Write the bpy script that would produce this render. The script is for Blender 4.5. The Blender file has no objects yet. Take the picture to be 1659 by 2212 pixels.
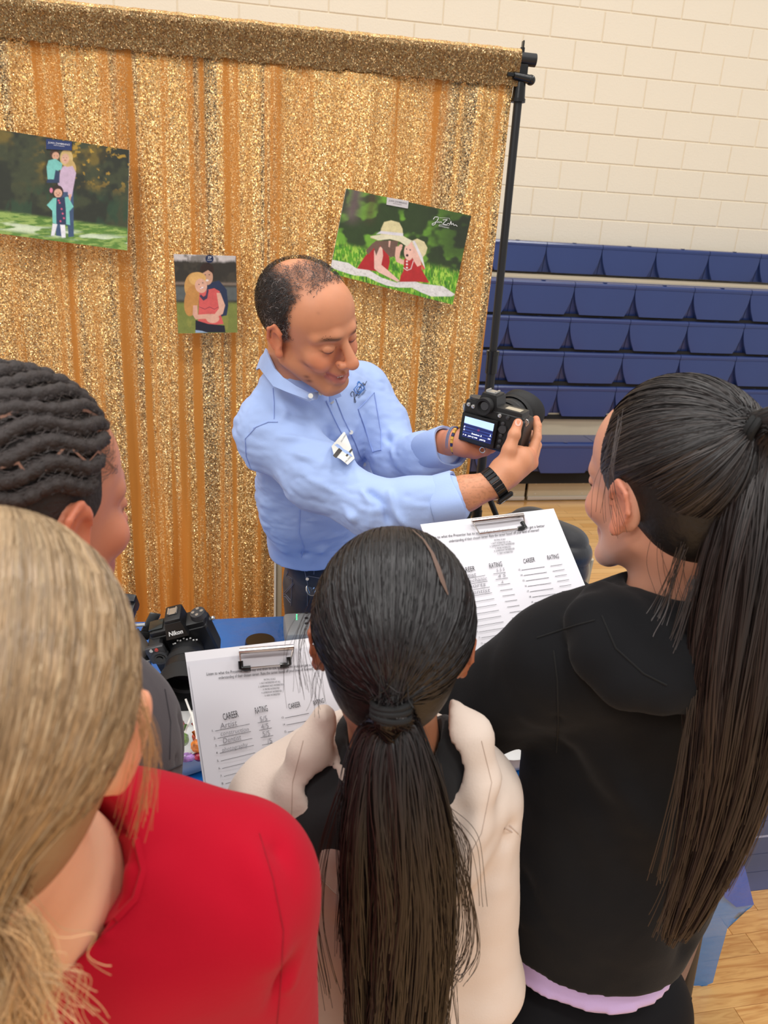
import bpy, bmesh, math, random
import numpy as np
from mathutils import Vector, Matrix
from mathutils.bvhtree import BVHTree
C = bpy.context.scene.collection
rng = np.random.RandomState(7)
random.seed(7)

# ---------------------------------------------------------------- camera
# rows of M: the camera's right, down and forward axes in world space (X along the wall, Y to the wall, Z up)
M = np.array([[0.9818750641, -0.1821939399, 0.0522180692],
              [-0.0140700897, -0.3448245829, -0.9385616866],
              [0.1890063255, 0.9208156033, -0.3411381445]])
EYE = np.array([0.0, 0.0, 1.843])
FPX = 1661.0
cam_d = bpy.data.cameras.new('camera'); cam = bpy.data.objects.new('camera', cam_d); C.objects.link(cam)
cam_d.sensor_fit = 'VERTICAL'; cam_d.sensor_height = 36.0; cam_d.lens = 36.0 * FPX / 2212.0
cam_d.clip_start = 0.02
m = Matrix([[M[0][i], -M[1][i], -M[2][i], EYE[i]] for i in range(3)] + [[0, 0, 0, 1]])
cam.matrix_world = m
cam_d.dof.use_dof = True; cam_d.dof.focus_distance = 1.45; cam_d.dof.aperture_fstop = 9.0
bpy.context.scene.camera = cam
# ---------------------------------------------------------------- world, lamps, exposure
sc = bpy.context.scene
sc.view_settings.view_transform = 'Standard'; sc.view_settings.look = 'None'
sc.view_settings.exposure = 0.0; sc.view_settings.gamma = 1.0; sc.view_settings.use_curve_mapping = False
w = bpy.data.worlds.new('gym_light'); sc.world = w; w.use_nodes = True
w.node_tree.nodes['Background'].inputs[0].default_value = (1.0, 0.975, 0.96, 1); w.node_tree.nodes['Background'].inputs[1].default_value = 0.66
def area(name, loc, size, power, col=(1, 0.975, 0.94), target=(0.4, 2.0, 0.8)):
    l = bpy.data.lights.new(name, 'AREA'); l.shape = 'RECTANGLE'; l.size = size[0]; l.size_y = size[1]; l.energy = power; l.color = col
    o = bpy.data.objects.new(name, l); C.objects.link(o); o.location = loc
    d = Vector(target) - Vector(loc); o.rotation_euler = d.to_track_quat('-Z', 'Y').to_euler(); return o
for i, (x, y) in enumerate([(-3.0, -1.5), (0.6, -1.5), (4.2, -1.5), (-3.0, 2.2), (0.6, 2.2), (4.2, 2.2)]):
    area('gym_ceiling_lamp', (x, y, 6.5), (1.3, 0.6), 85, target=(x, y, 0))
area('gym_ceiling_lamp', (-2.2, -3.0, 5.0), (2.0, 1.0), 90, target=(0.3, 1.6, 1.2))

# ---------------------------------------------------------------- helpers
def ray(px, py): return np.array([(px - 829.5) / FPX, (py - 1106) / FPX, 1.0]) @ M
def P(px, py, t): return EYE + ray(px, py) * t          # t: metres in front of the lens
def atY(px, py, Y): d = ray(px, py); return EYE + d * (Y / d[1])
def atZ(px, py, Z): d = ray(px, py); return EYE + d * ((Z - EYE[2]) / d[2])
def cw(v): v = np.array(v, float) @ M; return v / np.linalg.norm(v)   # camera-axes direction to world
def nrm(v): v = np.asarray(v, float); return v / np.linalg.norm(v)
def lin(c):
    c = np.asarray(c, float) / 255.0
    return tuple(np.where(c <= 0.04045, c / 12.92, ((c + 0.055) / 1.055) ** 2.4))
_mats = {}
def mat(name, rgb, rough=0.6, metal=0.0, bump=0.0, bscale=200.0, var=0.0, vscale=8.0, coat=0.0, sheen=0.0, trans=0.0, alpha=1.0, emit=None, spec=0.5, attr=False, sss=0.0, stretch=None, bdist=0.002):
    if name in _mats: return _mats[name]
    M_ = bpy.data.materials.new(name); M_.use_nodes = True; nt = M_.node_tree; b = nt.nodes['Principled BSDF']
    col = (*lin(rgb), 1)
    b.inputs['Base Color'].default_value = col; b.inputs['Roughness'].default_value = rough; b.inputs['Metallic'].default_value = metal
    b.inputs['Coat Weight'].default_value = coat; b.inputs['Coat Roughness'].default_value = 0.15
    b.inputs['Sheen Weight'].default_value = sheen; b.inputs['Transmission Weight'].default_value = trans
    b.inputs['Alpha'].default_value = alpha; b.inputs['Specular IOR Level'].default_value = spec
    if sss: b.inputs['Subsurface Weight'].default_value = sss; b.inputs['Subsurface Radius'].default_value = (0.012, 0.005, 0.003); b.inputs['Subsurface Scale'].default_value = 0.6
    if emit: b.inputs['Emission Color'].default_value = col; b.inputs['Emission Strength'].default_value = emit
    tc = nt.nodes.new('ShaderNodeTexCoord'); src = tc.outputs['Object']
    if stretch:
        mp = nt.nodes.new('ShaderNodeMapping'); mp.inputs['Scale'].default_value = stretch; nt.links.new(src, mp.inputs[0]); src = mp.outputs[0]
    base = None
    if attr:
        at = nt.nodes.new('ShaderNodeAttribute'); at.attribute_name = 'Col'; base = at.outputs['Color']; nt.links.new(base, b.inputs['Base Color'])
        if emit: nt.links.new(base, b.inputs['Emission Color'])
    if var:
        n = nt.nodes.new('ShaderNodeTexNoise'); n.inputs['Scale'].default_value = vscale; n.inputs['Detail'].default_value = 5; nt.links.new(src, n.inputs['Vector'])
        mr = nt.nodes.new('ShaderNodeMapRange'); mr.inputs['From Min'].default_value = 0.25; mr.inputs['From Max'].default_value = 0.75
        mr.inputs['To Min'].default_value = 1 - var; mr.inputs['To Max'].default_value = 1 + var; nt.links.new(n.outputs['Fac'], mr.inputs['Value'])
        mx = nt.nodes.new('ShaderNodeVectorMath'); mx.operation = 'SCALE'
        if base is not None: nt.links.new(base, mx.inputs[0])
        else: mx.inputs[0].default_value = col[:3]
        nt.links.new(mr.outputs[0], mx.inputs['Scale']); nt.links.new(mx.outputs[0], b.inputs['Base Color'])
    if bump:
        n = nt.nodes.new('ShaderNodeTexNoise'); n.inputs['Scale'].default_value = bscale; n.inputs['Detail'].default_value = 4; nt.links.new(src, n.inputs['Vector'])
        bp = nt.nodes.new('ShaderNodeBump'); bp.inputs['Strength'].default_value = bump; bp.inputs['Distance'].default_value = bdist
        nt.links.new(n.outputs['Fac'], bp.inputs['Height']); nt.links.new(bp.outputs[0], b.inputs['Normal'])
    _mats[name] = M_; return M_

def link(name, me, m, parent=None):
    if m is not None: me.materials.append(m)
    o = bpy.data.objects.new(name, me); C.objects.link(o)
    if parent is not None: o.parent = parent
    return o
def tag(o, label=None, cat=None, group=None, kind=None):
    if label: o['label'] = label
    if cat: o['category'] = cat
    if group: o['group'] = group
    if kind: o['kind'] = kind
    return o
def thing(name, label, cat, group=None):
    o = bpy.data.objects.new(name, None); C.objects.link(o); o.empty_display_size = 0.1
    return tag(o, label, cat, group)
def npmesh(name, V, F, m=None, parent=None, smooth=True, col=None):
    me = bpy.data.meshes.new(name); V = np.asarray(V, np.float32); F = np.asarray(F, np.int32); n, k = F.shape
    me.vertices.add(len(V)); me.vertices.foreach_set('co', V.ravel())
    me.loops.add(n * k); me.loops.foreach_set('vertex_index', F.ravel())
    me.polygons.add(n); me.polygons.foreach_set('loop_start', np.arange(0, n * k, k, dtype=np.int32))
    me.polygons.foreach_set('use_smooth', np.full(n, smooth))
    me.update(calc_edges=True)
    if col is not None:
        a = me.color_attributes.new('Col', 'FLOAT_COLOR', 'POINT'); cc = np.ones((len(V), 4), np.float32); cc[:, :3] = col; a.data.foreach_set('color', cc.ravel())
    return link(name, me, m, parent)
class MB:
    """collects pieces, builds ONE mesh object"""
    def __init__(s): s.bm = bmesh.new()
    def box(s, c, size, R=None, bevel=0.0, seg=2, taper=None):
        r = bmesh.ops.create_cube(s.bm, size=1.0); vs = r['verts']
        for v in vs:
            f = 1.0
            if taper and v.co.z > 0: f = taper
            v.co = Vector((v.co.x * size[0] * f, v.co.y * size[1] * f, v.co.z * size[2]))
        if bevel:
            es = list({e for v in vs for e in v.link_edges})
            r2 = bmesh.ops.bevel(s.bm, geom=es, offset=bevel, segments=seg, affect='EDGES', profile=0.7); vs = list({v for f in r2['faces'] for v in f.verts} | {v for v in vs if v.is_valid})
        X = (Matrix(R) if R is not None else Matrix.Identity(3))
        for v in vs: v.co = X @ v.co + Vector(c)
        return s
    def cyl(s, a, b, r0, r1=None, n=24, cap=True):
        a = Vector(a); b = Vector(b); d = b - a; r1 = r0 if r1 is None else r1
        q = d.to_track_quat('Z', 'Y').to_matrix()
        r = bmesh.ops.create_cone(s.bm, cap_ends=cap, segments=n, radius1=r0, radius2=r1, depth=d.length)
        for v in r['verts']: v.co = q @ v.co + (a + b) / 2
        return s
    def sph(s, c, r, R=None, n=20):
        q = bmesh.ops.create_uvsphere(s.bm, u_segments=n, v_segments=n // 2, radius=1.0)
        r = (r, r, r) if np.isscalar(r) else r; X = Matrix(R) if R is not None else Matrix.Identity(3)
        for v in q['verts']: v.co = X @ Vector((v.co.x * r[0], v.co.y * r[1], v.co.z * r[2])) + Vector(c)
        return s
    def tube(s, pts, r, n=8, closed=False):
        pts = [Vector(p) for p in pts]; N = len(pts); rs = r if hasattr(r, '__len__') else [r] * N; rings = []; up = None
        for i, p in enumerate(pts):
            a = pts[(i - 1) % N] if (closed or i > 0) else p; b = pts[(i + 1) % N] if (closed or i < N - 1) else p
            t = (b - a).normalized()
            if up is None: up = t.orthogonal().normalized()
            up = (up - t * up.dot(t)).normalized(); w_ = t.cross(up)
            rings.append([s.bm.verts.new(p + (up * math.cos(2 * math.pi * k / n) + w_ * math.sin(2 * math.pi * k / n)) * rs[i]) for k in range(n)])
        for i in range(N if closed else N - 1):
            A, B = rings[i], rings[(i + 1) % N]
            for k in range(n): s.bm.faces.new((A[k], A[(k + 1) % n], B[(k + 1) % n], B[k]))
        if not closed:
            s.bm.faces.new(rings[0][::-1]); s.bm.faces.new(rings[-1])
        return s
    def lathe(s, prof, c, R=None, n=32, close=False):
        X = Matrix(R) if R is not None else Matrix.Identity(3); rings = []
        for (r, z) in prof: rings.append([s.bm.verts.new(X @ Vector((r * math.cos(2 * math.pi * k / n), r * math.sin(2 * math.pi * k / n), z)) + Vector(c)) for k in range(n)])
        for A, B in zip(rings, rings[1:]):
            for k in range(n): s.bm.faces.new((A[k], A[(k + 1) % n], B[(k + 1) % n], B[k]))
        return s
    def prism(s, pts, off):
        """flat outline of 3-D points, extruded by the vector off"""
        off = Vector(off); a = [s.bm.verts.new(Vector(p)) for p in pts]; b = [s.bm.verts.new(Vector(p) + off) for p in pts]; n = len(a)
        s.bm.faces.new(a); s.bm.faces.new(b[::-1])
        for k in range(n): s.bm.faces.new((a[(k + 1) % n], a[k], b[k], b[(k + 1) % n]))
        return s
    def build(s, name, m, parent=None, smooth=True, angle=0.6):
        bmesh.ops.recalc_face_normals(s.bm, faces=s.bm.faces)
        if smooth:
            for f in s.bm.faces: f.smooth = True
            for e in s.bm.edges:
                if len(e.link_faces) == 2 and e.calc_face_angle(0) > angle: e.smooth = False
        me = bpy.data.meshes.new(name); s.bm.to_mesh(me); s.bm.free(); return link(name, me, m, parent)

# ------------------------------------------------ signed-distance modelling (organic shapes)
class Field:
    def __init__(s, lo, hi, h):
        s.lo = np.array(lo, float); s.h = h; s.n = np.ceil((np.array(hi) - s.lo) / h).astype(int) + 1
        s.F = np.full(s.n, 1.0, np.float32); s.ax = [(s.lo[i] + h * np.arange(s.n[i])).astype(np.float32) for i in range(3)]
        s.frame(np.zeros(3), np.eye(3), 1.0)
    def frame(s, o, R, sc_): s.o, s.R, s.s = np.array(o, float), np.array(R, float), sc_; return s
    def w(s, p): return s.o + s.R @ (np.array(p, float) * s.s)
    def _box(s, lo, hi, pad):
        a = np.clip(np.floor((np.array(lo) - pad - s.lo) / s.h).astype(int), 0, s.n); b = np.clip(np.ceil((np.array(hi) + pad - s.lo) / s.h).astype(int) + 1, 0, s.n)
        if (b <= a).any(): return None
        sl = tuple(slice(i, j) for i, j in zip(a, b)); return sl, s.ax[0][sl[0]][:, None, None], s.ax[1][sl[1]][None, :, None], s.ax[2][sl[2]][None, None, :]
    def _comb(s, sl, d, op, k):
        f = s.F[sl]
        if op == 'u':
            r = np.minimum(f, d)
            if k: r -= np.maximum(k - np.abs(f - d), 0) ** 2 / (4 * k)
        else:
            d = -d; r = np.maximum(f, d)
            if k: r += np.maximum(k - np.abs(f - d), 0) ** 2 / (4 * k)
        s.F[sl] = r
    def ell(s, c, r, op='u', k=0.01, R=None):
        c = s.w(c); r = np.array(r, float) * s.s; k *= s.s; A = s.R if R is None else s.R @ np.array(R, float); rm = r.max()
        g = s._box(c - rm, c + rm, k + 2 * s.h + rm * 0.2)
        if g is None: return s
        sl, X, Y, Z = g; X = X - c[0]; Y = Y - c[1]; Z = Z - c[2]
        q = [(X * A[0][i] + Y * A[1][i] + Z * A[2][i]) / r[i] for i in range(3)]
        k0 = np.sqrt(q[0] ** 2 + q[1] ** 2 + q[2] ** 2); k1 = np.sqrt((q[0] / r[0]) ** 2 + (q[1] / r[1]) ** 2 + (q[2] / r[2]) ** 2) + 1e-9
        s._comb(sl, k0 * (k0 - 1) / k1, op, k); return s
    def cap(s, a, b, ra, rb=None, op='u', k=0.01, n=None, f=1.0):
        """tapered capsule; n, f: flattened to f of its radius along the (local) direction n"""
        a = s.w(a); b = s.w(b); ra *= s.s; rb = ra if rb is None else rb * s.s; k *= s.s; rm = max(ra, rb)
        g = s._box(np.minimum(a, b) - rm, np.maximum(a, b) + rm, k + 2 * s.h)
        if g is None: return s
        sl, X, Y, Z = g; X = X - a[0]; Y = Y - a[1]; Z = Z - a[2]; d = b - a; L = d @ d + 1e-12
        t = np.clip((X * d[0] + Y * d[1] + Z * d[2]) / L, 0, 1); X = X - t * d[0]; Y = Y - t * d[1]; Z = Z - t * d[2]
        q2 = X * X + Y * Y + Z * Z
        if n is not None:
            n = nrm(s.R @ np.array(n, float)); e = X * n[0] + Y * n[1] + Z * n[2]; q2 = q2 + e * e * (1 / f ** 2 - 1)
            dd = (np.sqrt(q2) - (ra + (rb - ra) * t)) * (0.5 + 0.5 * f)
        else: dd = np.sqrt(q2) - (ra + (rb - ra) * t)
        s._comb(sl, dd, op, k); return s
    def chain(s, pts, rs, op='u', k=0.01, n=None, f=1.0):
        for i in range(len(pts) - 1): s.cap(pts[i], pts[i + 1], rs[i], rs[i + 1], op, k, n, f)
        return s
    def cut(s, p, n):
        """remove everything on the side the normal n points to"""
        p = np.array(p, float); n = nrm(n); d = (s.ax[0][:, None, None] - p[0]) * n[0] + (s.ax[1][None, :, None] - p[1]) * n[1] + (s.ax[2][None, None, :] - p[2]) * n[2]
        np.maximum(s.F, d, out=s.F); return s
    def mesh(s, relax=1):
        F = s.F; F[0] = F[-1] = 1; F[:, 0] = F[:, -1] = 1; F[:, :, 0] = F[:, :, -1] = 1
        S = F < 0; c = np.zeros(np.array(F.shape) - 1, np.int8)
        for a in (0, 1):
            for b in (0, 1):
                for d in (0, 1): c += S[a:S.shape[0] - 1 + a, b:S.shape[1] - 1 + b, d:S.shape[2] - 1 + d]
        I = np.nonzero((c > 0) & (c < 8)); idx = np.full(c.shape, -1, np.int32); idx[I] = np.arange(len(I[0]))
        val = {(a, b, d): F[I[0] + a, I[1] + b, I[2] + d] for a in (0, 1) for b in (0, 1) for d in (0, 1)}
        acc = np.zeros((len(I[0]), 3)); cnt = np.zeros(len(I[0]))
        for p in val:
            for ax in range(3):
                if p[ax] == 1: continue
                q = list(p); q[ax] = 1; q = tuple(q); v0, v1 = val[p], val[q]; ch = (v0 < 0) != (v1 < 0)
                t = np.where(ch, v0 / np.where(ch, v0 - v1, 1), 0); e = np.zeros((len(t), 3)); e[:] = p; e[:, ax] = t
                acc += e * ch[:, None]; cnt += ch
        V = s.lo + s.h * (np.stack(I, 1) + acc / cnt[:, None]); Q = []
        for ax in range(3):
            u, v = (ax + 1) % 3, (ax + 2) % 3; A = [slice(1, -1)] * 3; B = [slice(1, -1)] * 3; A[ax] = slice(0, -1); B[ax] = slice(1, None)
            SA, SB = S[tuple(A)], S[tuple(B)]; off = np.array([1, 1, 1]); off[ax] = 0
            for flip, msk in ((0, SA & ~SB), (1, ~SA & SB)):
                J = np.stack(np.nonzero(msk), 1) + off
                def cell(du, dv): K = J.copy(); K[:, u] -= du; K[:, v] -= dv; return idx[K[:, 0], K[:, 1], K[:, 2]]
                q = [cell(1, 1), cell(0, 1), cell(0, 0), cell(1, 0)]
                if flip: q = q[::-1]
                Q.append(np.stack(q, 1))
        Q = np.concatenate(Q); Q = Q[(Q >= 0).all(1)]
        for _ in range(relax): V = smooth(V, Q, 0.5)
        return V, Q
def smooth(V, Q, a=0.5):
    acc = np.zeros_like(V); cnt = np.zeros(len(V))
    for i in range(4):
        for j in (1, 3):
            np.add.at(acc, Q[:, i], V[Q[:, (i + j) % 4]]); np.add.at(cnt, Q[:, i], 1)
    cnt[cnt == 0] = 1; return V + a * (acc / cnt[:, None] - V)
def normals(V, Q):
    n = np.cross(V[Q[:, 2]] - V[Q[:, 0]], V[Q[:, 3]] - V[Q[:, 1]]); N = np.zeros_like(V)
    for i in range(4): np.add.at(N, Q[:, i], n)
    return N / (np.linalg.norm(N, axis=1)[:, None] + 1e-12)
def segd(V, a, b):
    a = np.array(a, float); d = np.array(b, float) - a; t = np.clip((V - a) @ d / (d @ d + 1e-12), 0, 1); return np.linalg.norm(V - a - t[:, None] * d, axis=1)
def crease(V, N, lst):
    """folds: (point list, width, height); height > 0 is a ridge, < 0 a valley"""
    D = np.zeros(len(V))
    for pts, wd, hg in lst:
        d = np.full(len(V), 9.0)
        for a, b in zip(pts, pts[1:]): d = np.minimum(d, segd(V, a, b))
        D += hg * np.exp(-(d / wd) ** 2)
    return V + N * D[:, None]
def hsh(p, s=0.0):
    return np.modf(np.abs(np.sin(p @ np.array([12.9898, 78.233, 37.719]) + s) * 43758.5453))[0]
def vnoise(Pn, s=0.0):
    i = np.floor(Pn); f = Pn - i; f = f * f * (3 - 2 * f); r = 0
    for a in (0, 1):
        for b in (0, 1):
            for c in (0, 1): r = r + hsh(i + [a, b, c], s) * (f[:, 0] if a else 1 - f[:, 0]) * (f[:, 1] if b else 1 - f[:, 1]) * (f[:, 2] if c else 1 - f[:, 2])
    return r
def fbm(Pn, o=4, s=0.0):
    r = 0; a = 0.5; t = 0
    for k in range(o): r = r + a * vnoise(Pn * 2 ** k, s + k); t += a; a *= 0.5
    return r / t
def sst(x, a, b): t = np.clip((x - a) / (b - a), 0, 1); return t * t * (3 - 2 * t)
def mixc(A, B, t): t = np.asarray(t)[:, None]; return A * (1 - t) + np.array(B) * t
def ribbons(name, S, width, out, m, parent, col):
    """hair: S (N,K,3) strands, width (K) or (N,K), out (N,K,3) outward directions, col (N,K,3)"""
    N, K, _ = S.shape; T = np.gradient(S, axis=1); side = np.cross(T, out); side /= np.linalg.norm(side, axis=2)[..., None] + 1e-9
    wd = np.broadcast_to(np.asarray(width), (N, K))[..., None] / 2
    V = np.stack([S - side * wd, S + side * wd], 2).reshape(-1, 3); b = (np.arange(N)[:, None] * K + np.arange(K - 1)[None]).ravel() * 2
    Fq = np.stack([b, b + 1, b + 3, b + 2], 1); cc = np.repeat(col.reshape(-1, 3), 2, axis=0)
    return npmesh(name, V, Fq, m, parent, True, cc)
def text_geo(s, shear=0.0, space=1.0, bold=0.0):
    """flat outlines of a line of writing, in a 1-high box; returns verts (x, y), triangles, width"""
    cu = bpy.data.curves.new('t', 'FONT'); cu.body = s; cu.size = 1.0; cu.shear = shear; cu.space_character = space; cu.offset = bold; cu.resolution_u = 2
    o = bpy.data.objects.new('t', cu); me = o.to_mesh(); me.calc_loop_triangles()
    V = np.zeros(len(me.vertices) * 3, np.float32); me.vertices.foreach_get('co', V); T = np.zeros(len(me.loop_triangles) * 3, np.int32); me.loop_triangles.foreach_get('vertices', T)
    o.to_mesh_clear(); bpy.data.objects.remove(o); bpy.data.curves.remove(cu); V = V.reshape(-1, 3)[:, :2]
    return V, T.reshape(-1, 3), (V[:, 0].max() if len(V) else 1.0)
class Ink:
    """writing laid on a plane or a surface through a mapping from photograph points to 3-D points"""
    def __init__(s, f): s.f = f; s.V = []; s.T = []; s.n = 0
    def add(s, V2, T):
        s.V.append(np.array([s.f(x, y) for x, y in V2])); s.T.append(T + s.n); s.n += len(V2)
    def text(s, t, p0, p1, h, **k):
        V, T, wd = text_geo(t, **k); p0 = np.array(p0, float); d = (np.array(p1, float) - p0) / wd; u = np.array([d[1], -d[0]]) / (np.linalg.norm(d) + 1e-9) * h / 0.72
        s.add(p0 + V[:, :1] * d + V[:, 1:] * u, T); return s
    def line(s, pts, wd):
        pts = np.array(pts, float); V = []; T = []
        for a, b in zip(pts, pts[1:]):
            d = b - a; L = np.linalg.norm(d) + 1e-9; n = np.array([-d[1], d[0]]) / L * wd / 2; e = d / L * wd * 0.3; k = len(V)
            V += [a - n - e, b - n + e, b + n + e, a + n - e]; T += [[k, k + 1, k + 2], [k, k + 2, k + 3]]
        s.add(np.array(V), np.array(T)); return s
    def build(s, name, m, parent): return npmesh(name, np.concatenate(s.V), np.concatenate(s.T), m, parent, False)
def plane_map(a, b, c, off=0.0):
    a, b, c = map(np.array, (a, b, c)); n = nrm(np.cross(b - a, c - a)); n = n if n @ (EYE - a) > 0 else -n; a = a + n * off
    def f(x, y): d = ray(x, y); return EYE + d * (((a - EYE) @ n) / (d @ n))
    return f
def surf_map(V, Q, off=0.001, back=None):
    bv = BVHTree.FromPolygons(V.tolist(), Q.tolist())
    def f(x, y):
        d = Vector(ray(x, y)); h = bv.ray_cast(Vector(EYE), d.normalized())
        if h[0] is None:
            h = bv.find_nearest(Vector(P(x, y, back or 1.6)))
        return np.array(h[0]) + nrm(h[1] if h[1].dot(d) < 0 else -h[1]) * off
    return f
# ================================================================ the gym: floor, wall, bleachers
def wood_mat():
    m = bpy.data.materials.new('maple_wood'); m.use_nodes = True; nt = m.node_tree; b = nt.nodes['Principled BSDF']; L = nt.links
    tc = nt.nodes.new('ShaderNodeTexCoord'); oi = nt.nodes.new('ShaderNodeObjectInfo')
    ad = nt.nodes.new('ShaderNodeVectorMath'); ad.operation = 'ADD'; cx = nt.nodes.new('ShaderNodeCombineXYZ'); mu = nt.nodes.new('ShaderNodeMath'); mu.operation = 'MULTIPLY'; mu.inputs[1].default_value = 40
    L.new(oi.outputs['Random'], mu.inputs[0]); L.new(mu.outputs[0], cx.inputs[2]); L.new(tc.outputs['Object'], ad.inputs[0]); L.new(cx.outputs[0], ad.inputs[1])
    mp = nt.nodes.new('ShaderNodeMapping'); mp.inputs['Scale'].default_value = (3, 26, 1); L.new(ad.outputs[0], mp.inputs[0])
    n = nt.nodes.new('ShaderNodeTexNoise'); n.inputs['Scale'].default_value = 2.2; n.inputs['Detail'].default_value = 6; n.inputs['Distortion'].default_value = 1.6; L.new(mp.outputs[0], n.inputs['Vector'])
    r = nt.nodes.new('ShaderNodeValToRGB'); e = r.color_ramp.elements; e[0].position = 0.25; e[0].color = (*lin((196, 132, 72)), 1); e[1].position = 0.62; e[1].color = (*lin((236, 186, 118)), 1)
    L.new(n.outputs['Fac'], r.inputs[0])
    hs = nt.nodes.new('ShaderNodeHueSaturation'); mr = nt.nodes.new('ShaderNodeMapRange'); mr.inputs['To Min'].default_value = 0.86; mr.inputs['To Max'].default_value = 1.12
    L.new(oi.outputs['Random'], mr.inputs['Value']); L.new(mr.outputs[0], hs.inputs['Value']); L.new(r.outputs[0], hs.inputs['Color']); L.new(hs.outputs[0], b.inputs['Base Color'])
    b.inputs['Roughness'].default_value = 0.3; b.inputs['Coat Weight'].default_value = 0.35; return m
def floor_mat():
    m = bpy.data.materials.new('maple_floor_far'); m.use_nodes = True; nt = m.node_tree; b = nt.nodes['Principled BSDF']; L = nt.links
    tc = nt.nodes.new('ShaderNodeTexCoord'); br = nt.nodes.new('ShaderNodeTexBrick'); br.offset = 0.37; br.inputs['Scale'].default_value = 1.0
    br.inputs['Brick Width'].default_value = 0.9; br.inputs['Row Height'].default_value = 0.068; br.inputs['Mortar Size'].default_value = 0.0012
    br.inputs['Color1'].default_value = (*lin((232, 184, 120)), 1); br.inputs['Color2'].default_value = (*lin((216, 162, 96)), 1); br.inputs['Mortar'].default_value = (*lin((150, 95, 45)), 1)
    L.new(tc.outputs['Object'], br.inputs['Vector'])
    mp = nt.nodes.new('ShaderNodeMapping'); mp.inputs['Scale'].default_value = (2, 30, 1); L.new(tc.outputs['Object'], mp.inputs[0])
    n = nt.nodes.new('ShaderNodeTexNoise'); n.inputs['Scale'].default_value = 2; n.inputs['Detail'].default_value = 5; L.new(mp.outputs[0], n.inputs['Vector'])
    mr = nt.nodes.new('ShaderNodeMapRange'); mr.inputs['From Min'].default_value = 0.3; mr.inputs['From Max'].default_value = 0.7; mr.inputs['To Min'].default_value = 0.88; mr.inputs['To Max'].default_value = 1.08
    L.new(n.outputs['Fac'], mr.inputs['Value']); sm = nt.nodes.new('ShaderNodeVectorMath'); sm.operation = 'SCALE'; L.new(br.outputs['Color'], sm.inputs[0]); L.new(mr.outputs[0], sm.inputs['Scale']); L.new(sm.outputs[0], b.inputs['Base Color'])
    b.inputs['Roughness'].default_value = 0.3; b.inputs['Coat Weight'].default_value = 0.35; return m
WOOD = wood_mat()
fl = MB().box((0.8, 1.8, -0.029), (9.0, 9.0, 0.05)).build('floor', floor_mat(), None, False); tag(fl, kind='structure')
PADB = mat('navy_court_paint', (72, 78, 120), 0.35, coat=0.3, var=0.08)
MB().box((2.65, 1.571 + 0.612, -0.0036), (4.0, 1.224, 0.001)).build('painted_zone', PADB, fl, False)
lengths = [0.62, 0.9, 1.15, 0.75]; plank_me = {}
def plank(x0, x1, y0, y1, m_):
    k = (round(x1 - x0, 2), m_.name)
    if k not in plank_me:
        b = MB().box((0, 0, -0.002), (x1 - x0 - 0.0012, 0.0668, 0.004), bevel=0.0006, seg=1); o = b.build('floor_strip', m_, fl, False); plank_me[k] = o.data
    else:
        o = bpy.data.objects.new('floor_strip', plank_me[k]); C.objects.link(o); o.parent = fl
    o.location = ((x0 + x1) / 2, (y0 + y1) / 2, 0)
for r in range(-7, 26):
    y0 = 1.571 + (r - 15) * 0.068
    x = 0.1 - random.random() * 0.5; navy = r >= 15 and r < 33
    while x < 2.3:
        L_ = random.choice(lengths); plank(x, x + L_, y0, y0 + 0.068, PADB if (navy and x > 0.6) else WOOD); x += L_
ln = MB().box((2.9, 1.775, 0.0006), (3.4, 0.008, 0.0008)).build('court_line', mat('white_court_paint', (190, 190, 215), 0.5), fl, False)

WALLM = mat('cream_block_paint', (234, 222, 200), 0.72, bump=0.5, bscale=90, var=0.03, vscale=1.2, bdist=0.004)
wall = MB().box((1.6, 6.2355, 2.6), (9.6, 0.15, 5.2)).build('wall_back', mat('cream_mortar_paint', (236, 224, 200), 0.8), None, False); tag(wall, kind='structure')
bm_ = MB().box((0, 0, 0), (0.4064 - 0.007, 0.03, 0.2032 - 0.008), bevel=0.0035, seg=1); blk0 = None
X0, Z0 = 2.303, 3.452
for j in range(-2, 9):
    for k in range(-11, 8):
        x = X0 + 0.2032 + 0.4064 * k + (0.2032 if j % 2 else 0.0)
        if x < -1.9 or x > 5.3: continue
        if blk0 is None: blk0 = bm_.build('concrete_block', WALLM, wall, True, 0.4); o = blk0
        else: o = bpy.data.objects.new('concrete_block', blk0.data); C.objects.link(o); o.parent = wall
        o.location = (x + random.uniform(-0.0006, 0.0006), 6.168 + random.uniform(-0.0008, 0.0008), Z0 - 0.2032 * (j + 0.5))

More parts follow.
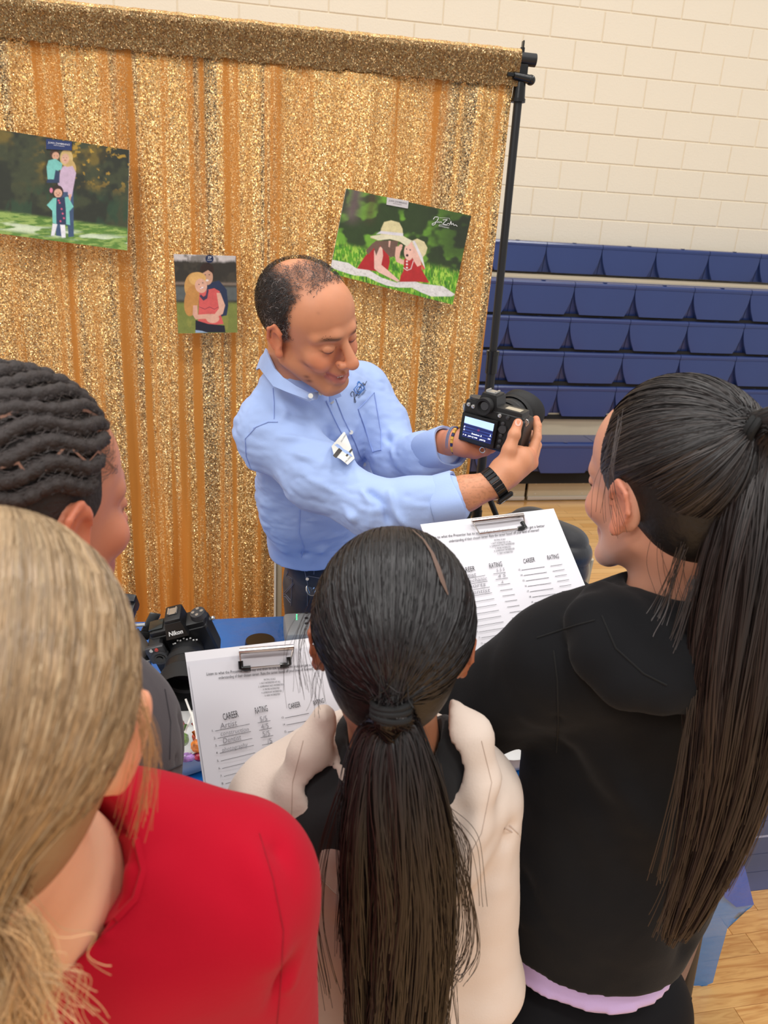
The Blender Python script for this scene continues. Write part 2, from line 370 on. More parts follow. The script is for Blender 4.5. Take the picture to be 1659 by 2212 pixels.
NAVY = mat('navy_moulded_plastic', (40, 58, 112), 0.3, coat=0.3, var=0.05, vscale=3, spec=0.45)
NAVYD = mat('navy_plastic_recess', (36, 50, 100), 0.5)
BEIGE = mat('beige_painted_steel', (196, 182, 155), 0.5, var=0.05, vscale=5)
DARK = mat('black_gap', (10, 10, 12), 0.8)
ble = thing('bleachers', 'folded stack of navy moulded plastic bleachers against the cream block wall', 'bleachers')
SW, SH = 0.4572, 0.222
def seat_mesh():
    mb = MB(); bm = mb.bm; hw = SW / 2 - 0.0022
    # rounded seat lip: profile in (y, z), swept across the width
    prof = [(0.26, 0.0), (0.05, 0.0), (0.02, -0.001), (0.006, -0.006), (0.0, -0.018), (0.002, -0.034), (0.012, -0.04), (0.03, -0.04), (0.26, -0.03)]
    A = [bm.verts.new((-hw, y, z)) for y, z in prof]; B = [bm.verts.new((hw, y, z)) for y, z in prof]; n = len(prof)
    for i in range(n): bm.faces.new((A[i], A[(i + 1) % n], B[(i + 1) % n], B[i]))
    bm.faces.new(A[::-1]); bm.faces.new(B)
    # shield shaped front panel, narrowing to the bottom, bulging a little
    K = 9; rows = []
    for i in range(K):
        s = i / (K - 1); ww = hw - 0.056 * s ** 1.9; z = -0.036 - s * (SH - 0.036); y = 0.002 - 0.004 * s
        rows.append([bm.verts.new((x * ww, y + 0.006 * abs(x) ** 6 + (0.02 + 0.05 * s if back else 0), z)) for back, xs in ((0, (-1, -0.93, -0.4, 0.4, 0.93, 1)), (1, (1, -1))) for x in xs])
    for a, b in zip(rows, rows[1:]):
        for k in range(8): bm.faces.new((a[k], a[(k + 1) % 8], b[(k + 1) % 8], b[k]))
    bm.faces.new(rows[0][::-1]); bm.faces.new(rows[-1])
    mb.prism([(-hw, 0.014, -0.034), (-hw, 0.05, -SH), (-hw, 0.06, -SH), (-hw, 0.024, -0.034)], (2 * hw, 0, 0))
    mb.cyl((0, 0.028, 0.0002), (0, 0.028, 0.0022), 0.017, n=14)
    return mb
sm = None
ROWS = [(5.85, 1.843, 2.35), (5.2, 1.593, 2.33), (5.2, 1.354, 2.33), (5.2, 1.114, 2.315), (5.2, 0.868, 2.30), (5.0, 0.494, 2.33)]
for ri, (Y, Z, J) in enumerate(ROWS):
    k = 0; x = J + SW / 2 - SW * 5
    if ri == 5:
        jx = ray(1289, 957); x = jx[0] / jx[1] * 5.0 + SW / 2 - SW * 5
    while x < 5.3:
        if sm is None: o = seat_mesh().build('seat_module', NAVY, ble, True, 0.5); sm = o.data
        else: o = bpy.data.objects.new('seat_module', sm); C.objects.link(o); o.parent = ble
        o.location = (x, Y, Z); x += SW
MB().box((2.7, 5.65, 1.598), (5.6, 0.5, 0.012)).box((2.7, 5.255, 0.575), (5.6, 0.02, 0.17)).build('deck_panel', BEIGE, ble, False)
g = MB()
for (Y, Z, J) in ROWS[1:5]: g.box((2.7, Y + 0.05, Z - SH - 0.012), (5.6, 0.06, 0.03))
g.box((2.7, 5.35, 0.8), (5.6, 0.14, 1.5)).box((2.7, 5.25, 0.21), (5.6, 0.3, 0.1)); g.build('frame', DARK, ble, False)
xg = ray(1137, 1060); xg = xg[0] / xg[1] * 5.19
for a, b in ((0.1, xg - 0.012), (xg + 0.012, 5.4)):
    kp = MB().box(((a + b) / 2, 5.2, 0.088), (b - a, 0.02, 0.15)).build('kick_panel', BEIGE, ble, False)
    MB().box(((a + b) / 2, 5.185, 0.017), (b - a, 0.012, 0.028), bevel=0.003).build('rub_rail', mat('bright_aluminium', (215, 212, 205), 0.3, 0.6), kp, False)
    MB().box(((a + b) / 2, 5.186, 0.158), (b - a, 0.01, 0.01), bevel=0.002).build('top_lip', mat('bright_aluminium', (215, 212, 205)), kp, False)
    x = a + 0.06
    while x < min(b, 3.2):
        for z in (0.05, 0.13): MB().sph((x, 5.19, z), (0.006, 0.003, 0.006), n=8).build('rivet', mat('bright_aluminium', (215, 212, 205)), kp)
        x += 0.19

# ================================================================ sequin backdrop
YB = 2.55
def sequin_mat(name='gold_sequins', dark=0.0):
    m = bpy.data.materials.new(name); m.use_nodes = True; nt = m.node_tree; b = nt.nodes['Principled BSDF']; L = nt.links; N = nt.nodes.new
    tc = N('ShaderNodeTexCoord'); vo = N('ShaderNodeTexVoronoi'); vo.inputs['Scale'].default_value = 320; L.new(tc.outputs['Object'], vo.inputs['Vector'])
    ge = N('ShaderNodeNewGeometry'); sb = N('ShaderNodeVectorMath'); sb.operation = 'SUBTRACT'; sb.inputs[1].default_value = (0.5, 0.5, 0.5); L.new(vo.outputs['Color'], sb.inputs[0])
    s2 = N('ShaderNodeVectorMath'); s2.operation = 'SCALE'; s2.inputs['Scale'].default_value = 1.15; L.new(sb.outputs[0], s2.inputs[0])
    ad = N('ShaderNodeVectorMath'); L.new(ge.outputs['Normal'], ad.inputs[0]); L.new(s2.outputs[0], ad.inputs[1])
    no = N('ShaderNodeVectorMath'); no.operation = 'NORMALIZE'; L.new(ad.outputs[0], no.inputs[0])
    # bare cloth in the valleys: vertical bands from the mesh attribute, roughened by noise
    at = N('ShaderNodeAttribute'); at.attribute_name = 'Col'; sx = N('ShaderNodeSeparateXYZ'); L.new(at.outputs['Vector'], sx.inputs[0])
    nz = N('ShaderNodeTexNoise'); nz.inputs['Scale'].default_value = 260; nz.inputs['Detail'].default_value = 3; L.new(tc.outputs['Object'], nz.inputs['Vector'])
    a2 = N('ShaderNodeMath'); a2.operation = 'ADD'; L.new(sx.outputs[0], a2.inputs[0]); L.new(nz.outputs['Fac'], a2.inputs[1])
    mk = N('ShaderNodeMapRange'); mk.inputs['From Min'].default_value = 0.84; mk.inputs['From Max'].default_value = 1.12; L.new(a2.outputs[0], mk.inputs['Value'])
    a3 = N('ShaderNodeMath'); a3.operation = 'ADD'; L.new(sx.outputs[1], a3.inputs[0]); L.new(nz.outputs['Fac'], a3.inputs[1])
    mg = N('ShaderNodeMapRange'); mg.inputs['From Min'].default_value = 0.9; mg.inputs['From Max'].default_value = 1.1; L.new(a3.outputs[0], mg.inputs['Value'])
    sc3 = N('ShaderNodeSeparateXYZ'); L.new(vo.outputs['Color'], sc3.inputs[0])
    r = N('ShaderNodeValToRGB'); e = r.color_ramp.elements; e[0].position = 0.0; e[1].position = 1.0
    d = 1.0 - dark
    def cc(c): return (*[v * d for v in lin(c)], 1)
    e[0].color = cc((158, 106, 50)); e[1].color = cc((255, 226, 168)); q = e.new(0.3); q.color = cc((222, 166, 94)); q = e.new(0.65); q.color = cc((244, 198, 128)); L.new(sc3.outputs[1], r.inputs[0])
    mx = N('ShaderNodeMix'); mx.data_type = 'RGBA'; L.new(mg.outputs[0], mx.inputs[0]); L.new(r.outputs[0], mx.inputs[6]); 
    r2 = N('ShaderNodeValToRGB'); r2.color_ramp.elements[0].color = (*lin((70, 62, 52)), 1); r2.color_ramp.elements[1].color = (*lin((205, 180, 135)), 1); L.new(sc3.outputs[2], r2.inputs[0]); L.new(r2.outputs[0], mx.inputs[7])
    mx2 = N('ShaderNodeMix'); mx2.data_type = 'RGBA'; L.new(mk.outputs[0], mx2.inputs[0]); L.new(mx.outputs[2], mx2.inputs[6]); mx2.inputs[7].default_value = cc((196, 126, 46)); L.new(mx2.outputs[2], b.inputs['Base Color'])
    iv = N('ShaderNodeMapRange'); iv.inputs['To Min'].default_value = 0.5; iv.inputs['To Max'].default_value = 0.05; L.new(mk.outputs[0], iv.inputs['Value']); L.new(iv.outputs[0], b.inputs['Metallic'])
    iv2 = N('ShaderNodeMapRange'); iv2.inputs['To Min'].default_value = 0.3; iv2.inputs['To Max'].default_value = 0.8; L.new(mk.outputs[0], iv2.inputs['Value']); L.new(iv2.outputs[0], b.inputs['Roughness'])
    mn = N('ShaderNodeMix'); mn.data_type = 'VECTOR'; L.new(mk.outputs[0], mn.inputs[0]); L.new(no.outputs[0], mn.inputs[4]); L.new(ge.outputs['Normal'], mn.inputs[5]); L.new(mn.outputs[1], b.inputs['Normal'])
    return m
bd = thing('sequin_backdrop', 'gold sequin curtain hanging from a black crossbar behind the man in the blue shirt', 'backdrop')
nx, nz = 620, 130; U, W_ = np.meshgrid(np.linspace(0, 1, nx), np.linspace(0, 1, nz), indexing='ij'); ZT = 2.36
fx = -1.75 + U * 2.605; ctr = -0.4
X = ctr + (fx - ctr) * (1 - 0.02 * W_) - 0.03 * W_ * sst(U, 0.8, 1.0); X = X + 0.10 * W_ ** 1.5 * np.sin(U * 9) * 0.25
ph = U * 2.6
q3 = np.stack([ph.ravel() * 16, W_.ravel() * 1.3, np.zeros(nx * nz)], 1)
f1 = fbm(q3, 4, 3.0).reshape(nx, nz); f2 = fbm(q3 * [0.35, 1.0, 1] + 9, 3, 8.0).reshape(nx, nz)
fold = (f1 - 0.5) * (0.035 + 0.05 * W_) + (f2 - 0.5) * (0.03 + 0.10 * W_)
Yc = YB + fold * sst(W_, 0.0, 0.05)
Zc = ZT - 0.02 - W_ * (ZT - 0.03)
V = np.stack([X, Yc, Zc], 2).reshape(-1, 3); I = np.arange(nx * nz).reshape(nx, nz); Q = np.stack([I[:-1, :-1], I[1:, :-1], I[1:, 1:], I[:-1, 1:]], 2).reshape(-1, 4)
b1 = fbm(np.stack([ph.ravel() * 30, W_.ravel() * 1.1, np.ones(nx * nz)], 1), 3, 21.0).reshape(nx, nz)
b2 = fbm(np.stack([ph.ravel() * 17 + 3, W_.ravel() * 0.9, np.ones(nx * nz)], 1), 3, 33.0).reshape(nx, nz)
b3 = fbm(np.stack([ph.ravel() * 60 + 5, W_.ravel() * 2.2, np.ones(nx * nz)], 1), 3, 51.0).reshape(nx, nz)
cr = (sst(b1 * 0.55 + b3 * 0.45, 0.46, 0.72) * 1.1 - 0.25) * (0.40 + 0.32 * sst(W_, 0.15, 0.7)) + 0.27 + 0.20 * sst(W_, 0.2, 0.9) + 0.10 * sst(f1, 0.5, 0.7); cg = sst(b2, 0.5, 0.68) * (0.55 - 0.1 * W_)  # more orange low down: bare cloth plus the floor's warm reflection painted in
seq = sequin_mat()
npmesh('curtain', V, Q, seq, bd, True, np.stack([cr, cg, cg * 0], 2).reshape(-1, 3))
# gathered rod pocket: a rounded sleeve over the bar and a double layer below, its shade painted into the colour
K = 30; pr = [(-0.027 * math.cos(a), 0.026 * math.sin(a)) for a in np.linspace(-0.4, math.pi + 0.6, 14)]
pr = [(-0.010, -0.078), (-0.014, -0.05)] + pr
nu = 520; U2 = np.linspace(0, 1, nu); V2 = []
ga = fbm(np.stack([U2 * 110, U2 * 0, U2 * 0], 1), 3, 5.0) - 0.5
for (y, z) in pr:
    sc_ = 1 + ga * 0.5; V2.append(np.stack([-1.75 + U2 * 2.612, YB + y * sc_ - 0.004 + ga * 0.012 * (z < -0.03), ZT + z * (1 + ga * 0.15)], 1))
V2 = np.stack(V2, 1).reshape(-1, 3); I = np.arange(nu * len(pr)).reshape(nu, len(pr)); Q = np.stack([I[:-1, :-1], I[1:, :-1], I[1:, 1:], I[:-1, 1:]], 2).reshape(-1, 4)
Qr = Q.reshape(nu - 1, len(pr) - 1, 4); npmesh('header_band', V2, Qr[:, :5].reshape(-1, 4), sequin_mat('shaded_gold_sequins', 0.68), bd, True, np.zeros((len(V2), 3)) + [0.30, 0.1, 0])
npmesh('rod_pocket', V2, Qr[:, 5:].reshape(-1, 4), sequin_mat('gold_sequins_rim', 0.12), bd, True, np.zeros((len(V2), 3)) + [0.05, 0.3, 0])
BLK = mat('black_powder_coat', (22, 22, 24), 0.4, bump=0.05)
BLKG = mat('black_gloss_plastic', (14, 14, 15), 0.25)
st = bd
PX = YB * 0.3425; PY = YB
cb = MB().cyl((-1.9, PY, ZT), (PX - 0.012, PY, ZT), 0.0165).cyl((PX - 0.012, PY, ZT), (PX + 0.042, PY - 0.002, ZT - 0.001), 0.0185).build('crossbar', BLK, st)
MB().cyl((PX - 0.002, PY, ZT + 0.016), (PX - 0.002, PY, ZT + 0.03), 0.007).box((PX - 0.002, PY, ZT + 0.037), (0.004, 0.018, 0.022), bevel=0.0015).build('wing_bolt', BLKG, cb)
MB().cyl((PX, PY, ZT - 0.11), (PX, PY, ZT - 0.02), 0.0205, 0.016).cyl((PX, PY, ZT - 0.118), (PX, PY, ZT - 0.108), 0.0225).box((PX + 0.002, PY - 0.002, ZT - 0.03), (0.03, 0.03, 0.03), bevel=0.005).cyl((PX - 0.03, PY - 0.02, ZT - 0.05), (PX + 0.028, PY - 0.01, ZT - 0.055), 0.011, 0.013).sph((PX + 0.03, PY - 0.01, ZT - 0.056), 0.015).box((PX - 0.035, PY - 0.02, ZT - 0.048), (0.03, 0.012, 0.011), bevel=0.003).build('clamp', BLKG, st)
MB().cyl((PX, PY, 1.44), (PX, PY, ZT - 0.1), 0.0132).cyl((PX, PY, 0.72), (PX, PY, 1.45), 0.0162).cyl((PX, PY, 0.30), (PX, PY, 0.9), 0.019).build('pole', BLK, st)
MB().cyl((PX, PY, 1.405), (PX, PY, 1.475), 0.0205).cyl((PX, PY, 1.468), (PX, PY, 1.482), 0.0225).build('collar', BLKG, st)
MB().cyl((PX, PY, 0.95), (PX, PY, 1.01), 0.024).build('collar', BLKG, st)
for a in (-0.25, 1.84, 3.94):
    e = Vector((PX + 0.5 * math.cos(a), PY + 0.5 * math.sin(a) * 0.9, 0.015)); hp = Vector((PX + 0.02 * math.cos(a), PY + 0.02 * math.sin(a), 0.99))
    lg = MB().cyl(hp, e, 0.0105).build('leg', BLK, st); MB().cyl(e + Vector((0, 0, 0.02)), e - Vector((0, 0, 0.015)), 0.013).build('rubber_foot', BLKG, lg)
    MB().cyl((PX, PY, 0.35), hp.lerp(e, 0.5), 0.006).build('brace', BLK, st)

# ---------------------------------------------------------------- photographic prints pinned on the curtain
class Paint:
    """an image worked out on the corners of a fine mesh; coordinates are those of the picture's own sheet"""
    def __init__(s, tl, tr, br, bl, nu, nv, Y):
        s.c = [np.array(p, float) for p in (tl, tr, br, bl)]; u, v = np.meshgrid(np.linspace(0, 1, nu), np.linspace(0, 1, nv), indexing='ij'); s.u, s.v = u.ravel(), v.ravel(); s.nu, s.nv = nu, nv
        bil = lambda A, B, D, E_: (A * (1 - s.u)[:, None] + B * s.u[:, None]) * (1 - s.v)[:, None] + (E_ * (1 - s.u)[:, None] + D * s.u[:, None]) * s.v[:, None]
        s.p = bil(*s.c); W = [atY(*p, Y) for p in s.c]; s.W = bil(*W); s.col = np.zeros((len(s.u), 3)); s.px = np.linalg.norm(s.c[1] - s.c[0]) / nu
    def fill(s, f): s.col = f; return s
    def mask(s, d, soft=1.0): return np.clip(0.5 - d / (soft * s.px), 0, 1)
    def put(s, t, c): s.col = mixc(s.col, lin(c), t); return s
    def ell(s, cx, cy, rx, ry, c, ang=0.0, soft=1.0):
        a = math.radians(ang); x = s.p[:, 0] - cx; y = s.p[:, 1] - cy; X = (x * math.cos(a) + y * math.sin(a)) / rx; Y = (-x * math.sin(a) + y * math.cos(a)) / ry
        return s.put(s.mask((np.sqrt(X * X + Y * Y) - 1) * min(rx, ry), soft), c)
    def poly(s, pts, c, soft=1.0):
        pts = np.array(pts, float); x, y = s.p.T; d = np.full(len(x), 1e9); ins = np.zeros(len(x), bool)
        for a, b in zip(pts, np.roll(pts, -1, 0)):
            e = b - a; t = np.clip(((x - a[0]) * e[0] + (y - a[1]) * e[1]) / (e @ e + 1e-9), 0, 1); d = np.minimum(d, np.hypot(x - a[0] - t * e[0], y - a[1] - t * e[1]))
            ins ^= ((a[1] > y) != (b[1] > y)) & (x < (b[0] - a[0]) * (y - a[1]) / (b[1] - a[1] + 1e-12) + a[0])
        return s.put(s.mask(np.where(ins, -d, d), soft), c)
    def line(s, pts, wd, c):
        x, y = s.p.T; d = np.full(len(x), 1e9)
        for a, b in zip(pts, pts[1:]):
            a = np.array(a, float); e = np.array(b, float) - a; t = np.clip(((x - a[0]) * e[0] + (y - a[1]) * e[1]) / (e @ e + 1e-9), 0, 1); d = np.minimum(d, np.hypot(x - a[0] - t * e[0], y - a[1] - t * e[1]))
        return s.put(s.mask(d - wd / 2), c)
    def noise(s, sx, sy, seed=0.0, o=3): return fbm(np.stack([s.p[:, 0] * sx, s.p[:, 1] * sy, np.zeros(len(s.u)) + seed], 1), o, seed)
    def build(s, name, label, group=None):
        th = thing(name, label, 'photograph', group); I = np.arange(s.nu * s.nv).reshape(s.nu, s.nv); Q = np.stack([I[:-1, :-1], I[:-1, 1:], I[1:, 1:], I[1:, :-1]], 2).reshape(-1, 4)
        s.col = np.clip(s.col * (0.86 + 0.28 * s.noise(.12, .12, 31, 4))[:, None] * (0.94 + 0.12 * s.noise(.7, .7, 37, 1))[:, None], 0, 1)
        bow = (s.v - 0.2) ** 2 * -0.006; s.W = s.W + np.stack([0 * bow, bow, 0 * bow], 1)
        npmesh('print', s.W, Q, mat('glossy_photo_print', (255, 255, 255), 0.35, attr=True, coat=0.15), th, True, s.col)
        c = [s.W[I[0, 0]], s.W[I[-1, 0]], s.W[I[-1, -1]], s.W[I[0, -1]]]
        MB().prism([p + np.array([0, 0.0045, 0]) for p in c], (0, 0.0016, 0)).build('backing_board', mat('white_board', (235, 232, 225), 0.7), th, False); return th
def ptag(th, name, pts, rgb, Y, txt, tcol, rad=0.0):
    o = MB().prism([atY(x, y, Y) for x, y in pts], (0, 0.004, 0)).build(name, mat('tag_%d' % rgb[0], rgb, 0.4), th, False)
    ink = Ink(lambda x, y: atY(x, y, Y - 0.0008))
    for a in txt: ink.text(*a[:4], **(a[4] if len(a) > 4 else {}))
    ink.build('lettering', mat('tag_ink_%d' % tcol[0], tcol, 0.5), o); return o
YP = 2.475
# family by the wood edge
a = Paint((-62, 271), (279, 324), (275, 541), (-58, 497), 240, 160, YP)
x, y = a.p.T; sk = a.v
g = mixc(np.tile(lin((62, 68, 44)), (len(x), 1)), lin((112, 96, 40)), sst(a.noise(.02, .03, 1), .48, .7) * sst(.55 - sk, 0, .3)); g = mixc(g, lin((34, 38, 30)), sst(a.noise(.03, .03, 4), .45, .65) * .8)
g = mixc(g, lin((190, 150, 50)), sst(a.noise(.09, .11, 6), .6, .72) * sst(.5 - sk, 0, .3) * sst(x, 60, 150) * .8); g = mixc(g, lin((44, 72, 48)), sst(a.noise(.05, .02, 9), .42, .6) * sst(sk, .4, .6) * .8)
gr = mixc(np.tile(lin((92, 132, 52)), (len(x), 1)), lin((150, 176, 90)), sst(a.noise(.06, .3, 12), .4, .65)); gr = mixc(gr, lin((225, 235, 205)), sst(a.noise(.02, .1, 15), .45, .6) * sst(sk, .84, .9) * sst(.98 - sk, 0, .05) * .8)
a.col = g * (1 - sst(sk, .75, .80))[:, None] + gr * sst(sk, .75, .80)[:, None]
S4 = lambda px, py: (px / 2.9625, 260 + py / 2.9625)
def E4(cx, cy, rx, ry, c, ang=0): a.ell(*S4(cx, cy), rx / 2.9625, ry / 2.9625, c, ang)
def P4(pts, c): a.poly([S4(*q) for q in pts], c)
P4([(372, 440), (460, 440), (462, 560), (465, 740), (430, 745), (420, 600), (400, 600), (385, 740), (350, 735), (345, 560)], (62, 84, 116))
E4(415, 235, 42, 52, (214, 184, 120)); E4(445, 290, 30, 48, (205, 172, 108), -20)
P4([(380, 300), (455, 285), (478, 330), (450, 480), (425, 470), (425, 450), (385, 450), (360, 400)], (206, 180, 202)); E4(408, 240, 25, 32, (224, 178, 150)); E4(404, 300, 16, 14, (206, 180, 202))
P4([(430, 465), (448, 465), (440, 515), (430, 510)], (220, 170, 145))
E4(340, 210, 32, 30, (70, 48, 34)); E4(346, 222, 23, 24, (218, 168, 138)); P4([(300, 250), (345, 240), (388, 270), (385, 305), (350, 320), (335, 370), (295, 370), (288, 290)], (126, 200, 190)); P4([(345, 310), (372, 320), (370, 392), (288, 392), (292, 370), (335, 370)], (46, 62, 92))
E4(360, 450, 36, 42, (56, 36, 30)); E4(362, 458, 26, 28, (226, 176, 148)); E4(318, 440, 10, 16, (226, 130, 160))
P4([(350, 485), (405, 485), (425, 560), (432, 668), (330, 655), (350, 560)], (44, 56, 88)); P4([(330, 490), (352, 488), (350, 560), (352, 660), (328, 650), (325, 572), (290, 535)], (126, 202, 190)); P4([(405, 485), (425, 480), (462, 545), (435, 575), (440, 665), (415, 660), (412, 560)], (126, 202, 190))
for q in ((372, 520), (385, 560), (400, 620), (392, 590), (378, 640), (366, 505)): E4(q[0], q[1], 6, 6, (220, 96, 130))
P4([(328, 655), (358, 660), (340, 735), (318, 735)], (236, 234, 238)); P4([(376, 662), (408, 664), (412, 748), (386, 748)], (236, 234, 238))
for q in (-12, 0, 12): E4(362 + q * .9, 462 + abs(q) * -.3, 3, 2.4, (90, 50, 40)) if q else None
E4(362, 470, 8, 3, (150, 60, 60)); E4(407, 250, 7, 3, (176, 80, 80)); E4(396, 234, 2.5, 2, (60, 50, 50)); E4(416, 234, 2.5, 2, (60, 50, 50)); E4(338, 222, 2.5, 2, (50, 40, 40)); E4(356, 222, 2.5, 2, (50, 40, 40))
th = a.build('photo_print', 'large print at left edge of a mother with two girls in teal cardigans')
ptag(th, 'magnet_label', [(99.5, 300), (155, 306), (155, 325), (99.5, 322)], (36, 54, 104), YP - .004, [('JUAN ZAMBRANO', (104, 309.5), (151, 315), 4.2), ('PHOTOGRAPHY', (116, 314.5), (140, 317.5), 2.2)], (235, 235, 240))
# couple
a = Paint((375, 549), (510, 553), (513, 718), (385, 720), 150, 190, YP); sk = a.v
g = np.tile(lin((52, 48, 40)), (len(sk), 1)); g = mixc(g, lin((206, 196, 190)), sst(.07 + .05 * (a.noise(.1, .02, 2) - .3) - sk, -.02, .03)); g = mixc(g, lin((70, 64, 52)), sst(a.noise(.05, .05, 3), .45, .6) * .7)
g = mixc(g, lin((150, 130, 112)), np.exp(-((sk - .36) / .02) ** 2) * .7); g = mixc(g, lin((92, 96, 92)), sst(sk, .38, .42) * sst(.6 - sk, 0, .05)); g = mixc(g, lin((124, 130, 62)), sst(sk, .58, .63)); g = mixc(g, lin((150, 146, 70)), sst(a.noise(.1, .05, 7), .5, .7) * sst(sk, .62, .7) * .6); a.col = g
P4([(1330, 1040), (1400, 1020), (1450, 1080), (1460, 1180), (1450, 1245), (1420, 1250), (1400, 1300), (1330, 1300), (1300, 1100)], (40, 52, 78))
E4(1323, 955, 45, 45, (52, 36, 28)); E4(1325, 1000, 36, 50, (206, 156, 126)); E4(1322, 1020, 12, 6, (240, 225, 215)); P4([(1290, 935), (1330, 915), (1362, 950), (1358, 975), (1330, 955), (1295, 975)], (50, 34, 26))
E4(1245, 1060, 66, 90, (206, 152, 84)); E4(1225, 1150, 46, 100, (196, 138, 74), 8); E4(1262, 1010, 55, 42, (222, 172, 102))
P4([(1275, 1090), (1370, 1070), (1405, 1090), (1400, 1200), (1430, 1300), (1350, 1310), (1265, 1300), (1270, 1200)], (214, 92, 88)); P4([(1275, 1120), (1300, 1150), (1325, 1135), (1335, 1080), (1322, 1080), (1315, 1115), (1300, 1125), (1285, 1110)], (70, 56, 80))
E4(1285, 1055, 38, 46, (226, 172, 146), -15); P4([(1385, 1100), (1410, 1100), (1440, 1180), (1425, 1235), (1380, 1260), (1370, 1240), (1400, 1200)], (222, 170, 146)); P4([(1235, 1180), (1262, 1180), (1265, 1240), (1340, 1235), (1350, 1265), (1250, 1270), (1232, 1240)], (222, 168, 144)); E4(1360, 1265, 42, 30, (222, 170, 146))
a.line([S4(1275, 1190), S4(1310, 1205), S4(1340, 1190), S4(1370, 1205), S4(1398, 1190)], 1.0, (90, 40, 60)); P4([(1250, 1275), (1330, 1300), (1436, 1310), (1442, 1356), (1250, 1356)], (32, 34, 46)); P4([(1250, 1340), (1290, 1345), (1330, 1358), (1250, 1358)], (150, 170, 195))
E4(1272, 1046, 4, 3, (60, 40, 40)); E4(1296, 1036, 4, 3, (60, 40, 40)); E4(1292, 1068, 12, 5, (246, 232, 228), -20); a.line([S4(1279, 1062), S4(1292, 1075), S4(1305, 1062)], .7, (180, 70, 70)); E4(1312, 985, 4, 3, (50, 36, 30)); E4(1338, 985, 4, 3, (50, 36, 30))
th = a.build('photo_print', 'small upright print of an embracing couple left of the man')
ptag(th, 'magnet_label', [(452.5 + 8.6 * math.cos(t), 559 + 8.6 * math.sin(t)) for t in np.linspace(0, 6.28, 20)[:-1]], (26, 40, 74), YP - .004, [('ZP', (448.5, 558.5), (457, 558.5), 5), ('PHOTO', (447.5, 563), (457.5, 563), 2)], (240, 240, 240))
# two babies in sun hats
a = Paint((748, 407), (1018, 466), (977, 658), (712, 590), 225, 158, YP); x, y = a.p.T; sk = a.v
S5 = lambda px, py: (680 + px / 4.608, 390 + py / 4.608)
def E5(cx, cy, rx, ry, c, ang=0): a.ell(*S5(cx, cy), rx / 4.608, ry / 4.608, c, ang)
def P5(pts, c): a.poly([S5(*q) for q in pts], c)
g = np.tile(lin((48, 66, 30)), (len(x), 1)); g = mixc(g, lin((112, 164, 50)), sst(a.noise(.03, .035, 5), .47, .65)); g = mixc(g, lin((36, 42, 28)), sst(x, 880, 980) * sst(.7 - sk, 0, .3) * .75); g = mixc(g, lin((104, 88, 84)), np.exp(-((x + .2 * y - 852) / 17) ** 2) * sst(.45 - sk, 0, .2)); g = mixc(g, lin((84, 64, 46)), np.exp(-((x + .2 * y - 890) / 12) ** 2) * sst(.4 - sk, 0, .2) * .7)
gr = mixc(np.tile(lin((92, 158, 32)), (len(x), 1)), lin((168, 206, 74)), sst(a.noise(.35, .12, 11), .45, .65)); gr = mixc(gr, lin((48, 104, 26)), sst(a.noise(.4, .1, 14), .52, .7) * .8); t = sst(sk, .58, .68)[:, None]; a.col = g * (1 - t) + gr * t
P5([(150, 780), (330, 815), (400, 865), (520, 880), (650, 960), (800, 1010), (930, 975), (1050, 1020), (1270, 1045), (1395, 1130), (1360, 1150), (1150, 1150), (1050, 1110), (950, 1060), (820, 1060), (700, 1040), (600, 1000), (500, 950), (380, 940), (240, 895), (150, 860)], (226, 220, 214))
a.put(sst(a.noise(.3, .3, 18), .55, .7) * ((np.abs(a.col[:, 0] - lin((226, 220, 214))[0]) < .05)) * .35, (170, 160, 152))
P5([(410, 870), (480, 760), (560, 660), (640, 620), (720, 690), (735, 800), (715, 890), (600, 895)], (178, 36, 38)); P5([(580, 690), (660, 640), (668, 740), (650, 830), (720, 890), (830, 990), (810, 1003), (620, 905), (580, 870)], (236, 190, 172))
P5([(560, 620), (600, 590), (820, 590), (800, 740), (740, 755), (690, 700), (640, 640), (600, 740), (580, 660), (520, 730), (500, 690)], (112, 84, 70)); P5([(725, 590), (745, 590), (735, 655), (722, 650)], (226, 176, 156))
P5([(795, 650), (830, 640), (860, 660), (840, 700), (830, 760), (890, 790), (870, 830), (800, 800), (785, 740)], (232, 180, 158))
P5([(880, 770), (960, 760), (1060, 800), (1050, 870), (1130, 1010), (1000, 1000), (830, 1002), (840, 940), (865, 900)], (182, 38, 38)); E5(925, 700, 48, 85, (238, 188, 168)); P5([(900, 610), (960, 600), (1000, 680), (1040, 760), (1050, 830), (1010, 848), (975, 790), (930, 680)], (236, 186, 166)); a.line([S5(870, 860), S5(905, 885), S5(945, 870), S5(970, 790)], 1.3, (236, 226, 216))
for q in (795, 825, 858): E5(905, q, 9, 9, (240, 232, 222))
E5(908, 735, 13, 13, (60, 24, 26)); E5(938, 680, 8, 7, (40, 40, 60)); E5(902, 672, 6, 6, (40, 40, 60)); P5([(1050, 835), (1080, 830), (1088, 870), (1060, 880)], (214, 84, 70)); E5(845, 640, 18, 16, (232, 180, 158))
P5([(650, 470), (680, 405), (750, 388), (830, 410), (862, 470), (868, 540), (900, 560), (950, 600), (905, 645), (840, 600), (740, 572), (620, 585), (545, 560), (545, 545), (645, 530)], (222, 208, 156)); P5([(648, 492), (868, 515), (868, 545), (645, 520), (600, 525)], (222, 216, 218)); P5([(545, 545), (645, 530), (868, 545), (960, 590), (905, 645), (830, 590), (740, 572), (620, 585)], (228, 220, 186))
P5([(955, 590), (1010, 568), (1080, 600), (1112, 660), (1095, 720), (1065, 755), (1090, 870), (1050, 800), (1010, 700), (965, 630)], (220, 206, 158)); P5([(960, 592), (985, 590), (1060, 745), (1088, 868), (1050, 790), (1010, 700)], (226, 220, 222))
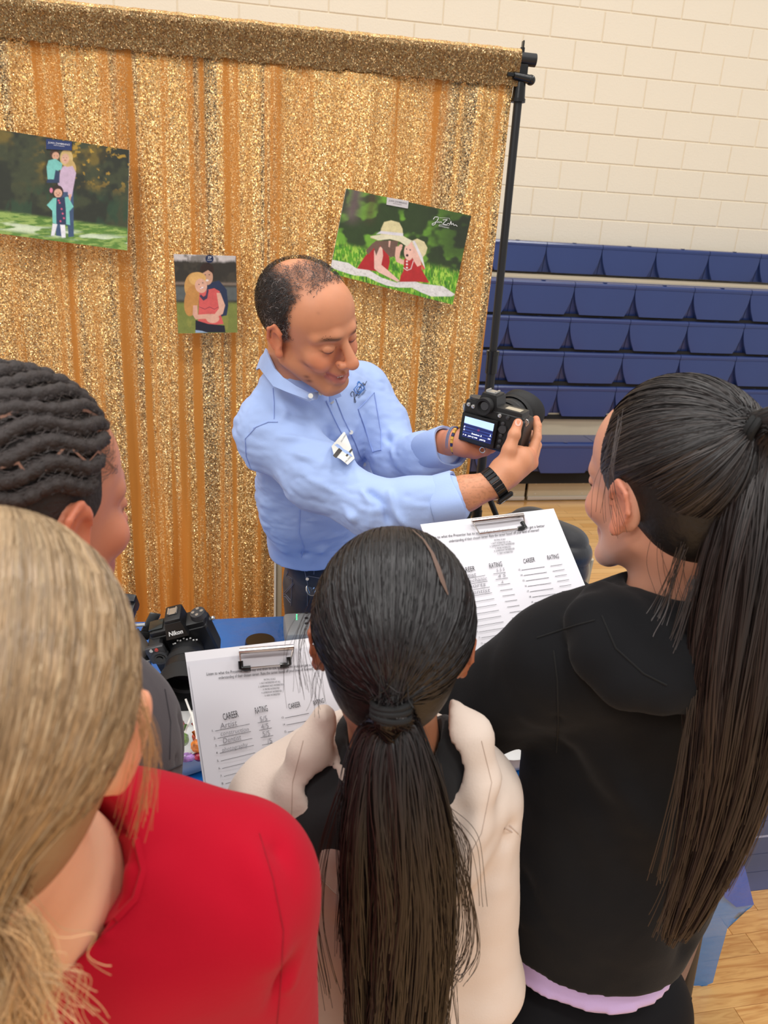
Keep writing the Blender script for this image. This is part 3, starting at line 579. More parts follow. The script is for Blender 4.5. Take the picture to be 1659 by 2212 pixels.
th = a.build('photo_print', 'tilted print of two babies in straw sun hats beside the pole')
ptag(th, 'magnet_label', [(836, 426), (883, 434), (881, 450.5), (835, 442)], (206, 200, 198), YP - .004, [('JUAN ZAMBRANO', (840, 434.5), (879, 441.5), 3.8), ('PHOTOGRAPHY', (849, 440), (868, 443.5), 2)], (110, 106, 112))
ink = Ink(lambda x, y: atY(x, y, YP - 0.003)); J = lambda pts, w=1.3: ink.line([S5(*q) for q in pts], w)
J([(1180, 385), (1195, 362), (1225, 362), (1232, 375), (1205, 420), (1190, 440), (1170, 445), (1168, 430), (1190, 420), (1215, 405)]); J([(1215, 405), (1225, 420), (1235, 405), (1240, 420), (1258, 408), (1262, 422)], .9); J([(1275, 392), (1320, 388), (1272, 432), (1310, 440), (1330, 425), (1345, 440), (1355, 400), (1362, 440), (1378, 425), (1385, 448), (1400, 440), (1418, 455)], 1.1); J([(1240, 370), (1340, 375), (1345, 395)], .5); J([(1238, 438), (1340, 450)], .5)
ink.text('PHOTOGRAPHY', S5(1230, 455), S5(1335, 478), 2.6); ink.build('lettering', mat('white_ink', (245, 245, 240), 0.5), th)
# ================================================================ table and what stands on it
TZ = 0.74
FILM = mat('blue_plastic_film', (8, 104, 184), 0.22, coat=0.4, bump=0.7, bscale=16, bdist=0.012, spec=0.6)
tb = thing('folding_table', 'long folding table standing between the pupils and the man in blue', 'table')
MB().box((0.42, 1.68, TZ - 0.023), (3.3, 0.78, 0.04), bevel=0.012).build('tabletop', mat('white_table_plastic', (225, 222, 215), 0.5), tb)
for x in (-1.1, 1.14):
    for y in (1.33, 2.02):
        lg = MB().tube([(x + (0.02 if x > 0 else 0), y, TZ - 0.04), (x, y - 0.02, 0.5), (x - 0.03 if x > 0 else x, y - 0.09 if y < 1.5 else y, 0.03)], 0.0135, 12).build('leg', mat('grey_steel_tube', (70, 66, 62), 0.4, 0.3), tb)
        MB().cyl((x - 0.03 if x > 0 else x, y - 0.09 if y < 1.5 else y, 0.0), (x - 0.029 if x > 0 else x, y - 0.087 if y < 1.5 else y, 0.05), 0.016).build('rubber_foot', BLKG, lg)
# film cloth: crinkled sheet on the top plus a ragged drop at the front
nu, nv = 150, 60; u, v = np.meshgrid(np.linspace(-1.24, 2.08, nu), np.linspace(0, 1, nv), indexing='ij')
s_ = v * 1.12; yy = np.where(s_ < 0.80, 2.08 - s_, 1.279 + 0.004 * np.sin(u * 30)); zz = np.where(s_ < 0.80, TZ, TZ - (s_ - 0.80)) ; nn = fbm(np.stack([u.ravel() * 5, v.ravel() * 6, u.ravel() * 0], 1), 4, 2.0).reshape(nu, nv) - 0.5
wr = 0.0012 + 0.004 * np.abs(nn); yy = np.where(s_ >= 0.80, yy - np.abs(nn) * 0.02, yy); zz = zz + np.where(s_ < 0.80, wr, 0.002)
V = np.stack([u, yy, zz], 2).reshape(-1, 3); I = np.arange(nu * nv).reshape(nu, nv); Q = np.stack([I[:-1, :-1], I[:-1, 1:], I[1:, 1:], I[1:, :-1]], 2).reshape(-1, 4)
cen = V[Q].mean(1); keep = ~((cen[:, 2] < TZ - 0.01) & (cen[:, 0] > 0.9)); Q = Q[keep]
cl = npmesh('tablecloth', V, Q, FILM, None, True); tag(cl, 'blue plastic film cloth spread over the folding table', 'tablecloth')
FILM2 = mat('thin_blue_film', (20, 130, 205), 0.25, alpha=0.82, bump=0.4, bscale=14, bdist=0.01, coat=0.3)
def sheet(name, px, Y, m, parent, amp=0.006, seed=0.0):
    """a hanging sheet cut to an outline in the plane Y, crinkled a little"""
    bm = bmesh.new(); Yf = Y if callable(Y) else (lambda y: Y); vs = [bm.verts.new(atY(x, y, Yf(y))) for x, y in px]; f = bm.faces.new(vs); bmesh.ops.triangulate(bm, faces=[f])
    for _ in range(4):
        es = [e for e in bm.edges if e.calc_length() > 0.03]
        if not es: break
        bmesh.ops.subdivide_edges(bm, edges=es, cuts=1); bmesh.ops.triangulate(bm, faces=[f for f in bm.faces if len(f.verts) > 3])
    P_ = np.array([v.co[:] for v in bm.verts]); d = (fbm(P_ * [7, 7, 2.5], 3, seed) - 0.5) * amp * 4
    for v, k in zip(bm.verts, d): v.co.y += k
    for f in bm.faces: f.smooth = True
    me = bpy.data.meshes.new(name); bm.to_mesh(me); bm.free(); return link(name, me, m, parent)
sheet('hanging_flap', [(1490, 1652), (1600, 1645), (1594, 1860), (1628, 1953), (1622, 1960), (1590, 1978), (1568, 2002), (1560, 2035), (1538, 2120), (1528, 2125), (1520, 2138), (1492, 2138), (1478, 1990)], 1.30, FILM2, cl, 0.01, 4.0)
sheet('torn_fold', [(1560, 1850), (1600, 1850), (1628, 1953), (1589, 1958), (1562, 1935)], 1.292, mat('deep_blue_film', (16, 88, 190), 0.2, coat=0.4, bump=0.5, bscale=20, bdist=0.01), cl, 0.008, 7.0)
MB().tube([(0.9, 1.276, TZ + 0.004), (2.08, 1.276, TZ + 0.004)], 0.0022).build('rolled_hem', mat('pale_film_edge', (205, 215, 235), 0.3), cl)
TAUPE = mat('taupe_satin', (112, 84, 76), 0.38, sheen=0.4, bump=0.3, bscale=22, bdist=0.01, var=0.10, vscale=4)
rn = sheet('table_runner', [(1380, 1660), (1672, 1642), (1659, 1690), (1625, 1775), (1594, 1850), (1555, 1930), (1520, 2010), (1500, 2060), (1465, 2150), (1449, 2203), (1400, 2216), (1300, 2240), (1320, 1900)], lambda y: 1.262 - 0.075 * (y - 1645) / 560, TAUPE, None, 0.006, 11.0)
tag(rn, 'taupe satin runner with white lettering hanging off the table front', 'table runner')
ink = Ink(lambda x, y: atY(x, y, 1.180)); V_, T_, wd = text_geo('PHOTOGRAPHY', space=1.25)
p0 = np.array([1279, 2256.0]); d = np.array([184, -88.0]) / wd; uv = np.array([9, -17.0]) / 0.72; ink.add(p0 + V_[:, :1] * d + V_[:, 1:] * uv, T_); ink.build('lettering', mat('white_thread', (238, 236, 222), 0.6), rn)
# print lying at the right table end
W4 = [P(*q) for q in ((1631, 1594, 1.66), (1690, 1641, 1.60), (1730, 1560, 1.80), (1662, 1490, 1.88))]
gp = thing('card_print', 'gold and pink photo card at the right end of the table', 'photo card')
MB().prism(W4, (0, 0, -0.004)).build('card', mat('white_board', (235, 232, 225), 0.7), gp, False)
c4 = sum(W4) / 4; MB().prism([p * 0.86 + c4 * 0.14 + np.array([0, 0, 0.0006]) for p in W4], (0, 0, 0.001)).build('picture', mat('gold_print', (214, 160, 80), 0.4, var=0.2, vscale=30), gp, False)
MB().prism([P(*q) + np.array([0, 0, 0.003]) for q in ((1652, 1540, 1.78), (1680, 1560, 1.74), (1690, 1530, 1.8), (1660, 1515, 1.82))], (0, 0, 0.001)).build('red_shape', mat('red_print', (214, 50, 44), 0.4), gp, False)

# ---- things on the cloth
def frameR(a, b, c): return np.stack([nrm(a), nrm(b), nrm(c)], 1)
BODY = mat('black_camera_body', (20, 20, 21), 0.42, bump=0.25, bscale=900, bdist=0.0004)
RUB = mat('black_rubber', (15, 15, 16), 0.65, bump=0.3, bscale=600, bdist=0.0004)
WHT = mat('white_print', (240, 240, 238), 0.5); SIL = mat('bright_steel', (200, 200, 198), 0.25, 0.9); GREYP = mat('dark_grey_panel', (54, 54, 56), 0.4)
def surf_text(name, s, o, R, w_, h_, m, parent, c, sh=0.0, bold=0.02):
    """raised lettering on a flat face: centre c, width w_, height h_ in the local frame (x right, y up, z out)"""
    V2, T, wd = text_geo(s, shear=sh, bold=bold); L = np.stack([(V2[:, 0] / wd - 0.5) * w_ + c[0], (V2[:, 1] / 0.72 - 0.5) * h_ + c[1], np.full(len(V2), c[2])], 1); return npmesh(name, o + L @ R.T, T, m, parent, False)
def put(mb, o, R, name, m, parent, **k):
    for v in mb.bm.verts: v.co = Vector(o) + Matrix(R) @ v.co
    return mb.build(name, m, parent, **k)
# camera on the table: local x right, y up, z towards the pupils
ct = thing('table_camera', 'black mirrorless camera facing the pupils on the blue cloth', 'camera')
uu = cw((-0.2, -0.78, -0.6)); ff = cw((0.12, 0.58, -0.793)); rr = np.cross(uu, ff); R = frameR(rr, uu, np.cross(rr, uu)); o = P(393, 1372, 1.76)
q = MB().box((0.0, -0.025, -0.012), (0.135, 0.1, 0.05), bevel=0.012, seg=3).box((-0.055, -0.03, 0.008), (0.035, 0.1, 0.06), bevel=0.014, seg=3).box((0.0, 0.02, -0.012), (0.128, 0.03, 0.046), bevel=0.008)
put(q, o, R, 'body', BODY, ct)
q = MB(); q.prism([(-0.026, 0.02, 0.028), (0.026, 0.02, 0.028), (0.018, 0.055, 0.016), (-0.018, 0.055, 0.016)], (0, 0, -0.052)); q.box((0, 0.056, -0.012), (0.038, 0.012, 0.05), bevel=0.006)
pz = put(q, o, R, 'viewfinder_hump', BODY, ct, angle=0.4)
put(MB().box((0, 0.064, -0.014), (0.022, 0.002, 0.02)).box((-0.009, 0.066, -0.014), (0.003, 0.003, 0.02)).box((0.009, 0.066, -0.014), (0.003, 0.003, 0.02)), o, R, 'hot_shoe', SIL, pz)
A_ = np.array([0, 0.020, 0.0285]); Rf = R @ frameR((1, 0, 0), (0, 0.946, -0.324), (0, 0.324, 0.946)); surf_text('lettering', 'Nikon', o + R @ np.array([0, 0.034, 0.0242]), Rf, 0.034, 0.0105, WHT, pz, (0, 0, 0.0008), 0.22, 0.03)
put(MB().box((-0.048, 0.037, -0.012), (0.032, 0.003, 0.03), bevel=0.001), o, R, 'top_display', mat('dark_glass', (30, 36, 36), 0.15, coat=0.6), ct)
dp = put(MB().cyl((-0.052, -0.012, 0.034), (-0.052, -0.012, 0.046), 0.021, 0.019).box((-0.055, -0.005, 0.036), (0.044, 0.05, 0.014), bevel=0.008), o, R, 'control_pad', GREYP, ct)
put(MB().cyl((-0.052, -0.012, 0.044), (-0.052, -0.012, 0.0475), 0.013).cyl((-0.052, -0.012, 0.046), (-0.052, -0.012, 0.05), 0.0075), o, R, 'dial', BLKG, dp)
for (x, y, mm) in ((-0.04, 0.018, SIL), (-0.028, 0.017, mat('red_button', (190, 60, 50), 0.3)), (-0.012 - 0.012, -0.0, SIL)):
    put(MB().cyl((x - 0.022, y - 0.004, 0.04), (x - 0.022, y - 0.004, 0.0445), 0.0042, n=14), o, R, 'button', mm, dp)
dl = put(MB().cyl((0.052, 0.034, -0.012), (0.052, 0.047, -0.012), 0.019, 0.017), o, R, 'mode_dial', GREYP, ct)
for k in range(4): put(MB().cyl((0.052 + 0.01 * math.cos(k * 1.57), 0.046, -0.012 + 0.01 * math.sin(k * 1.57)), (0.052 + 0.01 * math.cos(k * 1.57), 0.049, -0.012 + 0.01 * math.sin(k * 1.57)), 0.004, n=12), o, R, 'button', SIL, dl)
put(MB().cyl((0.072, 0.02, -0.01), (0.078, 0.022, -0.01), 0.004).sph((0.08, 0.022, -0.008), 0.0055), o, R, 'strap_lug', SIL, ct)
ln_ = put(MB().lathe([(0.030, 0.005), (0.034, 0.012), (0.036, 0.03), (0.039, 0.031), (0.041, 0.05), (0.044, 0.052), (0.045, 0.075), (0.047, 0.077), (0.049, 0.10), (0.0475, 0.10), (0.043, 0.078), (0.0, 0.076)], (0.006, -0.03, 0.0)), o, R, 'lens', BODY, ct)
put(MB().lathe([(0.0465, 0.096), (0.054, 0.105), (0.057, 0.15), (0.0555, 0.15), (0.051, 0.105), (0.046, 0.1)], (0.006, -0.03, 0)), o, R, 'lens_hood', RUB, ln_)
put(MB().lathe([(0.0455, 0.060), (0.0462, 0.0605), (0.0462, 0.0745), (0.0455, 0.075)], (0.006, -0.03, 0)), o, R, 'focus_ring', RUB, ln_)
q = MB()
for k in range(9): a_ = 0.7 + k * 0.2; q.box((0.006 + 0.0372 * math.cos(a_), -0.03 + 0.0372 * math.sin(a_), 0.02 + 0.004 * (k % 2)), (0.0035, 0.0025, 0.002))
put(q, o, R, 'scale_marks', WHT, ln_, smooth=False)
put(MB().lathe([(0.0, 0.079), (0.03, 0.082), (0.042, 0.078)], (0.006, -0.03, 0)), o, R, 'front_glass', mat('lens_glass', (20, 16, 30), 0.05, coat=1.0), ln_)
bb = o + R @ np.array([0, -0.075, -0.012]); MB().cyl((bb[0], bb[1], TZ + 0.003), (bb[0], bb[1], bb[2] + 0.02), 0.035, 0.02).build('base_plate', BODY, ct)
# stabiliser at the far left
gb = thing('camera_stabiliser', 'black handheld stabiliser rig with clamp lever left of the table camera', 'gimbal')
g0 = P(272, 1300, 1.85); Rg = frameR(cw((0.98, 0.1, 0)), cw((-0.1, 0.8, -0.6)), np.cross(cw((0.98, 0.1, 0)), cw((-0.1, 0.8, -0.6))))
put(MB().box((0, 0, 0), (0.055, 0.02, 0.05), bevel=0.006).box((0.022, 0.10, 0), (0.012, 0.2, 0.03), bevel=0.003), g0, Rg, 'arm', BLK, gb)
put(MB().cyl((0.008, -0.0105, 0.004), (0.008, -0.012, 0.004), 0.006), g0, Rg, 'screw_hole', DARK, gb)
gl = P(326, 1345, 1.82); Rl = frameR(cw((0.9, 0.2, 0.3)), cw((-0.35, 0.85, -0.3)), np.cross(cw((0.9, 0.2, 0.3)), cw((-0.35, 0.85, -0.3))))
lv = put(MB().box((0, 0, 0), (0.026, 0.05, 0.012), bevel=0.005).box((-0.012, 0.033, 0), (0.05, 0.02, 0.014), bevel=0.004), gl, Rl, 'clamp_lever', BLKG, gb)
for k in range(4): put(MB().box((0, -0.018 + k * 0.009, 0.006), (0.022, 0.004, 0.003), bevel=0.001), gl, Rl, 'grip_rib', mat('grey_rib', (120, 112, 102), 0.5), lv)
gh = P(305, 1385, 1.78); MB().tube([gh + cw((-.03, -.03, 0)) * 0.03, gh + cw((0.2, 1, 0)) * 0.02, gh + cw((-.3, 1, 0)) * 0.05], [0.016, 0.02, 0.014], 14).build('grip', mat('taupe_leatherette', (92, 84, 76), 0.5), gb)
MB().cyl(gh + cw((0, 1, 0)) * 0.045, gh + cw((0, 1, 0)) * 0.10, 0.02, 0.022).build('white_cap', mat('white_cap', (225, 228, 232), 0.4), gb)
MB().tube([gh + cw((-1, 0, 0)) * 0.04 + cw((0, -1, 0)) * 0.035, gh + cw((0.6, -.2, 0)) * 0.01 + cw((0, -1, 0)) * 0.035], 0.004).build('pin', SIL, gb)
MB().cyl((gh[0], gh[1], TZ + 0.003), (gh[0], gh[1], gh[2] - 0.02), 0.02).cyl((gh[0], gh[1], TZ + 0.003), (gh[0], gh[1], TZ + 0.02), 0.05).build('stand', BLK, gb)
# grey printer-like box
gx = thing('grey_device', 'small grey plastic box with green lights behind the ponytailed girl', 'device')
c_ = atZ(676, 1365, TZ + 0.05); gm = mat('light_grey_plastic', (150, 152, 152), 0.5); MB().box((c_[0], c_[1] + 0.02, TZ + 0.037), (0.155, 0.13, 0.066), bevel=0.02, seg=4).build('casing', gm, gx)
zt = TZ + 0.0705
for k in range(4): l_ = atZ(641, 1328 + k * 3.4, zt); MB().cyl(l_, l_ + np.array([0, 0, 0.0012]), 0.0018, n=10).build('status_light', mat('green_light', (90, 255, 170), 0.5, emit=1.6), gx)
for k in range(3):
    l_ = atZ(662, 1324 + k * 11.5, zt); MB().cyl(l_, l_ + np.array([0, 0, 0.0015]), 0.0052, n=16).build('button', mat('dark_grey_panel', (54, 54, 56)), gx)
cp = MB().cyl(atZ(562, 1389, TZ + 0.004), atZ(562, 1389, TZ + 0.004) + np.array([0, 0, 0.009]), 0.042, 0.04, n=40).cyl(atZ(562, 1389, TZ + 0.013), atZ(562, 1389, TZ + 0.013) + np.array([0, 0, 0.002]), 0.033, n=40).build('lens_cap', BLKG, None)
tag(cp, 'round black lens cap lying behind the left clipboard', 'lens cap')
# bowls
def bowl(name, c, r, h, label, group):
    t = MB(); n = 48; rings = []
    for (k, z) in ((0.60, 0.0), (0.72, 0.006), (0.86, h * 0.5), (0.98, h), (1.02, h + 0.003), (0.97, h + 0.001), (0.83, h * 0.5), (0.6, 0.012), (0.0, 0.01)):
        ring = []
        for i in range(n):
            a_ = 2 * math.pi * i / n; sq = (abs(math.cos(a_)) ** 3.5 + abs(math.sin(a_)) ** 3.5) ** (-1 / 3.5); ring.append(t.bm.verts.new((c[0] + r * k * sq * math.cos(a_ + 0.35), c[1] + r * k * sq * math.sin(a_ + 0.35), c[2] + z)))
        rings.append(ring)
    for A, B in zip(rings, rings[1:]):
        for i in range(n): t.bm.faces.new((A[i], A[(i + 1) % n], B[(i + 1) % n], B[i]))
    t.bm.faces.new(rings[0][::-1]); o_ = t.build(name, mat('white_melamine', (226, 226, 224), 0.25, coat=0.3), None, True, 1.0); return tag(o_, label, 'bowl', group)
bc = np.array([-0.135, 1.445, TZ + 0.003]); bowl('candy_bowl', bc, 0.105, 0.078, 'white square bowl of lollipops beside the left clipboard', 'white bowls on the table')
b2 = atZ(1112, 1662, TZ); bowl('candy_bowl', np.array([b2[0] + 0.005, 1.375, TZ + 0.003]), 0.088, 0.055, 'white bowl glimpsed under the arm of the girl in black', 'white bowls on the table')
WR = [((428, 1611), (196, 110, 40), 1.585, (414, 1538), 'orange lollipop in a clear wrapper at the front of the candy bowl'), ((431, 1590), (206, 70, 60), 1.62, (401, 1510), 'red wrapped lollipop behind the orange one in the bowl'), ((393, 1597), (110, 140, 80), 1.63, (415, 1542), 'green wrapped lollipop at the left of the candy bowl'), ((405, 1636), (150, 110, 170), 1.57, None, 'purple and white wrapped candy at the front rim of the bowl'), ((433, 1634), (150, 40, 60), 1.58, None, 'dark red wrapped candy beside the orange lollipop'), ((386, 1570), (190, 90, 90), 1.66, (384, 1545), 'pink wrapped lollipop at the back of the candy bowl')]
for i, (c2, rgb, t_, stk, lab) in enumerate(WR):
    c3 = P(*c2, t_); th = thing('lollipop' if stk else 'wrapped_candy', lab, 'candy', 'sweets in the white bowl'); q = MB().sph(c3, (0.0155, 0.0155, 0.014) if stk else (0.016, 0.011, 0.009), n=16)
    for v in q.bm.verts: v.co += (v.co - Vector(c3)) * (0.16 * (random.random() - 0.5))
    q.build('sweet', mat('wrapper_%d' % i, rgb, 0.2, var=0.7, vscale=90, coat=0.6), th, True, 0.3)
    if stk:
        e = P(stk[0], stk[1], t_ + 0.03); MB().tube([c3, e], 0.0024, 10).build('stick', mat('white_stick', (238, 234, 226), 0.5), th)
        d = nrm(e - c3); q = MB()
        for k in range(6): a_ = k; sd = np.cross(d, cw((math.cos(a_), math.sin(a_), 0.3))); q.prism([c3 + d * 0.012, c3 + d * 0.03 + sd * 0.010, c3 + d * 0.034 - sd * 0.002], sd * 0.0006)
        q.build('wrapper_frill', mat('wrapper_%d' % i, rgb), th, False)
# bottle, trays
bt = thing('bottle', 'white bottle with black screw cap behind the sleeve of the black hoodie', 'bottle'); bp_ = P(1084, 1432, 1.84)
MB().lathe([(0, TZ + 0.003), (0.026, TZ + 0.003), (0.028, TZ + 0.01), (0.028, bp_[2] - 0.03), (0.024, bp_[2] - 0.012), (0.021, bp_[2])], (bp_[0], bp_[1], 0)).build('body', mat('white_cap', (225, 228, 232)), bt)
MB().cyl((bp_[0], bp_[1], bp_[2] - 0.014), (bp_[0], bp_[1], bp_[2] + 0.012), 0.026).build('collar', BLKG, bt)
MB().cyl((bp_[0] + 0.004, bp_[1], bp_[2] + 0.01), (bp_[0] + 0.004, bp_[1], bp_[2] + 0.036), 0.0135).build('cap', BLKG, bt)
CLR = mat('clear_plastic', (235, 240, 240), 0.06, trans=0.9, spec=0.6)
tr = thing('clear_tray', 'clear plastic tray behind the right clipboard beside the bottle', 'tray'); c_ = atZ(1025, 1418, TZ + 0.02)
MB().box((c_[0], c_[1], TZ + 0.006), (0.13, 0.09, 0.004)).box((c_[0], c_[1] - 0.045, TZ + 0.024), (0.13, 0.003, 0.036)).box((c_[0], c_[1] + 0.045, TZ + 0.024), (0.13, 0.003, 0.036)).box((c_[0] - 0.065, c_[1], TZ + 0.024), (0.003, 0.09, 0.036)).box((c_[0] + 0.065, c_[1], TZ + 0.024), (0.003, 0.09, 0.036)).build('walls', CLR, tr, False)
MB().box((c_[0], c_[1], TZ + 0.012), (0.1, 0.06, 0.006), bevel=0.002).build('cards', mat('cream_cards', (210, 196, 160), 0.5, var=0.3, vscale=60), tr, False)
tr = thing('glitter_tray', 'clear tray of gold glitter behind the cream hoodie', 'tray'); c_ = atZ(925, 1530, TZ + 0.01)
MB().box((c_[0], c_[1] + 0.01, TZ + 0.008), (0.18, 0.08, 0.008), bevel=0.003).build('rim', CLR, tr); MB().box((c_[0], c_[1] + 0.01, TZ + 0.016), (0.15, 0.06, 0.006), bevel=0.002).build('glitter', sequin_mat('gold_glitter', 0.2), tr, False)

# ---- behind the table
jc = thing('folding_chair', 'folding chair behind the right clipboard, a black jacket over it', 'chair')
cx_, cy_ = 0.98, 2.24
for dx in (-0.2, 0.2):
    MB().tube([(cx_ + dx, cy_ - 0.02, 0.84), (cx_ + dx, cy_ + 0.02, 0.45), (cx_ + dx, cy_ + 0.28, 0.012)], 0.011).build('leg', BEIGE, jc); MB().tube([(cx_ + dx, cy_ + 0.25, 0.46), (cx_ + dx, cy_ + 0.02, 0.012)], 0.011).build('leg', BEIGE, jc)
MB().box((cx_, cy_ + 0.16, 0.45), (0.4, 0.36, 0.02), bevel=0.008).build('seat', BEIGE, jc); MB().box((cx_, cy_ - 0.02, 0.76), (0.4, 0.016, 0.14), bevel=0.006).build('backrest', BEIGE, jc)
f = Field((0.6, 2.02, 0.5), (1.3, 2.46, 1.06), 0.008)
f.chain([(0.76, 2.23, 0.66), (0.80, 2.23, 0.86), (0.94, 2.22, 0.92), (1.08, 2.22, 0.87), (1.13, 2.23, 0.66)], [0.05, 0.07, 0.08, 0.075, 0.05], k=0.03).cap((0.94, 2.22, 0.86), (0.94, 2.22, 0.62), 0.15, 0.16, n=(0, 1, 0), f=0.4, k=0.04)
V, Q = f.mesh(); N = normals(V, Q); V = crease(V, N, [([(0.7, 2.15, z), (1.2, 2.15, z + 0.02)], 0.07, 0) for z in (0.6,)]); V = V + N * (0.010 * np.abs(np.sin(V[:, 2] * 48 + V[:, 0] * 6)) ** 0.6)[:, None]
o = npmesh('puffer_jacket', V, Q, mat('black_nylon', (26, 26, 30), 0.4, sheen=0.2, bump=0.3, bscale=60), None); tag(o, 'black quilted jacket draped over the chair behind the right clipboard', 'jacket')
e_ = atY(601, 1300, 2.32); ea = thing('white_post', 'off-white metal post standing left of the jeans behind the table', 'post')
MB().box((e_[0], 2.32, 0.44), (0.022, 0.03, 0.88), bevel=0.004).build('upright', BEIGE, ea); MB().box((e_[0] - 0.012, 2.30, 0.44), (0.006, 0.01, 0.87)).build('rail', mat('white_stick', (238, 234, 226)), ea, False); MB().box((e_[0], 2.32, 0.006), (0.12, 0.12, 0.012), bevel=0.003).build('foot', BEIGE, ea)

# ================================================================ clipboards with the career worksheets
PAPER = mat('white_paper', (204, 202, 208), 0.75, bump=0.15, bscale=12, bdist=0.003); INKM = mat('black_ink', (46, 44, 48), 0.8); PENC = mat('pencil', (128, 126, 132), 0.8)
CHR = mat('chrome_wire', (205, 196, 190), 0.12, 1.0)
def clipboard(label, tl, tr, br, bl, clip, rows):
    """corners are (x, y, distance); everything lies in one plane"""
    cb_ = thing('clipboard', label, 'clipboard', 'worksheet clipboards held by the pupils'); A, B, D = P(*tl), P(*tr), P(*bl); f = plane_map(A, B, D); n = nrm(np.cross(B - A, D - A)); n = n if n @ (EYE - A) > 0 else -n
    E_ = f(br[0], br[1]); cor = [A, B, E_, D]; ce = sum(cor) / 4
    big = [ce + (p - ce) * 1.03 for p in cor]; up = nrm(A - D); big[0] = big[0] + up * 0.016; big[1] = big[1] + up * 0.016
    MB().prism([p - n * 0.0035 for p in big], -n * 0.003).build('board', mat('white_board_plastic', (214, 212, 216), 0.35), cb_, False)
    # the sheet: a gently waved grid
    nu_, nv_ = 24, 30; u, v = np.meshgrid(np.linspace(0, 1, nu_), np.linspace(0, 1, nv_), indexing='ij'); u = u.ravel()[:, None]; v = v.ravel()[:, None]
    Wp = (A * (1 - u) + B * u) * (1 - v) + (D * (1 - u) + E_ * u) * v; I = np.arange(nu_ * nv_).reshape(nu_, nv_); Q = np.stack([I[:-1, :-1], I[:-1, 1:], I[1:, 1:], I[1:, :-1]], 2).reshape(-1, 4)
    sh = npmesh('worksheet', Wp - n * 0.0012 + n * 0.0008 * np.sin(u * 9 + v * 4), Q, PAPER, cb_); sh2 = MB().prism([p + up * 0.006 + nrm(B - A) * (-0.003 if i in (0, 3) else -0.006) - n * 0.0032 for i, p in enumerate(cor)], n * 0.0003).build('under_sheet', PAPER, cb_, False)
    g = plane_map(A + n * 0.0006, B + n * 0.0006, D + n * 0.0006); ik = Ink(g); pk = Ink(plane_map(A + n * 0.0007, B + n * 0.0007, D + n * 0.0007)); rows(ik, pk)
    ik.build('printed_text', INKM, sh); pk.build('pencil_writing', PENC, sh)
    h = plane_map(A + n * 0.009, B + n * 0.009, D + n * 0.009); h2 = plane_map(A + n * 0.003, B + n * 0.003, D + n * 0.003); (x0, y0), (x1, y1), dep = clip; dn = np.array([dep[0], dep[1]])
    a, b = h(x0, y0), h(x1, y1); ck = MB().cyl(a, b, 0.0042, n=16); ck.prism([a - n * 0.006, b - n * 0.006, b - n * 0.006 + up * 0.006, a - n * 0.006 + up * 0.006], n * 0.002).build('clip_bar', CHR, cb_)
    c, d = h2(x0 + 8 + dn[0], y0 + dn[1]), h2(x1 - 4 + dn[0], y1 + dn[1]); wr_ = MB().tube([a, c, d, b], 0.0016, 8).build('clip_wire', CHR, cb_)
    for p, q in ((c, d), (d, c)):
        if p is c and dep[2] == 1: continue
        e = nrm(q - p); MB().tube([p + (a - c) * 0.45, p + (a - c) * 0.05, p + e * 0.004, p + e * 0.013], 0.0036, 10).build('rubber_tip', BLKG, wr_)
    return cb_, n, up
def rows1(ik, pk):
    t = ik.text
    t('Listen to what the Presenter has to say and then to ask questions so you can get a better', (446, 1459), (690, 1437), 6.5, bold=0.0); t('understanding of their chosen career. Rate the career based off your level of interest!', (472, 1467), (676, 1447), 6.5)
    for k, (s, a, b) in enumerate((('RATING SCALE', (570, 1470), (595, 1468)), ('1- NOT INTERESTED AT ALL', (560, 1478), (606, 1474)), ('2- SOMEWHAT NOT INTERESTED', (558, 1485.5), (612, 1480)), ('3- MAYBE INTERESTED', (568, 1491), (604, 1488)), ('4- SOMEWHAT INTERESTED', (565, 1498.5), (609, 1494)), ('5- VERY INTERESTED', (572, 1504.5), (605, 1501)))): t(s, a, b, 4)
    t('CAREER', (483, 1556), (516, 1548), 15); t('RATING', (552, 1542), (579, 1536), 14); t('CAREER', (624, 1532), (650, 1526), 12); t('RATING', (678, 1524), (701, 1518), 11)
    L = [((465, 1579), (539, 1564)), ((470, 1595), (542, 1580)), ((473, 1611), (545, 1595)), ((475, 1627), (548, 1610)), ((477, 1644), (551, 1626)), ((480, 1660), (554, 1642)), ((484, 1677), (557, 1658)), ((487, 1693), (560, 1673)), ((490, 1709), (563, 1689)), ((495, 1725), (566, 1705)), ((499, 1741), (569, 1721)), ((503, 1757), (572, 1737)), ]
    for k, (a, b) in enumerate(L):
        ik.line([a, b], 0.9); t('%d.' % (k + 1), (a[0] - 8 - (k > 8) * 3, a[1] + 2), (a[0] - 3, a[1] + 1.2), 5)
        x = 557 + k * 3.1; y = 1561.5 + k * 16; ik.line([(x, y), (x + 27, y - 5)], 0.9)
        x = 616 + k * 3; y = 1551 + k * 15.2; ik.line([(x, y), (x + 51, y - 10)], 0.9); t('%d.' % (k + 13), (x - 8, y + 1.6), (x - 2, y + 0.4), 4.5)
        x = 681 + k * 2.8; y = 1539.5 + k * 14.6; ik.line([(x, y), (x + 23, y - 4)], 0.9)
    for s, a, b, h in (('Artist', (476, 1574), (513, 1566), 12), ('construction', (476, 1589), (538, 1579), 9), ('Dentist', (482, 1606), (522, 1597), 12), ('photography', (480, 1624), (536, 1612), 9)): pk.text(s, a, b, h, shear=0.15)
    for k, s in enumerate(('5/5', '4/5', '5/5', '/5', '/5', '/5', '/5')): x = 562 + k * 3 + (8 if len(s) < 3 else 0); pk.text(s, (x, 1559 + k * 16), (x + 16 - (6 if len(s) < 3 else 0), 1556 + k * 16), 11)
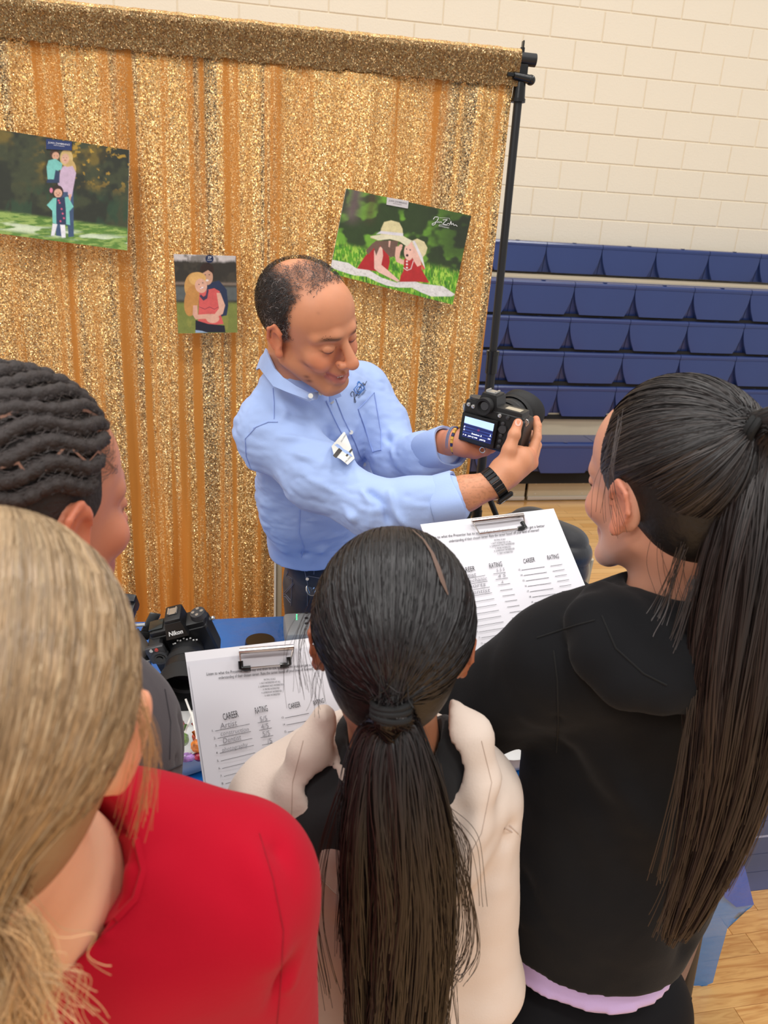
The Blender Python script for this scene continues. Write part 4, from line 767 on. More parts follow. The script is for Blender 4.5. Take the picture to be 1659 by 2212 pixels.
clipboard('left clipboard with pencilled ratings held by the girl in the cream hoodie', (408, 1437, 1.06), (738, 1397, 1.11), (779, 1713, 1), (461, 1805, 0.98), ((518, 1407), (634, 1398), (-5, 38, 0)), rows1)
def rows2(ik, pk):
    t = ik.text; Z = lambda x, y: (900 + x / 4.1475, 1080 + y / 4.1475)
    t('Listen to what the Presenter has to say and then to ask questions so you can get a better', Z(110, 352), Z(1148, 240), 6); t('understanding of their chosen career. Rate the career based off your level of interest!', Z(290, 380), Z(1098, 278), 6)
    for s, a, b in (('RATING SCALE', (695, 366), (795, 356)), ('1- NOT INTERESTED AT ALL', (665, 397), (848, 377)), ('2- SOMEWHAT NOT INTERESTED', (655, 423), (878, 394)), ('3- MAYBE INTERESTED', (702, 440), (846, 424)), ('4- SOMEWHAT INTERESTED', (694, 465), (878, 441)), ('5- VERY INTERESTED', (724, 486), (864, 466))): t(s, Z(*a), Z(*b), 3.6)
    t('CAREER', Z(385, 655), Z(525, 632), 11); t('RATING', Z(652, 612), Z(768, 592), 11); t('CAREER', Z(958, 568), Z(1062, 550), 10); t('RATING', Z(1172, 536), Z(1276, 520), 10)
    for k in range(12):
        x, y = 375 + k * 20.5, 715 + k * 52; y2 = y - 40; ik.line([Z(x, y), Z(x + 238, y2)], 0.8); t('%d.' % (k + 1), Z(x - 25, y + 6), Z(x - 6, y + 2), 4)
        x, y = 688 + k * 20.7, 663 + k * 49.3; ik.line([Z(x, y), Z(x + 108, y - 15)], 0.8)
        x, y = 940 + k * 19.3, 628 + k * 48.4; ik.line([Z(x, y), Z(x + 206, y - 30)], 0.8); t('%d.' % (k + 13), Z(x - 30, y + 5), Z(x - 8, y + 2), 4)
        x, y = 1200 + k * 20.2, 592 + k * 45.6; ik.line([Z(x, y), Z(x + 104, y - 16)], 0.8)
    for s, a, b, h in (('Artist', (400, 700), (535, 680), 9), ('mechanic', (430, 745), (632, 715), 8), ('Sports', (430, 795), (620, 768), 9), ('Dentist', (450, 850), (660, 820), 8), ('5 5 5', (715, 645), (790, 632), 7), ('4 5', (728, 697), (800, 684), 7), ('4', (760, 748), (778, 744), 6)): pk.text(s, Z(*a), Z(*b), h, shear=0.15)
clipboard('right clipboard with fainter writing held up below the photographer\'s hand', (918, 1145, 1.31), (1201, 1111, 1.34), (1303, 1366, 1), (1015, 1415, 1.10), ((1020, 1126), (1131, 1113), (8, 27, 1)), rows2)
# ================================================================ people
def hframe(f, u):
    f = cw(f); u = cw(u); u = nrm(u - f * (u @ f)); return np.stack([np.cross(f, u), f, u], 1)      # columns: right, forward, up
def kframe(f, u, px, py):
    """the same, with directions given relative to the line of sight through that point"""
    a = nrm([(px - 829.5) / FPX, (py - 1106) / FPX, 1.0]); z = np.array([0, 0, 1.0]); v = np.cross(z, a); c = z @ a; K = np.array([[0, -v[2], v[1]], [v[2], 0, -v[0]], [-v[1], v[0], 0]]); A = np.eye(3) + K + K @ K / (1 + c)
    return hframe(A @ nrm(f), A @ nrm(u))
def head(fd, smile=0.0, male=False, nose=1.0):
    """skull, face and ears in the head's own frame (x right, y forward, z up), metres for an adult"""
    fd.ell((0, -0.012, 0.034), (0.0775, 0.098, 0.086), k=0)
    fd.ell((0, 0.040, 0.040), (0.062, 0.050, 0.055), k=0.03)
    fd.ell((0, 0.030, -0.042), (0.058, 0.060, 0.068), k=0.035)
    fd.ell((0, -0.030, -0.04), (0.052, 0.055, 0.06), k=0.03)
    jw = 0.056 if male else 0.048
    for sx in (-1, 1):
        fd.cap((sx * jw, 0.002, -0.055), (sx * 0.020, 0.078, -0.104), 0.019 if male else 0.015, 0.017, k=0.022)
        fd.ell((sx * 0.042, 0.068 - 0.002 * smile, -0.030), (0.022, 0.018, 0.020), k=0.022)
        if smile: fd.ell((sx * 0.040, 0.078, -0.040), (0.017, 0.015, 0.017), k=0.012)
    fd.ell((0, 0.083, -0.106), (0.020, 0.016, 0.014), k=0.016)
    fd.chain([(-0.050, 0.070, 0.016), (-0.022, 0.089, 0.020), (0.022, 0.089, 0.020), (0.050, 0.070, 0.016)], [0.009, 0.010, 0.010, 0.009], k=0.014)
    for sx in (-1, 1):
        fd.ell((sx * 0.031, 0.103, -0.004), (0.019, 0.013, 0.011), 's', 0.010)
        fd.ell((sx * 0.031, 0.084, -0.004), (0.0155, 0.0125, 0.0125), k=0.004)
        fd.chain([(sx * 0.046, 0.081, -0.007), (sx * 0.031, 0.0965, -0.010), (sx * 0.017, 0.088, -0.006)], [0.0016, 0.0018, 0.0016], 's', 0.002)
    n = nose
    fd.cap((0, 0.090, 0.010), (0, 0.108 + 0.010 * n, -0.030), 0.0075, 0.0105 * n, k=0.010); fd.ell((0, 0.109 + 0.012 * n, -0.036), (0.0125 * n, 0.012, 0.0105), k=0.006)
    for sx in (-1, 1):
        fd.ell((sx * 0.0145 * n, 0.106, -0.039), (0.0085, 0.0125, 0.0085), k=0.006); fd.ell((sx * 0.0075, 0.113, -0.048), (0.0035, 0.006, 0.0035), 's', 0.002)
    w_, up = 0.022 + 0.010 * smile, 0.011 * smile
    fd.ell((0, 0.086, -0.070), (0.028, 0.015, 0.022), k=0.015)
    lp = lambda x, z, y: (x, y - 0.016 * (x / 0.03) ** 2, z)
    fd.chain([lp(-w_, -0.070 + up, 0.098), lp(-w_ * .5, -0.0675, 0.101), lp(0, -0.0685, 0.103), lp(w_ * .5, -0.0675, 0.101), lp(w_, -0.070 + up, 0.098)], [0.0028, 0.0045, 0.005, 0.0045, 0.0028], k=0.004)
    fd.chain([lp(-w_, -0.071 + up, 0.097), lp(-w_ * .5, -0.080, 0.100), lp(0, -0.083 - .003 * smile, 0.100), lp(w_ * .5, -0.080 - .0025 * smile, 0.099), lp(w_, -0.071 + up, 0.097)], [0.0028, 0.0052, 0.006, 0.0052, 0.0028], k=0.004)
    fd.chain([lp(-w_ - .002, -0.0705 + up, 0.103), lp(-w_ * .5, -0.0742, 0.108), lp(0, -0.0757, 0.110), lp(w_ * .5, -0.0742, 0.108), lp(w_ + .002, -0.0705 + up, 0.103)], [0.0014, 0.0022 + .0022 * smile, 0.0024 + .0034 * smile, 0.0022 + .0022 * smile, 0.0014], 's', 0.002)
    if smile: fd.ell((0, 0.104, -0.0745), (0.021, 0.010, 0.0052), 's', 0.003, R=None)
    if smile:
        for sx in (-1, 1): fd.chain([(sx * 0.021, 0.106, -0.038), (sx * 0.034, 0.095, -0.055), (sx * 0.039, 0.083, -0.075)], [0.0012, 0.0022, 0.0012], 's', 0.006)
    for sx in (-1, 1): ear(fd, sx)
def ear(fd, sx):
    A = np.array([[0.94, 0.30 * sx, 0.12 * sx], [-0.34 * sx, 0.93, 0.1], [-0.10 * sx, -0.16, 0.98]]).T
    fd.ell((sx * 0.080, -0.006, -0.006), (0.0085, 0.019, 0.032), k=0.006, R=A.T)
    fd.ell((sx * 0.088, 0.000, -0.006), (0.006, 0.0105, 0.017), 's', 0.004)
    fd.ell((sx * 0.083, 0.004, -0.034), (0.0065, 0.009, 0.010), k=0.006)
    fd.chain([(sx * 0.083, 0.010, 0.012), (sx * 0.088, -0.004, 0.025), (sx * 0.090, -0.018, 0.014), (sx * 0.088, -0.021, -0.008), (sx * 0.084, -0.010, -0.028)], [0.003, 0.0036, 0.0036, 0.0034, 0.003], k=0.003)
def loc(V, O, R, s): return (V - O) @ R / s
def join(parts):
    Vs, Qs, Cs, n = [], [], [], 0
    for V, Q, c in parts:
        Vs.append(V); Qs.append(Q + n); Cs.append(np.broadcast_to(c, (len(V), 3))); n += len(V)
    return np.concatenate(Vs), np.concatenate(Qs), np.concatenate(Cs)
def skin_mat(nm, spec=0.45): return mat(nm, (200, 150, 120), 0.48, attr=True, sss=0.18, bump=0.12, bscale=260, bdist=0.0008, var=0.05, vscale=30, spec=spec)
def blob(V, c, r): return np.exp(-(np.linalg.norm((V - np.array(c)) / np.array(r), axis=1)) ** 2)
def facecol(l, base, lip, stubble=0.0):
    base = lin(base); c = np.tile(base, (len(l), 1))
    c = mixc(c, np.array(base) * [1.12, 0.78, 0.74], np.clip(blob(l, (0.045, 0.08, -0.035), (0.025, 0.03, 0.025)) + blob(l, (-0.045, 0.08, -0.035), (0.025, 0.03, 0.025)) + blob(l, (0, 0.12, -0.036), (0.016, 0.016, 0.014)), 0, 1) * 0.55)
    c = mixc(c, np.array(base) * [1.05, 0.70, 0.62], sst(np.abs(l[:, 0]), 0.078, 0.086) * (np.abs(l[:, 2]) < 0.045) * 0.6)
    if stubble: c = mixc(c, np.array(base) * [0.62, 0.62, 0.68], sst(-l[:, 2], 0.048, 0.075) * sst(l[:, 1], 0.0, 0.05) * stubble)
    x = l[:, 0]; yy = l[:, 1] + 0.016 * (x / 0.03) ** 2; m = np.exp(-((l[:, 2] + 0.0765 - 0.011 * (np.abs(x) / 0.03) ** 2) / 0.0105) ** 4) * (np.abs(x) < 0.033) * sst(yy, 0.094, 0.099)
    c = mixc(c, lin(lip), m * 0.85)
    for sx in (-1, 1):
        e = l - np.array([sx * 0.033, 0.088, 0.0165 + 0.0]); c = mixc(c, lin((44, 32, 28)), np.exp(-(np.abs(e[:, 0] / 0.021) ** 4 + np.abs((e[:, 2] - 0.004 + (e[:, 0] * sx / 0.02) ** 2 * 0.003) / 0.0042) ** 2)) * (l[:, 1] > 0.05) * 0.85)
        c = mixc(c, lin((36, 26, 24)), np.exp(-np.abs((l[:, 0] - sx * 0.031) / 0.0155) ** 6 - np.abs((l[:, 2] + 0.0105 - 0.003 * ((l[:, 0] - sx * 0.031) / 0.015) ** 2) / 0.0018) ** 2) * (l[:, 1] > 0.07) * 0.9)
    return c
CENTR = np.array([0, -0.012, 0.036])
def ellpt(d, rad): return CENTR + d * np.array(rad)
def hairmask(d):
    x, y, z = d.T; face = ((y > 0.50) & (z < 0.60)) | ((y > 0.06 - 0.3 * (z < -0.2)) & (z < -0.15)) | (z < -0.72) | ((y > 0.60) & (z < 0.72) & (np.abs(x) < .5))
    ear_ = (np.abs(x) > 0.80) & (np.abs(y) < 0.24) & (z < -0.22)
    return ~(face | ear_)
def slerp(a, b, t):
    c = np.clip((a * b).sum(-1, keepdims=True), -1, 1); th = np.arccos(c); s_ = np.sin(th) + 1e-6; return (np.sin((1 - t) * th) * a + np.sin(t * th) * b) / s_
def scalp_strands(O, R, s, tie_dir, tie_loc, rad, N, K, layer=0.03, seed=1, wob=0.01, bundle=0.012, mask=hairmask, avoid=0.80):
    rs = np.random.RandomState(seed); d = rs.normal(size=(N * 4, 3)); d /= np.linalg.norm(d, axis=1)[:, None]; T = nrm(tie_dir)
    d = d[mask(d) & (d @ T < 0.97) & (d @ T > -0.93)][:N]; st_ = d.copy(); alive = np.ones(len(d), bool)
    for _ in range(60):                                      # walk back from the tie until the hairline
        ax_ = np.cross(T, st_); ax_ /= np.linalg.norm(ax_, axis=1)[:, None] + 1e-9; st2 = st_ * math.cos(0.04) + np.cross(ax_, st_) * math.sin(0.04)
        ok = mask(st2) & (st2 @ T > -0.9) & alive; st_[ok] = st2[ok]; alive &= ok
    N = len(st_); t = np.linspace(0, 1, K)[None, :, None]; mix = rs.rand(N, 1, 1) * 0.35 * (rs.rand(N, 1, 1) < 0.4); D = slerp(st_[:, None], T[None, None], mix + (1 - mix) * t)
    D = D + (np.stack([fbm(st_ * 7, 3, 1.0), fbm(st_ * 7, 3, 2.0), fbm(st_ * 7, 3, 3.0)], 1) - 0.5)[:, None] * wob * 7 * np.sin(t * math.pi) + rs.normal(size=(N, 1, 3)) * wob * np.sin(t * math.pi) + 0.35 * wob * np.sin(t * 9 + rs.rand(N, 1, 1) * 6); D /= np.linalg.norm(D, axis=2, keepdims=True)
    bad = ((np.abs(D[..., 0]) > avoid) & (np.abs(D[..., 1] + 0.06) < 0.27) & (D[..., 2] < -0.14) & (D[..., 2] > -0.62)).any(1); D = D[~bad]; N = len(D)
    lay = 1 + layer * rs.rand(N, 1, 1) * np.sin(np.clip(t * 3.0, 0, math.pi / 2)) - 0.012 * (1 - np.clip(t * 8, 0, 1)); Pl = CENTR + D * np.array(rad) * lay
    off = rs.normal(size=(N, 1, 3)) * bundle * 0.6; e = sst(t, 0.78, 1.0); Pl = Pl * (1 - e) + (np.array(tie_loc) + off) * e
    return O + (Pl * s) @ R.T, np.broadcast_to(D @ R.T, Pl.shape) + rs.normal(size=(N, 1, 3)) * 0.33
def tail_strands(path, rad, N, K, seed=2, wave=0.006, ends=0.18, flat=None):
    """a hanging tail of hair: centre line, radii, strands spread through the section"""
    rs = np.random.RandomState(seed); path = np.array(path, float); n = len(path); tt = np.linspace(0, n - 1, 60)
    def cat(A):                                              # Catmull-Rom
        out = []
        for q in tt:
            i = int(min(q, n - 2)); f = q - i; p = [A[max(i - 1, 0)], A[i], A[i + 1], A[min(i + 2, n - 1)]]
            out.append(0.5 * ((2 * p[1]) + (-p[0] + p[2]) * f + (2 * p[0] - 5 * p[1] + 4 * p[2] - p[3]) * f ** 2 + (-p[0] + 3 * p[1] - 3 * p[2] + p[3]) * f ** 3))
        return np.array(out)
    Cn = cat(path); Rr = cat(np.array(rad, float)[:, None])[:, 0]; T = np.gradient(Cn, axis=0); T /= np.linalg.norm(T, axis=1)[:, None]
    view = Cn - EYE; A = np.cross(T, view); A /= np.linalg.norm(A, axis=1)[:, None]; B = np.cross(A, T)
    ncl = 90; ca = rs.rand(ncl) * 2 * math.pi; cr_ = np.sqrt(rs.rand(ncl)); cid = rs.randint(0, ncl, N); cln = 1 - ends * 1.2 * rs.rand(ncl); cph = rs.rand(ncl, 2) * 6.28
    ang = rs.rand(N) * 2 * math.pi; rr = np.sqrt(rs.rand(N)) ** 0.8; L_ = np.clip((1 - ends * 0.5 * rs.rand(N) ** 2) * cln[cid], 0.3, 1)
    S = np.zeros((N, K, 3)); O_ = np.zeros((N, K, 3)); ph = rs.rand(N, 3) * 6.28; fl = 0.55 if flat is None else flat
    for k in range(K):
        q = k / (K - 1) * L_ * 59; i = np.minimum(q.astype(int), 58); f = (q - i)[:, None]; c = Cn[i] * (1 - f) + Cn[i + 1] * f; r = Rr[i] * (1 - f[:, 0]) + Rr[i + 1] * f[:, 0]
        tw = ang + 0.25 * np.sin(k / K * 5 + ph[:, 0]); u = np.cos(tw) * rr; v = np.sin(tw) * rr * fl; z = k / (K - 1); g_ = 0.80 * sst(z, 0.05, 0.55); u = u * (1 - g_) + g_ * np.cos(ca[cid]) * cr_[cid] * (1 + 0.1 * np.sin(z * 7 + cph[cid, 0])); v = v * (1 - g_) + g_ * fl * np.sin(ca[cid]) * cr_[cid]; u = u + 0.10 * z * np.sin(z * 6 + cph[cid, 1])
        u = u + 0.4 * wave / 0.05 * z * np.sin(z * 11 + ph[:, 1]); S[:, k] = c + A[i] * (u * r)[:, None] + B[i] * (v * r)[:, None]; O_[:, k] = A[i] * np.cos(tw)[:, None] * 0.8 + B[i] * (np.sin(tw))[:, None] - view[i] / np.linalg.norm(view[i], axis=1)[:, None] * 0.3
    return S, O_
def strand_col(N, K, root, tip, seed=3, jit=0.35, hi=None, S=None):
    rs = np.random.RandomState(seed); t = np.linspace(0, 1, K)[None, :, None]; c = np.array(lin(root)) * (1 - t) + np.array(lin(tip)) * t; c = c * (1 + jit * (rs.rand(N, 1, 1) * 2 - 1)) 
    if hi is not None: c = np.where(rs.rand(N, 1, 1) < 0.18, c * 0.5 + 0.5 * np.array(lin(hi)), c)
    if S is not None: c = c * (0.45 + 1.1 * fbm(S[:, K // 3] * 60, 3, seed))[:, None, None]
    return np.broadcast_to(c, (N, K, 3)).copy()
HAIRM = mat('hair_strands', (40, 34, 32), 0.46, attr=True, spec=0.5)
def hair_shell(O, R, s, rad, h, rgb, name, parent, extra=None, dark=None, mat_=None):
    fd = Field(O - 0.17 * s, O + 0.17 * s, h); fd.frame(O, R, s); c = CENTR
    fd.ell(c, rad, k=0); fd.ell((0, -0.04, -0.01), (0.068, 0.066, 0.075), k=0.02)
    fd.ell((0, 0.125, -0.035), (0.085, 0.075, 0.098), 's', 0.008); fd.ell((0, 0.06, -0.12), (0.09, 0.06, 0.07), 's', 0.01)
    for sx in (-1, 1): fd.ell((sx * 0.092, 0.004, -0.018), (0.025, 0.024, 0.034), 's', 0.006)
    if extra: extra(fd)
    V, Q = fd.mesh(2); return npmesh(name, V, Q, mat_ or mat('hair_base_%s' % (dark or name), rgb, 0.5, bump=0.6, bscale=60, bdist=0.003, stretch=(6, 6, 1)), parent)
def cloth_mat(nm, rgb, rough=0.85, bump=0.25, sheen=0.3, var=0.05, **k): return mat(nm, rgb, rough, bump=bump, bscale=340, bdist=0.0006, sheen=sheen, var=var, vscale=7, **k)
def add_noise(V, N, sc_, amp, seed=0.0, dirs=(1, 1, 1)): return V + N * ((fbm(V * np.array(dirs) * sc_, 3, seed) - 0.5) * 2 * amp)[:, None]
def stripe(name, pts, f, r, m, parent, n=6, closed=False):
    """a thin cord laid on a surface through the mapping f; pts are photograph points"""
    q = []
    for a, b in zip(pts, pts[1:]):
        L_ = max(2, int(np.hypot(b[0] - a[0], b[1] - a[1]) / 8)); q += [np.array(a) + (np.array(b) - np.array(a)) * i / L_ for i in range(L_)]
    q.append(np.array(pts[-1])); return MB().tube([f(*p) for p in q], r, n, closed).build(name, m, parent)
def legs(parent, hipc, w_, foot_y, m, shoe, rz=0.0, hz=0.85, thick=0.078, name='trousers'):
    fd = Field((hipc[0] - 0.3, min(hipc[1], foot_y) - 0.3, 0.0), (hipc[0] + 0.3, max(hipc[1], foot_y) + 0.3, hipc[2] + 0.2), 0.012)
    fd.cap((hipc[0] - w_ * 0.5, hipc[1], hipc[2]), (hipc[0] + w_ * 0.5, hipc[1], hipc[2]), 0.115 * w_ / 0.16, k=0.03); ft = []
    for sx in (-1, 1):
        k_ = (hipc[0] + sx * w_ * 0.62, (hipc[1] + foot_y) / 2 - 0.01, hipc[2] * 0.52); a_ = (hipc[0] + sx * w_ * 0.62, foot_y, 0.09); ft.append(a_)
        fd.cap((hipc[0] + sx * w_ * 0.55, hipc[1], hipc[2] - 0.04), k_, thick, thick * 0.72, k=0.04).cap(k_, a_, thick * 0.72, thick * 0.55, k=0.02)
    V, Q = fd.mesh(1); o = npmesh(name, V, Q, m, parent)
    for a_ in ft:
        f2 = Field((a_[0] - 0.09, a_[1] - 0.16, -0.01), (a_[0] + 0.09, a_[1] + 0.22, 0.16), 0.008); dy = math.cos(rz); dx = math.sin(rz)
        f2.cap((a_[0] - dx * 0.03, a_[1] - dy * 0.03, 0.05), (a_[0] + dx * 0.13, a_[1] + dy * 0.13, 0.04), 0.042, 0.038, k=0.02).cap((a_[0], a_[1], 0.06), (a_[0], a_[1], 0.11), 0.042, k=0.02).cut((0, 0, 0.004), (0, 0, -1))
        V, Q = f2.mesh(1); npmesh('shoe', V, Q, shoe, parent)
    return o
def inner_body(NB, torso, arms, legs_=None, h=0.012):
    """hidden trunk and limbs under the clothes, so that the figure is whole"""
    pts = np.array([NB] + [p for p, r in torso] + [p for a in arms for p, r in a]); fd = Field(pts.min(0) - 0.2, pts.max(0) + 0.2, h)
    torso = torso[:3]; fd.chain([p for p, r in torso], [r * 0.66 for p, r in torso], k=0.03)
    for a in arms: fd.chain([p for p, r in a], [r * 0.66 for p, r in a], k=0.02)
    fd.cap(NB, torso[0][0], 0.045, 0.06, k=0.03); return fd.mesh(1)

# ---------------------------------------------------------------- the man
man = thing('person', 'balding man in light blue shirt showing the back of a camera to the pupils', 'person')
MO = P(665, 698, 1.6); MR = hframe((0.765, 0.50, -0.41), (0.10, -0.72, -0.685)); MS = 1.05
NB = P(632, 838, 1.74); Rs, Ls = P(587, 934, 1.74), P(778, 852, 1.98); Re, Le = P(800, 1098, 1.61), P(858, 992, 1.88); Rw, Lw = P(1068, 1045, 1.585), P(984, 953, 1.70)
C1, C2, C3, HP = P(676, 935, 1.88), P(684, 1050, 2.04), P(703, 1140, 2.19), P(716, 1235, 2.33)
TF = nrm((0.73, -0.68, -0.15))
SK = (206, 140, 104)
fd = Field(MO - 0.175, MO + 0.175, 0.0022).frame(MO, MR, MS); head(fd, 1.0, True, 1.12)
nk = (NB - MO) @ MR / MS; fd.cap((0, -0.030, -0.06), nk, 0.055, 0.060, k=0.02); V, Q = fd.mesh(1); V1 = V; Q1 = Q
l = loc(V, MO, MR, MS); c = facecol(l, SK, (176, 98, 92), 0.35)
d = (l - CENTR) / np.array([0.078, 0.098, 0.087]); d /= np.linalg.norm(d, axis=1)[:, None]
def mandens(d):
    x, y, z = d.T; side = sst(y, 0.62, 0.38) if False else (1 - sst(y, 0.22 + 0.25 * sst(z, .3, .8), 0.42 + 0.30 * sst(z, .3, .8)))
    low = sst(z, -0.62, -0.40) if False else (1 - sst(-z, 0.35 + 0.25 * sst(-y, -.2, .4), 0.55 + 0.25 * sst(-y, -.2, .4)))
    top = 1 - 0.55 * sst(z, 0.62, 0.85); bald = 1 - 1.0 * np.exp(-(((x - .05) / 0.36) ** 2 + ((y + 0.30) / 0.36) ** 2) ** 1.5) * (z > 0.3)
    front = 1 - sst(y, 0.50, 0.66); temple = 1 - 0.95 * np.exp(-(((np.abs(x) - .62) / 0.22) ** 2 + ((y - 0.50) / 0.25) ** 2))
    burn = np.exp(-(((y - 0.16) / 0.13) ** 2 + ((z + 0.22) / 0.22) ** 2)) * (np.abs(x) > .7)
    base = np.clip(side * low * top * bald * temple, 0, 1); isl = 0.5 * (z > 0.55) * front * bald; return np.clip(np.maximum(np.maximum(base, isl * temple), burn * .8), 0, 1)
den = mandens(d) * (np.linalg.norm((l - CENTR) / np.array([0.078, 0.098, 0.087]), axis=1) < 1.12) * (np.abs(l[:, 0]) < 0.083)
c = mixc(c, lin((58, 44, 40)), den * 0.85)
for q, r_, k_ in (((0.058, 0.062, -0.040), 0.006, .5), ((0.062, 0.052, -0.044), 0.005, .5), ((0.055, 0.055, -0.075), 0.0035, .75), ((0.052, 0.060, -0.084), 0.004, .8), ((0.07, 0.05, 0.0), 0.003, .4), ((0.048, 0.075, 0.07), 0.0025, .4)): c = mixc(c, lin((96, 52, 44)), blob(l, q, (r_, r_ * 3, r_)) * k_)
HC = lin((206, 142, 106))
def hand_mesh(lo, hi, fn, h=0.0019):
    f2 = Field(lo, hi, h); fn(f2); return f2.mesh(1)
def rhand(f2):
    f2.chain([P(940, 1085, 1.60), P(1005, 1066, 1.59), Rw, P(1090, 1020, 1.59)], [0.043, 0.037, 0.0275, 0.031], k=0.01)
    f2.cap(Rw, P(1116, 996, 1.605), 0.027, 0.033, k=0.012); f2.cap(P(1092, 1018, 1.59), P(1136, 985, 1.625), 0.028, 0.020, k=0.014); f2.cap(P(1100, 1022, 1.60), P(1146, 1000, 1.64), 0.024, 0.017, k=0.014)
    f2.chain([P(1088, 1014, 1.585), P(1100, 972, 1.575), P(1111, 938, 1.575), P(1119, 914, 1.58)], [0.021, 0.0145, 0.0118, 0.0100], k=0.006); f2.ell(P(1111, 940, 1.573), (0.0125,) * 3, k=0.004)
    for ps, rs_ in (([(1146, 984, 1.632), (1160, 945, 1.645), (1161, 920, 1.655), (1158, 905, 1.66)], [0.0125, 0.0098, 0.009, 0.0078]), ([(1150, 992, 1.645), (1160, 962, 1.675), (1146, 938, 1.695), (1128, 930, 1.70)], [0.0125, 0.0102, 0.0092, 0.008]),
                    ([(1146, 1003, 1.65), (1152, 985, 1.69), (1138, 965, 1.715), (1120, 957, 1.72)], [0.012, 0.0098, 0.0088, 0.0078]), ([(1138, 1012, 1.655), (1141, 1000, 1.69), (1127, 984, 1.71), (1110, 976, 1.715)], [0.0108, 0.0088, 0.008, 0.007])):
        f2.chain([P(*p) for p in ps], rs_, k=0.0035)
def lhand(f2):
    f2.chain([P(905, 975, 1.80), P(950, 962, 1.745), Lw, P(1000, 958, 1.69)], [0.040, 0.033, 0.026, 0.026], k=0.01)
    f2.cap(Lw, P(1026, 966, 1.70), 0.025, 0.026, k=0.012); f2.cap(P(1000, 962, 1.69), P(1040, 972, 1.72), 0.022, 0.016, k=0.012)
    f2.chain([P(1003, 955, 1.70), P(1010, 930, 1.75), P(1022, 905, 1.79)], [0.015, 0.012, 0.0095], k=0.005)
    for ps in ([(1034, 966, 1.72), (1065, 955, 1.77), (1092, 925, 1.80), (1102, 905, 1.80)], [(1036, 970, 1.71), (1066, 964, 1.755), (1098, 940, 1.79), (1112, 922, 1.79)], [(1034, 974, 1.70), (1060, 970, 1.735), (1088, 952, 1.765), (1100, 940, 1.765)], [(1028, 976, 1.695), (1050, 975, 1.72), (1072, 963, 1.74), (1082, 955, 1.74)]):
        f2.chain([P(*p) for p in ps], [0.012, 0.0098, 0.009, 0.008], k=0.0035)
b1, b2_ = P(925, 1110, 1.70), P(1175, 880, 1.55)
Vr, Qr = hand_mesh(np.minimum(b1, b2_) - 0.06, np.maximum(b1, b2_) + 0.06, rhand, 0.0026); b1, b2_ = P(890, 990, 1.82), P(1120, 890, 1.67); Vl, Ql = hand_mesh(np.minimum(b1, b2_) - 0.05, np.maximum(b1, b2_) + 0.05, lhand, 0.0024)
cr_ = np.tile(HC, (len(Vr), 1)); cr_ = mixc(cr_, np.array(HC) * [1.05, 0.72, 0.68], np.clip(sum(np.exp(-(np.linalg.norm(Vr - P(*p), axis=1) / 0.013) ** 2) for p in ((1119, 914, 1.58), (1158, 905, 1.66), (1146, 984, 1.62), (1150, 995, 1.63))), 0, 1) * 0.7)
cr_ = mixc(cr_, np.array(HC) * 0.62, (sst(fbm(Vr @ np.array([[1, 0, 0], [0, 1, 0], [0, 0, 1]]) * [220, 220, 420], 2, 3), .55, .7) * sst(np.linalg.norm(Vr - P(1119, 960, 1.58), axis=1), .06, .11) * .5))
Vt, Qt = inner_body(NB, [(C1, .155), (C2, .155), (C3, .15)], [[(Rs, .07), (Re, .052), (P(960, 1080, 1.6), .045)], [(Ls, .07), (Le, .052), (P(930, 970, 1.78), .045)]])
V, Q, cc = join([(V1, Q1, c), (Vr, Qr, cr_), (Vl, Ql, np.array(lin((200, 132, 104)))), (Vt, Qt, np.array(lin(SK)))])
npmesh('body', V, Q, skin_mat('skin_surface'), man, True, cc)
nail = MB(); nf = surf_map(Vr, Qr, 0.0004)
tn = [nf(1119 + 6.5 * math.cos(a) , 913.5 + 7.5 * math.sin(a)) for a in np.linspace(0, 6.28, 13)[:-1]]; nail.prism(tn, (0, 0, 0.0004)).build('thumbnail', mat('nail', (226, 158, 138), 0.3, coat=0.3), man)
# teeth
f2 = Field(MO - 0.16, MO + 0.16, 0.0025).frame(MO, MR, MS); tm = MB()
for k in range(-5, 6):
    x = k * 0.0052; p = MO + MR @ (np.array([x, 0.0985 - 0.011 * (x / 0.025) ** 2 - 0.0003 * abs(k), -0.0725 + 0.0035 * (abs(k) / 4) ** 2]) * MS); tm.box(p, (0.0049, 0.003, 0.007), R=MR, bevel=0.0008, seg=1)
tm.build('teeth', mat('tooth_enamel', (224, 214, 200), 0.3), man)
# short curly hair
rs = np.random.RandomState(5); d = rs.normal(size=(60000, 3)); d /= np.linalg.norm(d, axis=1)[:, None]; dn_ = mandens(d); d = d[(dn_ > 0.08) & (rs.rand(len(d)) < dn_ * 0.42)][:8000]; N_ = len(d); K = 6
base = CENTR + d * np.array([0.0785, 0.099, 0.087]); t = np.linspace(0, 1, K)[None, :, None]; tg = np.cross(d, rs.normal(size=(N_, 3))); tg /= np.linalg.norm(tg, axis=1)[:, None]; b_ = np.cross(d, tg)
flow = np.array([0, -0.6, -0.8]); flow = flow - d * (d @ flow)[:, None]; L_ = (0.007 + 0.007 * mandens(d))[:, None, None]; ph = rs.rand(N_, 1, 1) * 6.28
S = base[:, None] + d[:, None] * (0.0008 + L_ * 0.42 * np.sin(t * 2.2)) + (flow[:, None] * 0.6 + tg[:, None] * 0.7) * L_ * t + (tg[:, None] * np.cos(t * 5 + ph) + b_[:, None] * np.sin(t * 5 + ph)) * L_ * 0.22
